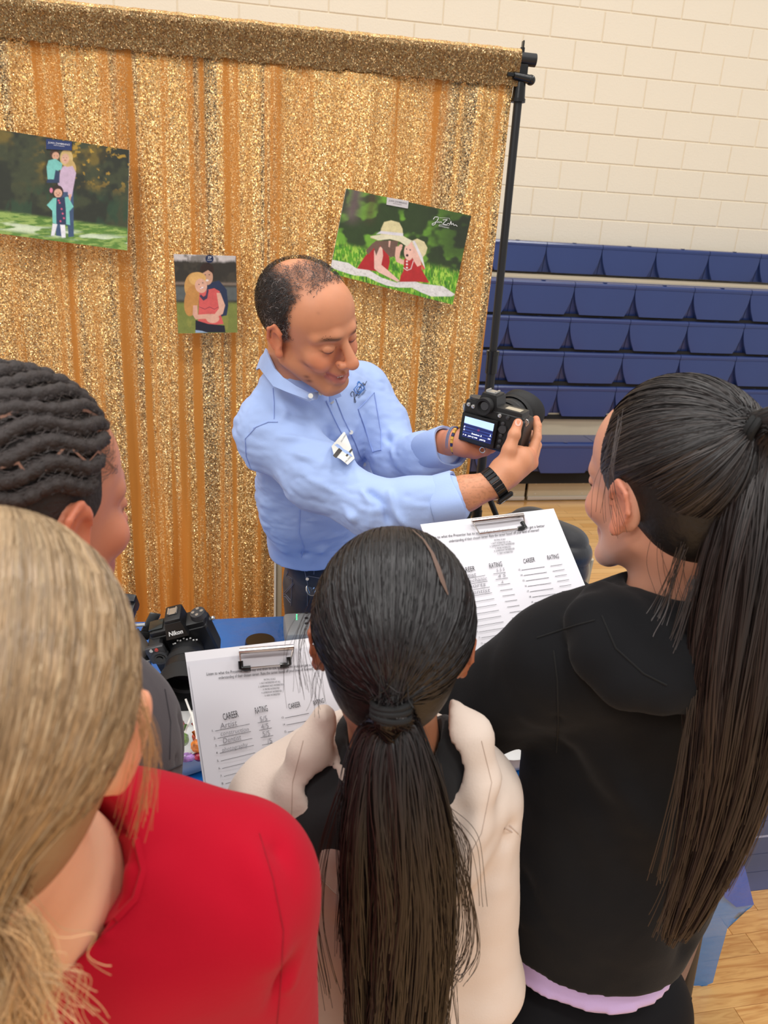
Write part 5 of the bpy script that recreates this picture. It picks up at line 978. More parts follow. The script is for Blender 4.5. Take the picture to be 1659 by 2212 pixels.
gy = sst(-d[:, 2], -0.15, 0.3) * sst(d[:, 1], -0.5, 0.1) * 0.62 + 0.03; isg = rs.rand(N_) < gy; colr = np.where(isg[:, None], lin((138, 128, 124)), lin((34, 28, 27)))[:, None] * np.ones((1, K, 1)) * (0.75 + 0.5 * rs.rand(N_, 1, 1))
h_ = ribbons('short_hair', MO + (S * MS) @ MR.T, 0.00062, np.broadcast_to((d @ MR.T)[:, None], S.shape), HAIRM, man, colr); tag(h_, kind='stuff')
for sx in (-1, 1):
    n_ = 160; x = rs.rand(n_); p0 = np.stack([sx * (0.016 + 0.036 * x), 0.0925 - 0.022 * x ** 2 * 1.3, 0.0195 + 0.004 * np.sin(x * 2.6) - 0.004 * x + 0.003 * rs.normal(size=n_) * .5], 1); t = np.linspace(0, 1, 4)[None, :, None]
    S = p0[:, None] + t * np.array([sx * 0.007, -0.001, 0.001]) + t * 0.002 * rs.normal(size=(n_, 1, 3)) + np.array([0, 0.0035, 0]); ribbons('eyebrow', MO + (S * MS) @ MR.T, 0.0009, np.broadcast_to(MR[:, 1], S.shape), HAIRM, man, strand_col(n_, 4, (38, 30, 28), (46, 36, 34)))
# shirt
fd = Field(np.minimum.reduce([Rs, HP, Re, C1]) - [0.15, 0.2, 0.12], np.maximum.reduce([Ls, HP, P(985, 1000, 1.6), NB, C1]) + [0.1, 0.16, 0.12], 0.0046)
fd.chain([C1, C2, C3, HP], [0.172, 0.178, 0.178, 0.175], k=0.04, n=TF, f=0.70)
fd.chain([NB + (C1 - NB) * 0.15, Rs], [0.062, 0.070], k=0.045); fd.chain([NB + (C1 - NB) * 0.15, Ls], [0.062, 0.070], k=0.045); fd.cap(P(600, 930, 1.76), P(760, 880, 1.95), 0.085, 0.085, k=0.05)
fd.chain([Rs, P(690, 1030, 1.66), Re, P(900, 1092, 1.60), P(965, 1080, 1.595)], [0.079, 0.070, 0.058, 0.054, 0.053], k=0.03)
fd.chain([Ls, P(826, 920, 1.93), Le, P(912, 985, 1.80), P(950, 972, 1.76)], [0.078, 0.066, 0.058, 0.052, 0.048], k=0.03)
ax1 = nrm(P(985, 1074, 1.59) - P(900, 1092, 1.60)); fd.cut(P(972, 1078, 1.595), ax1) if False else None
hemn = np.array([0, 0, -1.0]); fd.cap(NB, NB + nrm(MO - NB) * 0.035, 0.070, 0.068, k=0.02); fd.cap(NB + nrm(MO - NB) * 0.02, MO + MR @ (np.array([0, -0.03, -0.09]) * MS), 0.056, 0.056, op='s', k=0.004)
hd = (P(735, 1212, 2.25) - C2); hp_ = P(733, 1168, 2.22); fd.cut(hp_, nrm([0.05, 0.10, -1.0]))
V, Q = fd.mesh(2); N = normals(V, Q)
PX_ = lambda L, t_: [P(x, y, t_) for x, y in L]
fl_ = []
for L, t_, w_, hg in (
    ([(590, 960), (660, 990), (740, 1020), (800, 1045)], 1.60, .011, .006), ([(585, 985), (650, 1025), (730, 1065)], 1.58, .010, .005), ([(580, 1020), (640, 1065), (700, 1100), (760, 1120)], 1.56, .013, .006), ([(600, 940), (680, 960), (760, 990)], 1.63, .011, .005), ([(570, 1040), (620, 1090), (680, 1130)], 1.58, .010, -.005),
    ([(620, 905), (650, 940), (720, 975)], 1.68, .010, -.006), ([(800, 1060), (830, 1090), (840, 1130)], 1.55, .009, -.008), ([(840, 1062), (850, 1100), (880, 1140)], 1.55, .010, .007), ([(775, 1050), (800, 1090), (800, 1140)], 1.55, .009, .006), ([(880, 1075), (930, 1085), (960, 1080)], 1.55, .008, -.005), ([(890, 1110), (930, 1112), (965, 1108)], 1.56, .008, .004),
    ([(690, 880), (730, 930), (745, 985)], 1.78, .010, .005), ([(640, 860), (690, 905), (725, 960)], 1.75, .012, -.005), ([(600, 850), (620, 890), (600, 930)], 1.66, .010, .004), ([(580, 1090), (600, 1130), (620, 1180)], 2.0, .02, .006), ([(640, 1130), (655, 1170), (660, 1200)], 2.0, .014, -.006), ([(700, 1150), (690, 1180), (700, 1205)], 2.0, .014, .005),
    ([(830, 900), (850, 940), (905, 950)], 1.84, .010, .006), ([(825, 930), (850, 965), (910, 975)], 1.83, .009, -.006), ([(830, 960), (860, 990), (930, 990)], 1.80, .010, .006), ([(780, 900), (800, 960), (830, 1010)], 1.88, .012, -.006), ([(530, 940), (540, 1000), (565, 1060)], 1.72, .014, .005), ([(545, 900), (560, 950), (575, 1000)], 1.68, .008, -.003)):
    fl_.append((PX_(L, t_), w_, hg))
V = crease(V, N, [(a, b * 0.8, c_ * 1.5) for a, b, c_ in fl_]); V = add_noise(V, N, 9, 0.007, 2.0); w3 = fbm(V * [14, 14, 30], 3, 5.0); V = V + N * (0.0048 * (np.abs(w3 - 0.5) * 4 - 0.5).clip(-.5, 1) * sst(fbm(V * 6, 2, 8.0), .35, .6))[:, None]
SHM = cloth_mat('light_blue_oxford', (162, 185, 232), 0.8, 0.35, 0.1, 0.04)
shirt = npmesh('shirt', V, Q, SHM, man); SV, SQ = V, Q
f0 = surf_map(V, Q, 0.0012, 1.75); seam = mat('blue_seam_thread', (146, 168, 222), 0.8)
def cuff(a, b, r0, r1, seed):
    """turned-up sleeve end: a thick ring with a wavy edge"""
    a, b = np.array(a), np.array(b); d = nrm(b - a); u = nrm(np.cross(d, [0, 0, 1])); v = np.cross(d, u); n = 40; m_ = MB(); rings = []
    for (z, r) in ((0.0, r0), (0.12, r0 + 0.004), (0.9, r1 + 0.004), (1.0, r1 + 0.001), (0.97, r1 - 0.004), (0.2, r0 - 0.006)):
        ring = []
        for k in range(n):
            a_ = 2 * math.pi * k / n; w_ = 1 + 0.07 * math.sin(2 * a_ + seed) + 0.035 * math.sin(5 * a_ + seed * 2); z_ = z + (0.10 * math.sin(a_ * 2 + seed) if z > 0.8 else 0)
            ring.append(m_.bm.verts.new(Vector(a + (b - a) * z_ + (u * math.cos(a_) + v * math.sin(a_)) * r * w_)))
        rings.append(ring)
    for A, B in zip(rings, rings[1:]):
        for k in range(n): m_.bm.faces.new((A[k], A[(k + 1) % n], B[(k + 1) % n], B[k]))
    return m_.build('cuff', SHM, shirt, True, 1.0)
cuff(P(930, 1087, 1.597), P(990, 1072, 1.592), 0.054, 0.055, 1.0); cuff(P(925, 980, 1.785), P(972, 962, 1.725), 0.049, 0.048, 2.4)
# collar: a folded band around the neck with two buttoned points
def strip3(name, A, B, th, m_, parent):
    """a cloth panel between two 3-D edge lines, given a thickness"""
    A = np.array(A); B = np.array(B); n = len(A); mid = (A + B) / 2; b = MB(); c0 = (A.mean(0) + B.mean(0)) / 2; g = [[], [], [], []]
    for i in range(n):
        t_ = A[min(i + 1, n - 1)] - A[max(i - 1, 0)]; nn = nrm(np.cross(t_, B[i] - A[i])); nn = nn if nn @ (EYE - A[i]) > 0 else -nn
        for k, p in enumerate((A[i], B[i], B[i] - nn * th, A[i] - nn * th)): g[k].append(b.bm.verts.new(Vector(p)))
    for i in range(n - 1):
        for k in range(4): b.bm.faces.new((g[k][i], g[k][i + 1], g[(k + 1) % 4][i + 1], g[(k + 1) % 4][i]))
    b.bm.faces.new([g[k][0] for k in range(4)]); b.bm.faces.new([g[k][-1] for k in range(4)]); return b.build(name, m_, parent, True, 0.9)
top = [P(*q) for q in ((566, 772, 1.72), (573, 752, 1.68), (580, 770, 1.63), (592, 795, 1.60), (612, 815, 1.595), (640, 834, 1.60), (668, 848, 1.62), (690, 846, 1.66))]
bot = [P(*q) for q in ((556, 800, 1.74), (560, 795, 1.68), (573, 812, 1.625), (590, 834, 1.60), (618, 846, 1.592), (645, 856, 1.592), (672, 866, 1.60), (686, 862, 1.645))]
col_ = strip3('collar', top, bot, 0.004, SHM, shirt)
strip3('collar_point', [P(712, 846, 1.66), P(722, 838, 1.67), P(732, 842, 1.70)], [P(714, 870, 1.70), P(724, 862, 1.70), P(738, 856, 1.73)], 0.004, SHM, col_)
for (x, y, t_) in ((671, 855, 1.595), (693, 849, 1.65)):
    p = P(x, y, t_); q = nrm(EYE - p); MB().cyl(p, p + q * 0.003, 0.0052, n=18).build('button', mat('white_button', (228, 228, 222), 0.3), shirt)
stripe('placket_edge', [(704, 866), (722, 905), (745, 950), (757, 985)], f0, 0.0011, seam, shirt); stripe('placket_edge', [(722, 855), (742, 905), (764, 950), (782, 995)], f0, 0.0011, seam, shirt)
stripe('yoke_seam', [(590, 838), (592, 870), (592, 905)], f0, 0.0009, seam, shirt); stripe('shoulder_seam', [(546, 960), (528, 985), (548, 925), (580, 912), (600, 912)][2:], f0, 0.0010, seam, shirt); stripe('side_seam', [(648, 1100), (646, 1150), (656, 1180), (650, 1204)], f0, 0.0010, seam, shirt)
stripe('armhole_seam', [(552, 924), (530, 948), (532, 985), (548, 1030)], f0, 0.0010, seam, shirt)
pk_ = [(773, 884), (808, 848), (823, 930), (824, 972), (806, 976)]; stripe('pocket', pk_ + [pk_[0]], f0, 0.0012, seam, shirt)
for (x, y) in ((757.5, 934), (786, 1003), (716, 868)):
    p = f0(x, y); q = nrm(EYE - p); MB().cyl(p, p + q * 0.0028, 0.0050, n=18).build('button', mat('white_button', (228, 228, 222)), shirt)
f3 = surf_map(V, Q, 0.0016, 1.8); ik = Ink(f3); J = lambda pts, w=1.1: ik.line([(700 + x / 10.05, 800 + y / 10.05) for x, y in pts], w)
J([(600, 570), (575, 545), (570, 505), (600, 460), (640, 480), (640, 540), (650, 600), (680, 670), (672, 700), (650, 690), (648, 620), (680, 560), (700, 540)]); J([(660, 520), (680, 560), (690, 520), (705, 550), (712, 505), (730, 540)], .8); J([(700, 470), (800, 310), (720, 490), (770, 470)], .9); J([(790, 380), (840, 270), (850, 340), (870, 290), (880, 330), (895, 280), (920, 240)], .9); J([(730, 555), (870, 395)], .8)
ik.text('PHOTOGRAPHY', (700 + 750 / 10.05, 800 + 620 / 10.05), (700 + 915 / 10.05, 800 + 440 / 10.05), 4.6); ik.build('embroidery', mat('dark_thread', (40, 42, 56), 0.7), shirt)
ik = Ink(f3); J([(640, 410), (720, 320), (740, 260), (800, 290), (870, 370), (760, 500), (690, 500), (640, 410)], 1.4); J([(700, 400), (730, 360), (790, 350), (810, 400), (770, 460), (720, 450), (700, 400)], 1.2); J([(720, 290), (735, 255), (765, 255)], 2.0); J([(760, 505), (880, 400)], 1.0); ik.build('embroidered_camera', mat('blue_thread', (60, 120, 200), 0.7), shirt)
nb = [(716, 964), (744, 931), (749, 942), (757, 962), (766, 990), (751, 1004), (736, 992), (722, 985)]; a3 = [f3(*q) for q in ((722, 975), (752, 942), (752, 995))]; f4 = plane_map(*a3, off=0.006); f5 = plane_map(*a3, off=0.0068); bq = [f4(*q) for q in nb]
tg_ = MB(); c_ = tg_.bm.verts.new(Vector(f4(742, 968))); vs = [tg_.bm.verts.new(Vector(p)) for p in bq]
for i in range(len(vs)): tg_.bm.faces.new((c_, vs[i], vs[(i + 1) % len(vs)]))
nt_ = tg_.build('name_tag', mat('name_tag_paper', (238, 236, 226), 0.6), shirt, False); ik = Ink(f5)
ik.line([(724, 985), (736, 970)], 9); ik.line([(749, 984), (760, 971)], 4.0); ik.build('printed_block', mat('dark_grey_ink', (66, 62, 58), 0.7), nt_); ik = Ink(f5); ik.text('JUAN ZAMBRANO', (738, 955), (749, 938), 3); ik.text('ORLANDO', (747, 1000), (761, 985), 4); ik.build('lettering', mat('grey_ink', (120, 122, 130), 0.7), nt_)
# jeans
hx, hy = HP[0], HP[1]
fd = Field((hx - 0.3, hy - 0.25, 0.02), (hx + 0.36, hy + 0.42, 1.08), 0.0085); Lx = np.array([0.68, 0.73, 0]); FW = np.array([0.73, -0.68, 0])
hc = np.array([hx + 0.01, hy + 0.09, 0.87]); fd.chain([P(716, 1165, 2.23), hc, hc + [0, 0, -0.08]], [0.162, 0.166, 0.160], k=0.03, n=TF, f=0.72); feet = []
for sx in (-1, 1):
    a = hc + Lx * 0.085 * sx - [0, -0.05, 0.08]; k_ = hc + Lx * 0.10 * sx + FW * 0.01 - [0, -0.06, 0.42]; e = np.array([*(hc + Lx * 0.11 * sx + np.array([0, 0.05, 0]))[:2], 0.09]); feet.append(e); fd.cap(a, k_, 0.092, 0.068, k=0.03).cap(k_, e, 0.068, 0.060, k=0.02)
fd.cut((0, 0, 0.04), (0, 0, -1)); V, Q = fd.mesh(1); N = normals(V, Q); V = add_noise(V, N, 14, 0.004, 9.0); DEN = cloth_mat('dark_denim', (30, 36, 52), 0.75, 0.5, 0.1, 0.18); jn = npmesh('jeans', V, Q, DEN, man)
fj = surf_map(V, Q, 0.0012, 2.2); th_ = mat('denim_stitch', (120, 124, 140), 0.8); th2 = mat('denim_seam', (14, 18, 30), 0.8)
for L in ([(598, 1190), (630, 1210), (655, 1226)], [(653, 1215), (660, 1240), (665, 1262), (664, 1308)], [(599, 1232), (620, 1243), (630, 1248), (632, 1250), (629, 1308)], [(600, 1236), (626, 1249), (628, 1250)], [(606, 1281), (618, 1284), (628, 1296)], [(606, 1286), (618, 1289), (628, 1302)], [(660, 1246), (668, 1244), (700, 1250)], [(679, 1220), (678, 1240)], [(681, 1228), (702, 1230)]): stripe('stitching', L, fj, 0.0009, th_, jn)
stripe('belt_loop', [(626, 1195), (631, 1213)], fj, 0.004, DEN, jn)
MB().prism([fj(595, 1152), fj(612, 1180), fj(608, 1187), fj(603, 1184), fj(595, 1168)], (0, -0.002, 0)).build('leather_patch', mat('leather_patch', (176, 140, 96), 0.6), jn, False)
for (x, y, r_) in ((684.5, 1223, 0.0052), (664, 1250, 0.0045)): p = fj(x, y); q = nrm(EYE - p); MB().cyl(p, p + q * 0.003, r_, n=16).cyl(p + q * 0.003, p + q * 0.0036, r_ * 0.45, n=12).build('rivet', SIL, jn)
for e in feet:
    f2 = Field((e[0] - 0.2, e[1] - 0.25, -0.01), (e[0] + 0.25, e[1] + 0.2, 0.16), 0.008); f2.cap((*(e - FW * 0.04)[:2], 0.05), (*(e + FW * 0.15)[:2], 0.042), 0.046, 0.042, k=0.02).cap((e[0], e[1], 0.05), (e[0], e[1], 0.11), 0.05, k=0.02).cut((0, 0, 0.004), (0, 0, -1)); Vs, Qs = f2.mesh(1); npmesh('shoe', Vs, Qs, mat('brown_leather', (70, 46, 34), 0.5), man)
# key fob
kf = thing('key_fob', 'round chrome key fob clipped to the jeans', 'key fob'); p = fj(674.5, 1271); q = nrm(EYE - p); Rk = frameR(np.cross([0, 0, 1], q), np.cross(q, np.cross([0, 0, 1], q)), q); ko = p + q * 0.006
put(MB().tube([(0.0165 * math.cos(a), 0.0185 * math.sin(a), 0) for a in np.linspace(0, 6.283, 30)[:-1]], 0.0018, 8, True), ko, Rk, 'ring', SIL, kf); put(MB().cyl((0, 0, -0.001), (0, 0, 0.0004), 0.0165, n=30), ko, Rk, 'disc', mat('dark_enamel', (24, 34, 52), 0.15, coat=0.8), kf)
bl_ = mat('blue_chrome', (120, 160, 210), 0.2, 0.7)
put(MB().tube([(-0.0105, 0.011, 0.001), (-0.003, -0.0005, 0.001), (0.0, 0.005, 0.001), (0.003, -0.0005, 0.001), (0.0105, 0.011, 0.001)], 0.0013).tube([(-0.0145, 0.006, 0.001), (-0.0065, -0.013, 0.001), (0, -0.001, 0.001), (0.0065, -0.013, 0.001), (0.0145, 0.006, 0.001)], 0.0013), ko, Rk, 'emblem', bl_, kf)
put(MB().box((0.001, 0.027, 0), (0.007, 0.014, 0.003), bevel=0.001).sph((0.001, 0.037, 0), 0.004, n=12), ko, Rk, 'clasp', SIL, kf)
# watch, bracelet
wt = thing('wristwatch', 'black link watch on the wrist of the man in blue', 'watch'); wc_ = P(1067, 1044, 1.586); wd_ = nrm(P(1092, 1018, 1.59) - P(1040, 1056, 1.59)); u_ = nrm(np.cross(wd_, EYE - wc_)); v_ = np.cross(wd_, u_)
if u_ @ (P(1080, 1070, 1.586) - wc_) < 0: u_ = -u_
for k in range(22):
    a = 2 * math.pi * k / 22; rd = u_ * math.cos(a) + v_ * math.sin(a); c_ = wc_ + rd * 0.0325; Rk = frameR(wd_, np.cross(rd, wd_), rd); MB().box(c_, (0.022, 0.0086, 0.0042), R=Rk, bevel=0.0008, seg=1).build('link', mat('black_steel', (42, 42, 44), 0.3, 0.7), wt)
Rk = frameR(wd_, np.cross(u_, wd_), u_); cs = MB().box(wc_ + u_ * 0.037, (0.036, 0.040, 0.010), R=Rk, bevel=0.007, seg=3).build('case', mat('black_steel', (42, 42, 44)), wt); MB().box(wc_ + u_ * 0.0425, (0.031, 0.035, 0.0012), R=Rk, bevel=0.0005).build('screen', mat('watch_glass', (40, 52, 70), 0.05, coat=1.0), cs)
br = thing('bracelet', 'yellow and navy beaded bracelet on the hand under the camera', 'bracelet'); bc_ = P(984, 951, 1.70); bd_ = nrm(P(1004, 955, 1.70) - P(965, 950, 1.72)); u_ = nrm(np.cross(bd_, EYE - bc_)); v_ = np.cross(bd_, u_)
for k in range(26):
    a = 2 * math.pi * k / 26; rd = u_ * math.cos(a) + v_ * math.sin(a); tg2 = -u_ * math.sin(a) + v_ * math.cos(a); c_ = bc_ + bd_ * 0.004 + rd * 0.0295; MB().cyl(c_ - tg2 * 0.0032, c_ + tg2 * 0.0032, 0.0036, n=10).build('bead', mat('yellow_bead', (214, 168, 70), 0.5) if k % 3 else mat('navy_bead', (40, 44, 90), 0.5), br)
MB().tube([bc_ - bd_ * 0.006 + (u_ * math.cos(a) + v_ * math.sin(a)) * 0.029 for a in np.linspace(0, 6.283, 30)[:-1]], 0.0018, 8, True).tube([bc_ - bd_ * 0.010 + (u_ * math.cos(a) + v_ * math.sin(a)) * 0.0285 for a in np.linspace(0, 6.283, 30)[:-1]], 0.0014, 8, True).build('cord', mat('grey_blue_cord', (110, 120, 150), 0.7), br)
# the camera he holds: x right, y up, z towards the pupils
hc_ = thing('held_camera', 'black mirrorless camera held up in the hands of the man with lit rear screen', 'camera'); o = P(1033.6, 928.4, 1.6325); r_ = nrm([0.051, -0.044, -0.006]); dn3 = nrm([-0.003, 0.004, -0.045]); dn3 = nrm(dn3 - r_ * (dn3 @ r_)); R = frameR(r_, -dn3, np.cross(r_, -dn3))
q = MB().box((0.022, 0.006, -0.030), (0.134, 0.088, 0.05), bevel=0.012, seg=3).box((0.079, 0.000, -0.040), (0.030, 0.080, 0.066), bevel=0.013, seg=3).box((0.022, 0.046, -0.030), (0.130, 0.02, 0.046), bevel=0.007); put(q, o, R, 'body', BODY, hc_)
q = MB(); q.prism([(-0.019, 0.045, -0.006), (0.031, 0.045, -0.006), (0.024, 0.074, -0.010), (-0.010, 0.074, -0.010)], (0, 0, -0.050)); q.box((0.006, 0.073, -0.034), (0.034, 0.010, 0.046), bevel=0.004); hm = put(q, o, R, 'viewfinder_hump', BODY, hc_, angle=0.4)
put(MB().lathe([(0.0, 0.004), (0.008, 0.004), (0.0105, 0.008), (0.0125, 0.013), (0.0175, 0.0135), (0.0185, 0.010), (0.0185, 0.002), (0.016, -0.01)], (0.006, 0.0545, 0)), o, R, 'eyecup', RUB, hm); put(MB().cyl((0.006, 0.0545, 0.002), (0.006, 0.0545, 0.0052), 0.009), o, R, 'eyepiece_glass', mat('lens_glass', (20, 16, 30)), hm)
put(MB().box((0.006, 0.0795, -0.03), (0.022, 0.003, 0.024), bevel=0.001).box((-0.004, 0.082, -0.03), (0.003, 0.003, 0.024)).box((0.016, 0.082, -0.03), (0.003, 0.003, 0.024)), o, R, 'hot_shoe', SIL, hm)
bz = put(MB().box((0.0, -0.001, -0.002), (0.083, 0.062, 0.010), bevel=0.003), o, R, 'screen_frame', mat('black_gloss_plastic', (14, 14, 15)), hc_); mat('screen_picture', (200, 220, 250), 0.2, attr=True, emit=0.9)
nu_, nv_ = 66, 44; u, v = np.meshgrid(np.linspace(-.5, .5, nu_), np.linspace(-.5, .5, nv_), indexing='ij'); u = u.ravel(); v = v.ravel(); vv = 0.5 - v; cc = np.tile(lin((18, 30, 84)), (len(u), 1)); cc = mixc(cc, lin((172, 200, 244)), sst(0.34 + 0.03 * u - vv, -0.01, 0.01)); cc = mixc(cc, lin((10, 14, 40)), sum(np.exp(-((vv - (k + 0.03 * u)) / 0.014) ** 2) for k in (.48, .62, .76, .90)).clip(0, 1) * .8); cc = mixc(cc, lin((70, 100, 190)), sum(np.exp(-((vv - (k + 0.03 * u)) / 0.010) ** 2) for k in (.50, .64, .78)).clip(0, 1) * .7); cc = mixc(cc, lin((150, 40, 80)), np.exp(-(((u - .02) / .04) ** 2 + ((v + 0.0) / .05) ** 2) ** 2) * .5)
I = np.arange(nu_ * nv_).reshape(nu_, nv_); Q = np.stack([I[:-1, :-1], I[1:, :-1], I[1:, 1:], I[:-1, 1:]], 2).reshape(-1, 4); npmesh('screen', o + np.stack([u * 0.0676, v * 0.0451, 0 * u + 0.0034], 1) @ R.T, Q, mat('screen_picture', (0, 0, 0)), bz, False, cc)
for k, (s_, x, y, w2, h2) in enumerate((('Session 2', -0.001, -0.0105, 0.024, 0.0034), ('[AF-C] WB', -0.009, -0.0175, 0.022, 0.0028), ('(3072)', 0.014, -0.0185, 0.014, 0.0028), ('P  M', -0.028, -0.0175, 0.008, 0.0028), ('100', 0.028, -0.012, 0.006, 0.003), ('F', -0.031, 0.0, 0.003, 0.004), ('A', -0.031, -0.006, 0.003, 0.004), ('A', 0.030, -0.004, 0.003, 0.005))): surf_text('screen_text', s_, o, R, w2, h2, mat('lit_text', (240, 246, 255), 0.5, emit=1.2), bz, (x, y, 0.0040), 0.1)
bt_ = [(-0.033, 0.0475, 1), (-0.022, 0.0455, 1), (0.040, 0.041, 1), (0.058, 0.041, 0), (0.050, 0.026, 0), (0.046, 0.012, 0), (0.050, 0.0, 0), (0.050, -0.012, 0), (0.050, -0.024, 0)]
for x, y, s_ in bt_: put(MB().cyl((x, y, -0.006), (x, y, -0.0015), 0.0042, n=14).sph((x, y, -0.0015), (0.0036, 0.0036, 0.0012), n=10), o, R, 'button', SIL if s_ else GREYP, hc_)
put(MB().cyl((0.052, 0.014, -0.006), (0.052, 0.014, 0.0), 0.0085, n=20), o, R, 'selector_dial', GREYP, hc_); put(MB().box((0.062, 0.0555, -0.024), (0.034, 0.0025, 0.022), bevel=0.001), o, R, 'top_display', mat('pale_display', (170, 160, 140), 0.2, coat=0.5), hc_)
put(MB().cyl((-0.026, 0.052, -0.03), (-0.026, 0.061, -0.03), 0.017, n=24), o, R, 'mode_dial', GREYP, hc_)
for x in (-0.047, 0.093): put(MB().tube([(x + 0.005 * math.cos(a), 0.036 + 0.006 * math.sin(a), -0.02) for a in np.linspace(0, 6.283, 14)[:-1]], 0.0014, 6, True).box((x, 0.034, -0.02), (0.006, 0.012, 0.006), bevel=0.002), o, R, 'strap_lug', SIL, hc_)
put(MB().tube([(0.012 + 0.006 * math.cos(a), -0.045 + 0.006 * math.sin(a), -0.012) for a in np.linspace(0, 6.283, 14)[:-1]], 0.0013, 6, True), o, R, 'tripod_ring', SIL, hc_)
LC = (0.022, 0.010, 0); ln2 = put(MB().lathe([(0.0, -0.05), (0.033, -0.052), (0.036, -0.07), (0.0395, -0.072), (0.041, -0.10), (0.043, -0.102), (0.044, -0.125), (0.045, -0.127), (0.0465, -0.155), (0.043, -0.157), (0.038, -0.153), (0, -0.151)], LC), o, R, 'lens', BODY, hc_)
put(MB().lathe([(0.0415, -0.078), (0.0425, -0.0785), (0.0425, -0.098), (0.0415, -0.0985)], LC), o, R, 'zoom_ring', RUB, ln2)
# petal hood
hb = MB(); n = 72; rings = []
for (rr_, z0, pet) in ((0.0455, -0.142, 0), (0.050, -0.146, 0), (0.0535, -0.168, 1), (0.0520, -0.168, 1), (0.0485, -0.147, 0)):
    ring = []
    for k in range(n):
        a = 2 * math.pi * k / n; z = z0 - (0.018 + 0.014 * math.cos(2 * a) if pet else 0); ring.append(hb.bm.verts.new((LC[0] + rr_ * math.cos(a), LC[1] + rr_ * math.sin(a), z)))
    rings.append(ring)
for A, B in zip(rings, rings[1:]):
    for k in range(n): hb.bm.faces.new((A[k], A[(k + 1) % n], B[(k + 1) % n], B[k]))
put(hb, o, R, 'lens_hood', RUB, ln2, angle=1.0); put(MB().lathe([(0.0466, -0.118), (0.0472, -0.119), (0.0472, -0.140), (0.0466, -0.141)], LC), o, R, 'focus_ring', RUB, ln2)
# ---------------------------------------------------------------- the pupils
def torso_cloth(name, m_, parent, NBp, torso, arms, fw, flat=0.68, h=0.006, neck=0.06, hem=None, folds=(), extra=None, ns=3.0, amp=0.004, cuts=()):
    pts = np.array([NBp] + [p for p, r in torso] + [p for a in arms for p, r in a]); fd = Field(pts.min(0) - 0.17, pts.max(0) + 0.17, h)
    fd.chain([p for p, r in torso], [r for p, r in torso], k=0.04, n=fw, f=flat); A = [a[0][0] for a in arms]
    for a in A: fd.chain([NBp + (torso[0][0] - NBp) * 0.25, a], [0.05, 0.058], k=0.05)
    if len(A) == 2: fd.cap(A[0] + (A[1] - A[0]) * 0.2, A[0] + (A[1] - A[0]) * 0.8, 0.07, 0.07, k=0.05)
    for a in arms: fd.chain([p for p, r in a], [r for p, r in a], k=0.028)
    if extra: extra(fd)
    if hem is not None: fd.cut(*hem)
    for c_ in cuts: fd.cut(*c_)
    V, Q = fd.mesh(2); N = normals(V, Q); V = crease(V, N, folds); N = normals(V, Q); V = add_noise(V, N, 7, amp * 1.4, ns); V = add_noise(V, N, 22, amp * 0.5, ns + 4)
    return npmesh(name, V, Q, m_, parent), V, Q
def PL(L, t): return [P(x, y, t + (q[0] if q else 0)) for x, y, *q in L]
FWD = nrm([0.2, 0.98, 0])
def kid_body(parent, O, R, s, sk, NBp, torso, arms, skin_name='skin_surface', lip=(170, 96, 90), hf=None, h=0.0035, neckr=0.047, fill=None, earx=0.0):
    fd = Field(O - 0.17, O + 0.17, h); fd = Field(np.minimum(O - 0.15 * s, NBp - 0.09), np.maximum(O + 0.15 * s, NBp + 0.09), h).frame(O, R, s); head(fd, 0.0, False, 0.8)
    if earx:
        for sx in (-1, 1): fd.ell((sx * (0.078 + earx), -0.010, -0.004), (0.0065, 0.021, 0.034), k=0.008, R=np.array([[0.85, 0.5 * sx, 0.1 * sx], [-0.5 * sx, 0.86, 0], [-0.1 * sx, 0, 0.99]]))
    nk = (NBp - O) @ R / s; fd.cap((0, -0.030, -0.05), nk, neckr / s, (neckr + 0.006) / s, k=0.018); fd.frame(np.zeros(3), np.eye(3), 1.0)
    if fill: fill(fd)
    V, Q = fd.mesh(1); l = loc(V, O, R, s); c = facecol(l, sk, lip); parts = [(V, Q, c)]
    Vt, Qt = inner_body(NBp, torso, arms); parts.append((Vt, Qt, np.array(lin(sk)))); 
    if hf:
        for lo, hi, fn in hf: Vh, Qh = hand_mesh(lo, hi, fn, 0.0034); parts.append((Vh, Qh, np.array(lin(sk))))
    V, Q, cc = join(parts); return npmesh('body', V, Q, skin_mat(skin_name), parent, True, cc)
def simple_hand(wr, tip, thumb, spread, s=0.85):
    wr, tip, thumb, spread = map(np.array, (wr, tip, thumb, nrm(spread)))
    def fn(f2):
        d = nrm(tip - wr); k0 = wr + d * 0.08 * s; f2.cap(wr - d * 0.05, wr + d * 0.02, 0.024 * s, 0.024 * s, k=0.01)
        for i, (o_, L_) in enumerate(((-0.03, 0.062), (-0.01, 0.072), (0.01, 0.068), (0.028, 0.052))):
            kn = k0 + spread * o_ * s; f2.cap(wr, kn, 0.018 * s, 0.011 * s, k=0.012); md = kn + d * L_ * 0.5 * s; bend = nrm(thumb - kn); f2.chain([kn, md, md + (d * 0.6 + bend * 0.5) * L_ * 0.5 * s], [0.0098 * s, 0.0088 * s, 0.0072 * s], k=0.003)
        f2.chain([wr + d * 0.02, wr + d * 0.03 + (thumb - wr) * 0.4, thumb], [0.016 * s, 0.012 * s, 0.009 * s], k=0.006)
    a = np.stack([wr, tip, thumb]); return a.min(0) - 0.07, a.max(0) + 0.07, fn
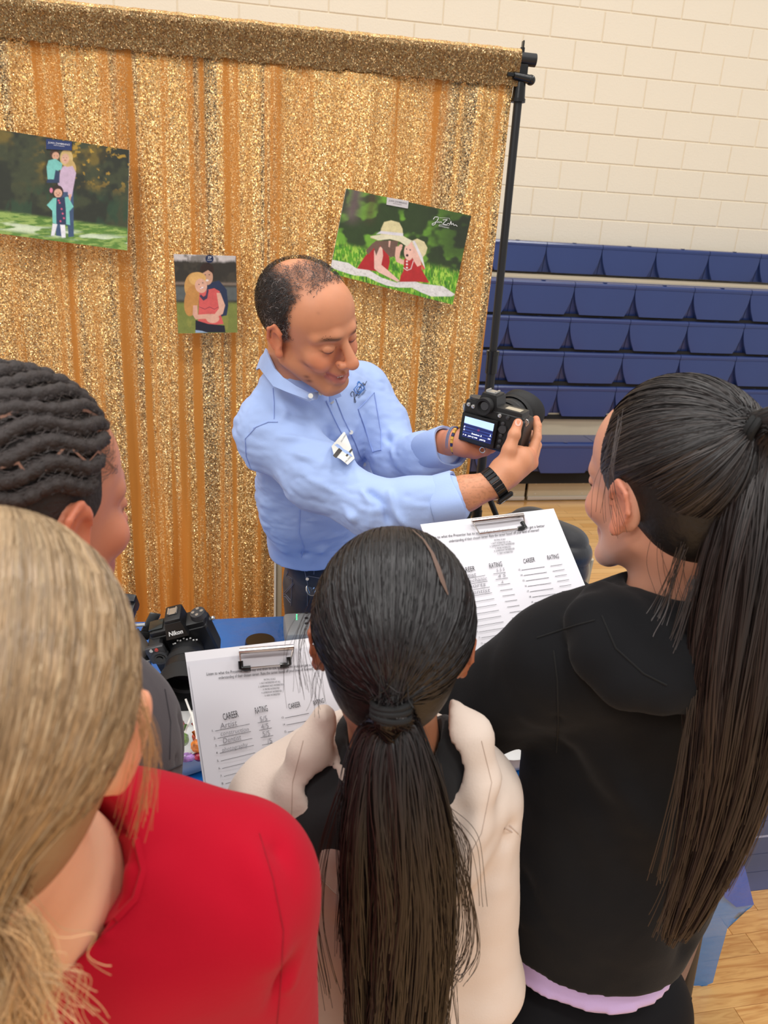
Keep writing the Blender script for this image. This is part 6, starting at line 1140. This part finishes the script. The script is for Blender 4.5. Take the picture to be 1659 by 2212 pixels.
# ======== the girl in black, right
gR = thing('person', 'girl with long dark ponytail in black hoodie at the right', 'person')
O = P(1448, 1052, 0.90); R = kframe((-0.74, -0.22, 0.63), (0.06, -0.95, -0.3), 1448, 1052); s = 0.99
NBp = P(1446, 1288, 0.945); shL, shR = P(1205, 1425, 0.96), P(1590, 1375, 1.00); elL = P(1035, 1528, 1.07); wrL = P(1074, 1452, 1.17); elR = TX(0.62, 1.0, 1.18) if False else np.array([0.62, 1.0, 1.18])
TX = lambda x, y, z: np.array([x, y, z])
torso = [(TX(0.515, 0.80, 1.30), .138), (TX(0.530, 0.80, 1.14), .134), (TX(0.535, 0.80, 0.98), .143), (TX(0.520, 0.80, 0.82), .140)]
armL = [(shL, .068), (elL, .062), (wrL, .040)]; armR = [(shR, .064), (elR, .055), (elR + TX(0.0, 0.20, 0.03), .045)]
bdR = kid_body(gR, O, R, s, (208, 150, 124), NBp, torso, [armL, armR], hf=[simple_hand(wrL, P(1120, 1385, 1.22), P(1080, 1390, 1.20), cw((1, 0.1, 0)))])
BH = cloth_mat('black_fleece', (13, 13, 16), 0.92, 0.35, 0.04, 0.06, spec=0.25)
fo = [(PL([(1290, 1560), (1330, 1700), (1420, 1830)], .95), .02, .006), (PL([(1120, 1900), (1200, 1980), (1300, 2050)], 1.08), .02, -.008), (PL([(1150, 1980), (1250, 2060), (1360, 2090)], 1.1), .014, .006), (PL([(1320, 1500), (1400, 1540), (1480, 1530)], .9), .014, -.006), (PL([(1080, 1620), (1150, 1640), (1200, 1620)], .98), .012, -.008), (PL([(1230, 1640, .0), (1330, 1800, 0.03), (1430, 1960, .08), (1490, 2060, .1)], 0.97), .022, -.013), (PL([(1250, 1600), (1360, 1740), (1470, 1900)], .96), .02, .007), (PL([(1200, 1640), (1215, 1760), (1250, 1900), (1280, 2050)], 1.0), .02, -.008), (PL([(1195, 1400), (1205, 1480), (1205, 1560), (1200, 1630)], .92), .006, -.005), (PL([(1210, 1620), (1250, 1680), (1330, 1700)], .94), .014, -.010), (PL([(1070, 1450), (1120, 1480), (1160, 1540)], .98), .016, -.006), (PL([(1160, 1380), (1240, 1350), (1300, 1345)], .92), .006, -.004), (PL([(1000, 1540), (1060, 1530), (1100, 1480)], 1.0), .016, .006), (PL([(1440, 1880), (1500, 1960), (1545, 1960)], 1.05), .016, .008), (PL([(1130, 1560), (1180, 1600), (1230, 1610)], .93), .012, .007)]
def hoodR(fd):
    up = [P(1290, 1300, 0.92), P(1278, 1345, 0.885), P(1305, 1405, 0.865), P(1355, 1450, 0.855), P(1420, 1465, 0.85), P(1490, 1470, 0.86), P(1560, 1430, 0.90), P(1590, 1350, .95)]
    fd.chain(up, [0.022, 0.031, 0.039, 0.040, 0.037, 0.036, 0.034, 0.025], k=0.006, n=nrm(EYE - P(1400, 1450, .86)), f=0.6)
    fd.chain([P(1300, 1283, 0.93), P(1340, 1330, 0.885), P(1400, 1390, 0.865), P(1470, 1420, .86), P(1530, 1390, .90)], [0.016, 0.024, 0.026, 0.027, 0.024], k=0.004)
    fd.cap(P(1330, 1370, .90), P(1500, 1400, .90), 0.045, 0.05, k=0.02)
    fd.chain([P(1345, 1288, .935), P(1372, 1312, .905), P(1420, 1330, .89), P(1480, 1335, .89), P(1540, 1330, .92)], [0.014, 0.020, 0.022, 0.022, 0.02], k=0.01)
    fd.cap(NBp + (O - NBp) * 0.15, O, 0.052, 0.05, op='s', k=0.006)
o, V, Q = torso_cloth('hoodie', BH, gR, NBp, torso, [armL, armR], FWD, 0.72, folds=fo, extra=hoodR, hem=(TX(0.57, 0.7, 0.852), (0.0, 0.05, -1)), ns=2.0)
fh = surf_map(V, Q, 0.0004, 0.95); SEAM = mat('black_seam', (8, 8, 9), 0.9)
stripe('shoulder_seam', [(1196, 1405), (1204, 1470), (1206, 1560), (1202, 1625)], fh, 0.0011, SEAM, o); stripe('yoke_seam', [(1160, 1378), (1240, 1352), (1285, 1340)], fh, 0.0010, SEAM, o); stripe('hood_seam', [(1300, 1330), (1330, 1400), (1390, 1455), (1440, 1480)], fh, 0.0011, SEAM, o)
LAV = cloth_mat('lavender_cotton', (196, 170, 218), 0.85, 0.3, 0.2, 0.04)
o, V, Q = torso_cloth('undershirt', LAV, gR, NBp, [(torso[0][0], .11), (torso[1][0], .11), (torso[2][0], .12), (TX(0.522, .80, .92), .09), (TX(0.520, .80, .80), .138)], [], FWD, 0.72, h=0.008, hem=(TX(0.57, 0.7, 0.808), (0.0, 0.05, -1)), ns=6.0, extra=lambda fd: (fd.cap(NBp - TX(0, 0, .04), NBp - TX(0, 0, .03), 0.053, .052, k=.01), fd.cap(NBp, O, 0.0485, .048, op='s', k=.004)))
legs(gR, TX(0.535, 0.80, 0.69), 0.145, 0.84, mat('black_leggings', (13, 12, 15), 0.8, spec=0.2), mat('white_trainer', (220, 220, 220), 0.6))
RAD = (0.0845, 0.106, 0.0945)
hm_ = mat('dark_hair_base', (20, 17, 17), 0.5, bump=0.7, bscale=90, bdist=0.002)
hair_shell(O, R, s, (0.0822, 0.1035, 0.0915), 0.0048, (30, 25, 24), 'hair_cap', gR, mat_=hm_)
tl = np.array([0.0, -0.094, 0.085]); td = nrm((tl - CENTR) / np.array(RAD)); S, Ou = scalp_strands(O, R, s, td, tl, RAD, 9500, 14, 0.055, 11, 0.028, 0.011)
hr = ribbons('hair', S, 0.00105, Ou, HAIRM, gR, strand_col(len(S), 14, (34, 28, 27), (24, 20, 20), 4, 0.45, (74, 64, 60), S)); tag(hr, kind='stuff')
tie = O + R @ (tl * s); pth = [tie - R @ np.array([0, -.01, -.0]), tie + R @ (np.array([0, -0.045, 0.015])), P(1665, 985, 0.79), P(1650, 1150, 0.79), P(1625, 1350, 0.81), P(1600, 1520, 0.83), P(1575, 1680, 0.86), P(1535, 1830, 0.89), P(1485, 1960, 0.92), P(1445, 2050, 0.95)]
S, Ou = tail_strands(pth, [0.010, 0.018, 0.036, 0.056, 0.064, 0.060, 0.052, 0.042, 0.030, 0.014], 8200, 17, 12, 0.006, 0.42)
hr2 = ribbons('ponytail', S, np.linspace(0.0014, 0.0009, 17), Ou, HAIRM, gR, strand_col(len(S), 17, (18, 14, 14), (38, 24, 20), 5, 0.45, (52, 38, 34), S)); tag(hr2, kind='stuff')
MB().tube([tie + R @ (np.array([0.0135 * math.cos(a), -0.010 + 0.003 * math.sin(2 * a), 0.0135 * math.sin(a)])) for a in np.linspace(0, 6.283, 26)[:-1]], 0.0042, 10, True).tube([tie + R @ (np.array([0.0135 * math.cos(a), -0.017 + 0.003 * math.sin(2 * a), 0.0135 * math.sin(a)])) for a in np.linspace(0, 6.283, 26)[:-1]], 0.004, 10, True).build('hair_tie', mat('black_elastic', (12, 12, 13), 0.8), gR)
def wisps(parent, L, N, seed, wdt, rgb1, rgb2, sp=0.006, K=16, name='loose_strands'):
    rs = np.random.RandomState(seed); Ss = []
    for pts in L:
        A = np.array([P(*p) for p in pts]); t = np.linspace(0, len(A) - 1, K); i = np.minimum(t.astype(int), len(A) - 2); f = (t - i)[:, None]; g = lambda k: A[np.clip(i + k, 0, len(A) - 1)]
        c_ = 0.5 * (2 * g(0) + (g(1) - g(-1)) * f + (2 * g(-1) - 5 * g(0) + 4 * g(1) - g(2)) * f ** 2 + (-g(-1) + 3 * g(0) - 3 * g(1) + g(2)) * f ** 3)
        for _ in range(N): Ss.append(c_ + rs.normal(size=(1, 3)) * sp * 0.4 + rs.normal(size=(1, 3)) * sp * np.linspace(0, 1, K)[:, None] + 0.15 * sp * rs.normal(size=3) * np.sin(np.linspace(0, 8, K) + rs.rand() * 6)[:, None])
    S = np.array(Ss); Ou = np.broadcast_to(nrm(EYE - S[0, 0]), S.shape); o = ribbons(name, S, wdt, Ou, HAIRM, parent, strand_col(len(S), K, rgb1, rgb2, seed, 0.4)); return tag(o, kind='stuff')
wisps(gR, [[(1340, 900, .84), (1320, 1000, .83), (1312, 1080, .84), (1325, 1160, .86)], [(1330, 940, .84), (1305, 1020, .84), (1300, 1120, .86)], [(1430, 1120, .84), (1420, 1200, .86), (1440, 1280, .88)], [(1480, 1150, .83), (1470, 1250, .85), (1500, 1330, .86)]], 6, 5, 0.0004, (50, 38, 36), (74, 54, 48), 0.009)
wisps(gR, [[(1480, 1180, .82), (1440, 1300, .85), (1410, 1370, .85)], [(1500, 1250, .82), (1450, 1400, .84), (1400, 1480, .84)], [(1500, 1500, .83), (1470, 1700, .87), (1430, 1900, .92)], [(1520, 1650, .85), (1480, 1850, .90), (1425, 2010, .94)]], 16, 6, 0.0008, (30, 24, 24), (44, 30, 26), 0.008)
er = O + R @ (np.array([-0.084, 0.006, -0.040]) * s); MB().sph(er, 0.003, n=12).build('earring', mat('gold_stud', (230, 190, 110), 0.2, 0.9), gR)
# ======== the girl in the cream hoodie, centre
gC = thing('person', 'girl in cream hoodie with long dark low ponytail at the centre', 'person')
O = P(846, 1385, 0.82); R = kframe((0.0, -0.37, 0.93), (0.06, -0.915, -0.4), 843, 1220); s = 0.95
NBp = P(852, 1600, 0.90); shL, shR = P(610, 1752, 0.93), P(1000, 1722, 0.94); elL, elR = P(575, 2110, 0.99), P(1035, 2120, 1.04); wrL, wrR = P(560, 1930, 1.10), P(960, 2080, 1.18)
torso = [(TX(0.172, 0.76, 1.16), .140), (TX(0.176, 0.765, 1.02), .145), (TX(0.18, 0.77, 0.86), .165), (TX(0.18, 0.775, 0.74), .17)]
armL = [(shL, .066), (elL, .056), (wrL, .042)]; armR = [(shR, .066), (elR, .056), (wrR, .042)]
kid_body(gC, O, R, s, (168, 112, 82), NBp, torso, [armL, armR], 'skin_surface', hf=[simple_hand(wrL, P(540, 1840, 1.09), P(575, 1850, 1.08), cw((1, 0.2, 0)))])
CH = cloth_mat('cream_fleece', (224, 206, 192), 0.92, 0.45, 0.1, 0.03); TEE = cloth_mat('black_tee', (24, 24, 26), 0.85, 0.3, 0.2, 0.05)
fo = [(PL([(1105, 1790), (1085, 1760), (1100, 1820)], .90), .01, -.006), (PL([(985, 1900), (1040, 1700), (1040, 1640)], .86), .012, .006), (PL([(1000, 2100), (1060, 1900), (1080, 1800)], .90), .018, -.009), (PL([(940, 2150), (1000, 1950), (1030, 1850)], .88), .016, .006), (PL([(640, 1780), (650, 1900), (700, 2050)], .86), .016, -.008), (PL([(600, 1800), (620, 1950), (660, 2100)], .9), .018, .007), (PL([(690, 1950), (710, 2060), (720, 2200)], .88), .014, -.006), (PL([(1000, 1760), (960, 1850), (930, 1950)], .85), .012, -.006), (PL([(560, 1745), (600, 1700), (640, 1650)], .90), .010, .004)]
def openC(fd):
    rim = [P(700, 1552, .87), P(668, 1620, .862), P(640, 1700, .865), P(645, 1780, .87), P(680, 1850, .885), P(730, 1920, .90), P(810, 1965, .905), P(900, 1935, .90), P(965, 1870, .885), P(1010, 1780, .87), P(1035, 1680, .865), P(1015, 1590, .86), P(950, 1540, .86), P(905, 1535, .87)]
    fd.chain(rim, [0.016, 0.020, 0.019, 0.019, 0.021, 0.024, 0.026, 0.025, 0.023, 0.023, 0.024, 0.024, 0.018, 0.014], k=0.016, n=nrm(EYE - P(850, 1800, .88)), f=0.7)
    fd.cap(P(705, 1560, .865), P(700, 1548, .86), 0.012, 0.009, k=0.008)
    fd.cap(P(690, 1690, .885), P(700, 1730, .885), 0.034, 0.030, op='s', k=0.008); fd.cap(P(740, 1740, .88), P(780, 1750, .88), 0.034, 0.034, op='s', k=0.01); fd.cap(P(985, 1600, .875), P(975, 1680, .88), 0.026, 0.022, op='s', k=0.008); fd.cap(NBp - TX(0, 0, 0.015), O, 0.066, .06, op='s', k=0.01)
o, V, Q = torso_cloth('hoodie', CH, gC, NBp, torso, [armL, armR], FWD, 0.72, folds=fo, extra=openC, ns=12.0, h=0.0052, hem=(TX(0.18, .7, .72), (0, 0, -1)))
fh = surf_map(V, Q, 0.0003, 0.88); SEC = mat('cream_stitch', (200, 180, 166), 0.9)
stripe('hood_stitch', [(655, 1600), (632, 1690), (630, 1760), (650, 1830), (690, 1895), (730, 1935)], fh, 0.0005, SEC, o); stripe('hood_stitch', [(1040, 1600), (1062, 1690), (1040, 1800), (990, 1890)], fh, 0.0005, SEC, o); stripe('sleeve_seam', [(1100, 1782), (1118, 1800), (1134, 1822)], fh, 0.0008, SEC, o); stripe('sleeve_seam', [(590, 1830), (600, 1780), (595, 1740)], fh, 0.0005, SEC, o)
torso_cloth('tee_shirt', TEE, gC, NBp, [(p, r - .010) for p, r in torso[:3]], [[(shL, .050), (shL + TX(0, 0, -.06), .05)], [(shR, .050), (shR + TX(0, 0, -.06), .05)]], FWD, 0.74, h=0.007, ns=1.0, extra=lambda fd: (fd.cap(P(680, 1700, .895), P(770, 1730, .885), 0.03, .04, k=.03), fd.cap(P(960, 1600, .885), P(965, 1660, .885), 0.03, .03, k=.03), fd.cap(NBp, O, 0.054, .05, op='s', k=.006)), hem=(TX(.18, .7, .82), (0, 0, -1)))
legs(gC, TX(0.18, 0.78, 0.74), 0.16, 0.83, mat('blue_jeans', (60, 76, 110), 0.8), mat('white_trainer', (220, 220, 220)), hz=.74)
hair_shell(O, R, s, (0.0822, 0.1035, 0.0915), 0.0048, (30, 25, 24), 'hair_cap', gC, mat_=hm_)
tl = np.array([0.0, -0.113, -0.004]); RADC = (0.0865, 0.108, 0.0965); td = nrm((tl - CENTR) / np.array(RADC)); S, Ou = scalp_strands(O, R, s, td, tl, RADC, 10000, 13, 0.055, 21, 0.030, 0.011)
hr = ribbons('hair', S, 0.00105, Ou, HAIRM, gC, strand_col(len(S), 13, (21, 19, 21), (18, 15, 16), 7, 0.5, (46, 42, 44), S)); tag(hr, kind='stuff')
tie = O + R @ (tl * s); pth = [tie + R @ np.array([0, .012, 0.004]), tie + R @ np.array([0, -.016, -.010]), P(846, 1560, .735), P(846, 1660, .745), P(852, 1800, .765), P(862, 1950, .80), P(858, 2100, .84), P(848, 2260, .88), P(842, 2400, .92)]
S, Ou = tail_strands(pth, [0.010, 0.015, 0.030, 0.047, 0.060, 0.066, 0.066, 0.060, 0.04], 8400, 17, 22, 0.007, 0.34)
hr2 = ribbons('ponytail', S, np.linspace(0.0014, 0.001, 17), Ou, HAIRM, gC, strand_col(len(S), 17, (18, 15, 16), (32, 21, 18), 8, 0.45, (46, 33, 30), S)); tag(hr2, kind='stuff')
q = MB()
for k_ in range(3): q.tube([tie + R @ (np.array([0.0170 * math.cos(a), -0.004 - 0.002 * k_ + 0.0135 * math.sin(a), -0.002 - 0.0058 * k_ + 0.002 * math.cos(a + k_)])) for a in np.linspace(0, 6.283, 26)[:-1]], 0.0034, 10, True)
q.build('hair_tie', mat('black_elastic', (12, 12, 13)), gC)
part = [(890, 1143), (915, 1165), (934, 1195), (946, 1225), (956, 1255), (968, 1285)]
def onscalp(x, y, k_=1.062):
    d_ = ray(x, y); o_ = (EYE - O) @ R / s - CENTR; dd = d_ @ R / s; r_ = np.array(RADC) * k_; a = ((dd / r_) ** 2).sum(); b = 2 * ((dd * o_) / r_ ** 2).sum(); c_ = ((o_ / r_) ** 2).sum() - 1; D_ = max(b * b - 4 * a * c_, 0); return EYE + d_ * (-b - math.sqrt(D_)) / (2 * a)
pm = []
for (x, y), w_ in zip(part, (1, 2, 3.5, 5, 5, 1)): pm.append((onscalp(x - w_, y), onscalp(x + w_, y)))
npmesh('parting', np.array([p for q in pm for p in q]), np.array([[2 * i, 2 * i + 1, 2 * i + 3, 2 * i + 2] for i in range(5)]), skin_mat('skin_surface'), gC, True, np.tile(lin((104, 80, 68)), (12, 1)))
wisps(gC, [[(705, 1250, .76), (672, 1330, .77), (655, 1400, .78), (672, 1480, .80)], [(690, 1300, .76), (650, 1380, .78), (660, 1500, .80)], [(700, 1400, .77), (680, 1470, .79), (672, 1530, .81)]], 10, 25, 0.0003, (40, 33, 33), (48, 40, 40), 0.008)
wisps(gC, [[(940, 1650, .75), (990, 1850, .79), (1012, 2000, .83), (985, 2098, .85), (960, 2100, .85)], [(930, 1700, .75), (1000, 1900, .80), (1018, 2050, .84), (980, 2110, .85)], [(960, 1750, .77), (1015, 1820, .79), (1020, 1960, .82)], [(740, 1700, .75), (700, 1850, .79), (690, 2000, .83), (720, 2150, .86)], [(950, 2000, .8), (960, 2100, .85), (975, 2260, .88)]], 14, 26, 0.0006, (34, 25, 24), (44, 31, 27), 0.008, 20)
# ======== the girl with braids, left
gA = thing('person', 'girl with dark cornrow braids in charcoal sweatshirt at the left', 'person')
O = P(38, 1100, 0.70); R = kframe((0.80, -0.2, 0.57), (-0.05, -0.95, -0.3), 38, 1100); s = 0.99
NBp = P(40, 1390, 0.78); shR, shL = P(250, 1570, 0.85), P(-150, 1500, 0.86); elR, elL = P(312, 1850, 0.95), P(-190, 1900, .95)
torso = [(TX(-0.20, 0.72, 1.30), .150), (TX(-0.20, 0.72, 1.14), .150), (TX(-0.20, 0.72, 0.98), .155), (TX(-0.20, 0.72, 0.82), .158)]
torso = [(p + TX(0.0, 0.02, 0), r) for p, r in torso]
armR = [(shR, .058), (elR, .050), (elR + TX(-0.12, 0.14, 0.06), .044)]; armL = [(shL, .062), (elL, .054), (elL + TX(0, 0.18, 0.05), .044)]
SKA = (196, 128, 98); kid_body(gA, O, R, s, SKA, NBp, torso, [armR, armL], lip=(170, 100, 90))
GR = cloth_mat('charcoal_fleece', (70, 64, 68), 0.95, 0.4, 0.1, 0.05)
fo = [(PL([(290, 1450), (330, 1540), (345, 1650), (335, 1760)], .80), .008, -.004), (PL([(385, 1560), (395, 1660), (405, 1780)], .84), .010, -.008), (PL([(300, 1700), (350, 1680), (380, 1640)], .80), .004, -.0035), (PL([(330, 1700), (345, 1800), (350, 1900)], .84), .012, .007), (PL([(240, 1500), (260, 1600), (250, 1720)], .8), .02, -.006)]
o, V, Q = torso_cloth('sweatshirt', GR, gA, NBp, torso, [armR, armL], nrm([0.6, 0.8, 0]), 0.72, folds=fo, ns=8.0, extra=lambda fd: (fd.cap(NBp, NBp + nrm(O - NBp) * .02, 0.058, .056, k=.02), fd.cap(NBp, O, 0.0495, .049, op='s', k=.005)), hem=(TX(-.2, .7, .80), (0, 0, -1)))
fh = surf_map(V, Q, 0.0003, .84); stripe('armhole_seam', [(356, 1490), (368, 1560), (366, 1640)], fh, .0008, mat('charcoal_seam', (48, 44, 48), .9), o); stripe('panel_seam', [(312, 1690), (345, 1672), (392, 1652)], fh, .0009, mat('charcoal_seam', (48, 44, 48)), o)
legs(gA, TX(-0.20, 0.74, 0.80), 0.16, 0.78, mat('blue_jeans', (60, 76, 110)), mat('white_trainer', (220, 220, 220)), rz=0.6)
RA = (0.0815, 0.102, 0.091); hb_ = mat('braid_scalp', (40, 33, 31), 0.75, bump=1.0, bscale=260, bdist=0.002, var=0.3, vscale=60)
hair_shell(O, R, s, RA, 0.0042, (40, 33, 31), 'hair_cap', gA, mat_=hb_)
BRM = mat('braided_hair', (46, 38, 36), 0.7, bump=1.0, bscale=300, bdist=0.002, var=0.3, vscale=120)
def arc(phi, a): w_ = np.array([math.sin(phi), 0, math.cos(phi)]); d = np.array([0, math.cos(a), 0]) + w_ * math.sin(a); return d
def arcpt(phi, a, k_): d = arc(phi, a); q = CENTR + nrm(d) * np.array(RA) * k_; return O + R @ (q * s)
for i, phi in enumerate(np.radians([-56, -45, -34, -23, -12, -1, 10, 21, 32, 43, 54, 65, 76, 87])):
    m_ = MB(); a0, a1 = math.radians(42 + abs(i - 6) * 0.8 + (i > 10) * 6 + (i > 11) * 10 + (i > 12) * 8), math.radians(160); n = 60; pts = []; rr = []
    for j in range(n):
        a = a0 + (a1 - a0) * j / (n - 1); ph = phi + 0.05 * math.sin(j * 0.25 + i); pts.append(arcpt(ph, a, 1.03 + 0.012 * abs(math.sin(j * 0.55 + i)))); rr.append((0.0046 + 0.0022 * abs(math.sin(j * 0.8 + i))) * min(1, 0.35 + j / 8))
    m_.tube(pts, rr, 10)
    for j in range(2, n - 1):                                # plaited lobes on either side
        for sd in (-1, 1):
            a = a0 + (a1 - a0) * (j + 0.5 * (sd > 0)) / (n - 1); p = arcpt(phi + sd * 0.045 + 0.05 * math.sin(j * 0.25 + i), a, 1.03); 
            if j % 2: m_.sph(p, (0.0042, 0.0066, 0.0036), R=R, n=8)
    m_.build('braid', BRM, gA, True, 1.2)
def skinline(L, wd, k_=1.012):
    d_ = []
    for (x, y) in L:
        dr = ray(x, y); o_ = (EYE - O) @ R / s - CENTR; dd = dr @ R / s; r_ = np.array(RA) * k_; a = ((dd / r_) ** 2).sum(); b = 2 * ((dd * o_) / r_ ** 2).sum(); c_ = ((o_ / r_) ** 2).sum() - 1; D_ = max(b * b - 4 * a * c_, 0); d_.append(EYE + dr * (-b - math.sqrt(D_)) / (2 * a))
    V = []; Fq = []
    for i, p in enumerate(d_):
        t_ = d_[min(i + 1, len(d_) - 1)] - d_[max(i - 1, 0)]; sd = nrm(np.cross(t_, EYE - p)) * wd; V += [p - sd, p + sd]
    return V, [[2 * i, 2 * i + 1, 2 * i + 3, 2 * i + 2] for i in range(len(d_) - 1)]
for L in ([(0, 902), (60, 880), (120, 876), (190, 888), (238, 915)], [(96, 1015), (145, 960), (190, 1000), (212, 975), (246, 1012)], [(0, 1010), (40, 1000), (60, 1030)]):
    Vs, Fs = skinline(L, 0.0012, 1.075); npmesh('parting', np.array(Vs), np.array(Fs), skin_mat('skin_surface'), gA, True, np.tile(lin((140, 100, 82)), (len(Vs), 1)))
rs = np.random.RandomState(77); ph = rs.rand(2600) * 2.5 - 0.98; aa = rs.rand(2600) * 1.9 + 0.85; S = []
for p_, a_ in zip(ph, aa): r_ = rs.normal(size=3) * 0.02; S.append([arcpt(p_ + r_[0] * k, a_ + 0.035 * k, 1.05 + 0.012 * k * rs.rand() + 0.01) for k in range(4)])
S = np.array(S); fz = ribbons('flyaway_hair', S, 0.0004, S - O, HAIRM, gA, strand_col(len(S), 4, (52, 42, 40), (64, 52, 48), 3, .4)); tag(fz, kind='stuff')
wisps(gA, [[(225, 880, .64), (250, 920, .65), (262, 965, .66)]], 6, 40, 0.00022, (44, 34, 32), (60, 44, 40), 0.008)
# ======== the blonde girl in red, nearest
gB = thing('person', 'blonde girl in red sweatshirt seen from behind at the lower left', 'person')
O = P(-68, 1585, 0.45); R = kframe((0.0, -0.4, 0.91), (0.05, -0.915, -0.4), -68, 1585); s = 1.02
NBp = P(35, 1890, 0.53); shR, shL = P(508, 1925, 0.60), P(-420, 1990, 0.60); elR, elL = P(570, 2420, 0.76), P(-460, 2500, .76)
torso = [(TX(-0.135, 0.50, 1.30), .145), (TX(-0.135, 0.50, 1.14), .150), (TX(-0.135, 0.50, 0.98), .155), (TX(-0.135, 0.50, 0.82), .158)]
armR = [(shR, .062), (elR, .056), (elR + TX(0.0, 0.05, -0.12), .044)]; armL = [(shL, .062), (elL, .056), (elL + TX(0, 0.05, -0.12), .044)]
SKB = (236, 182, 148); kid_body(gB, O, R, s, SKB, NBp, torso, [armR, armL], lip=(190, 110, 100), earx=0.012, neckr=0.055, fill=lambda fd: (fd.cap(NBp + TX(0.0, 0, -0.02), P(175, 1915, .565), 0.052, .036, k=0.04), fd.cap(NBp + TX(0, -.005, -0.03), P(90, 1975, .525), 0.050, .034, k=0.03)))
RD = cloth_mat('crimson_fleece', (176, 4, 34), 0.92, 0.4, 0.05, 0.05, spec=0.2)
fo = [(PL([(585, 1850), (610, 1950), (612, 2080), (600, 2200)], .57), .009, -.009), (PL([(620, 1930), (632, 2030), (622, 2130)], .58), .006, .004), (PL([(330, 2020), (430, 2080), (480, 2200)], .50), .022, -.006), (PL([(300, 1880), (390, 1850), (450, 1840)], .52), .012, .004), (PL([(250, 1960), (330, 1920), (400, 1900)], .50), .012, -.004), (PL([(540, 1830), (570, 1930), (585, 2060)], .55), .012, .005)]
def crew(fd):
    ring = [P(*q) for q in ((225, 1805, .54), (243, 1860, .515), (190, 1915, .49), (120, 1965, .475), (40, 2000, .468), (-60, 2010, .47), (-160, 1960, .49))]
    0 and fd.chain(ring, [0.008, 0.0098, 0.0105, 0.011, 0.011, 0.011, 0.01], k=0.006, n=nrm(EYE - P(120, 1950, .43)), f=0.75); fd.cap(P(70, 1880, .525), O, 0.066, .07, op='s', k=.003)
o, V, Q = torso_cloth('sweatshirt', RD, gB, NBp, torso, [armR, armL], FWD, 0.72, folds=fo, ns=20.0, extra=crew, h=0.005, amp=0.003, hem=(TX(-.13, .5, .80), (0, 0, -1)))
fh = surf_map(V, Q, 0.0035, .5)
ci = [(236, 1800), (252, 1830), (256, 1880), (240, 1918), (208, 1950), (160, 1985), (105, 2015), (40, 2035), (-30, 2045)]; co = [(262, 1790), (292, 1820), (303, 1880), (288, 1935), (250, 1985), (195, 2030), (130, 2068), (50, 2095), (-30, 2100)]
strip3('collar', [fh(*q) for q in ci], [fh(*q) for q in co], 0.004, RD, o)
fh = surf_map(V, Q, 0.0002, .5); stripe('collar_seam', [(296, 1815), (309, 1880), (294, 1938), (254, 1992), (198, 2038), (132, 2077), (50, 2104)], fh, .0004, mat('crimson_seam', (140, 0, 26), .9), o); stripe('armhole_seam', [(560, 1800), (590, 1900), (612, 2010), (606, 2130), (598, 2212)], fh, .0004, mat('crimson_seam', (120, 0, 24)), o)
legs(gB, TX(-0.135, 0.50, 0.80), 0.16, 0.54, mat('blue_jeans', (60, 76, 110)), mat('white_trainer', (220, 220, 220)))
RB = (0.0845, 0.110, 0.099); bh = mat('blonde_hair_base', (150, 118, 84), 0.5, bump=0.6, bscale=90, bdist=0.002); HB = mat('blonde_strands', (170, 140, 100), 0.36, attr=True, spec=0.5)
hair_shell(O, R, s, (0.0808, 0.106, 0.095), 0.0042, (150, 118, 84), 'hair_cap', gB, mat_=bh, extra=lambda fd: fd.ell((0.092, -0.012, -0.02), (0.03, 0.034, 0.042), 's', 0.004))
tl = np.array([-0.0, -0.112, -0.070]); td = nrm((tl - CENTR) / np.array(RB)); S, Ou = scalp_strands(O, R, s, td, tl, RB, 12000, 12, 0.035, 31, 0.020, 0.014, mask=lambda d: hairmask(d) & ~((d[:, 0] > 0.72) & (np.abs(d[:, 1] + 0.08) < 0.32) & (d[:, 2] < -0.18)))
hr = ribbons('hair', S, 0.00062, Ou, HB, gB, strand_col(len(S), 12, (166, 142, 112), (150, 112, 68), 9, 0.3, (206, 182, 146), S)); tag(hr, kind='stuff')
tie = O + R @ (tl * s); pth = [tie + R @ np.array([0, .012, 0.01]), tie + R @ np.array([0.01, -.012, -.012]), P(-20, 2030, .40), P(5, 2120, .41), P(0, 2250, .43), P(-10, 2420, .45)]
S, Ou = tail_strands(pth, [0.012, 0.016, 0.020, 0.026, 0.028, 0.02], 4800, 20, 32, 0.022, 0.3); hr2 = ribbons('ponytail', S, 0.00042, Ou, HB, gB, strand_col(len(S), 20, (190, 150, 104), (206, 166, 116), 10, 0.4, (236, 210, 170))); tag(hr2, kind='stuff')
wisps(gB, [[(262, 1480, .45), (312, 1560, .46), (318, 1680, .47), (292, 1800, .49)], [(275, 1450, .45), (318, 1590, .46), (305, 1740, .48)], [(240, 1420, .45), (300, 1530, .46), (322, 1650, .47)]], 20, 41, 0.00025, (190, 150, 106), (180, 130, 84), 0.006, 18)
wisps(gB, [[(20, 1960, .37), (90, 2080, .385), (150, 2110, .39), (130, 2180, .40), (170, 2230, .41)], [(0, 2000, .37), (100, 2140, .39), (120, 2230, .40)], [(-20, 1960, .37), (60, 2010, .38), (50, 2100, .39), (110, 2170, .40)]], 26, 42, 0.00035, (196, 156, 110), (206, 166, 120), 0.010, 22)
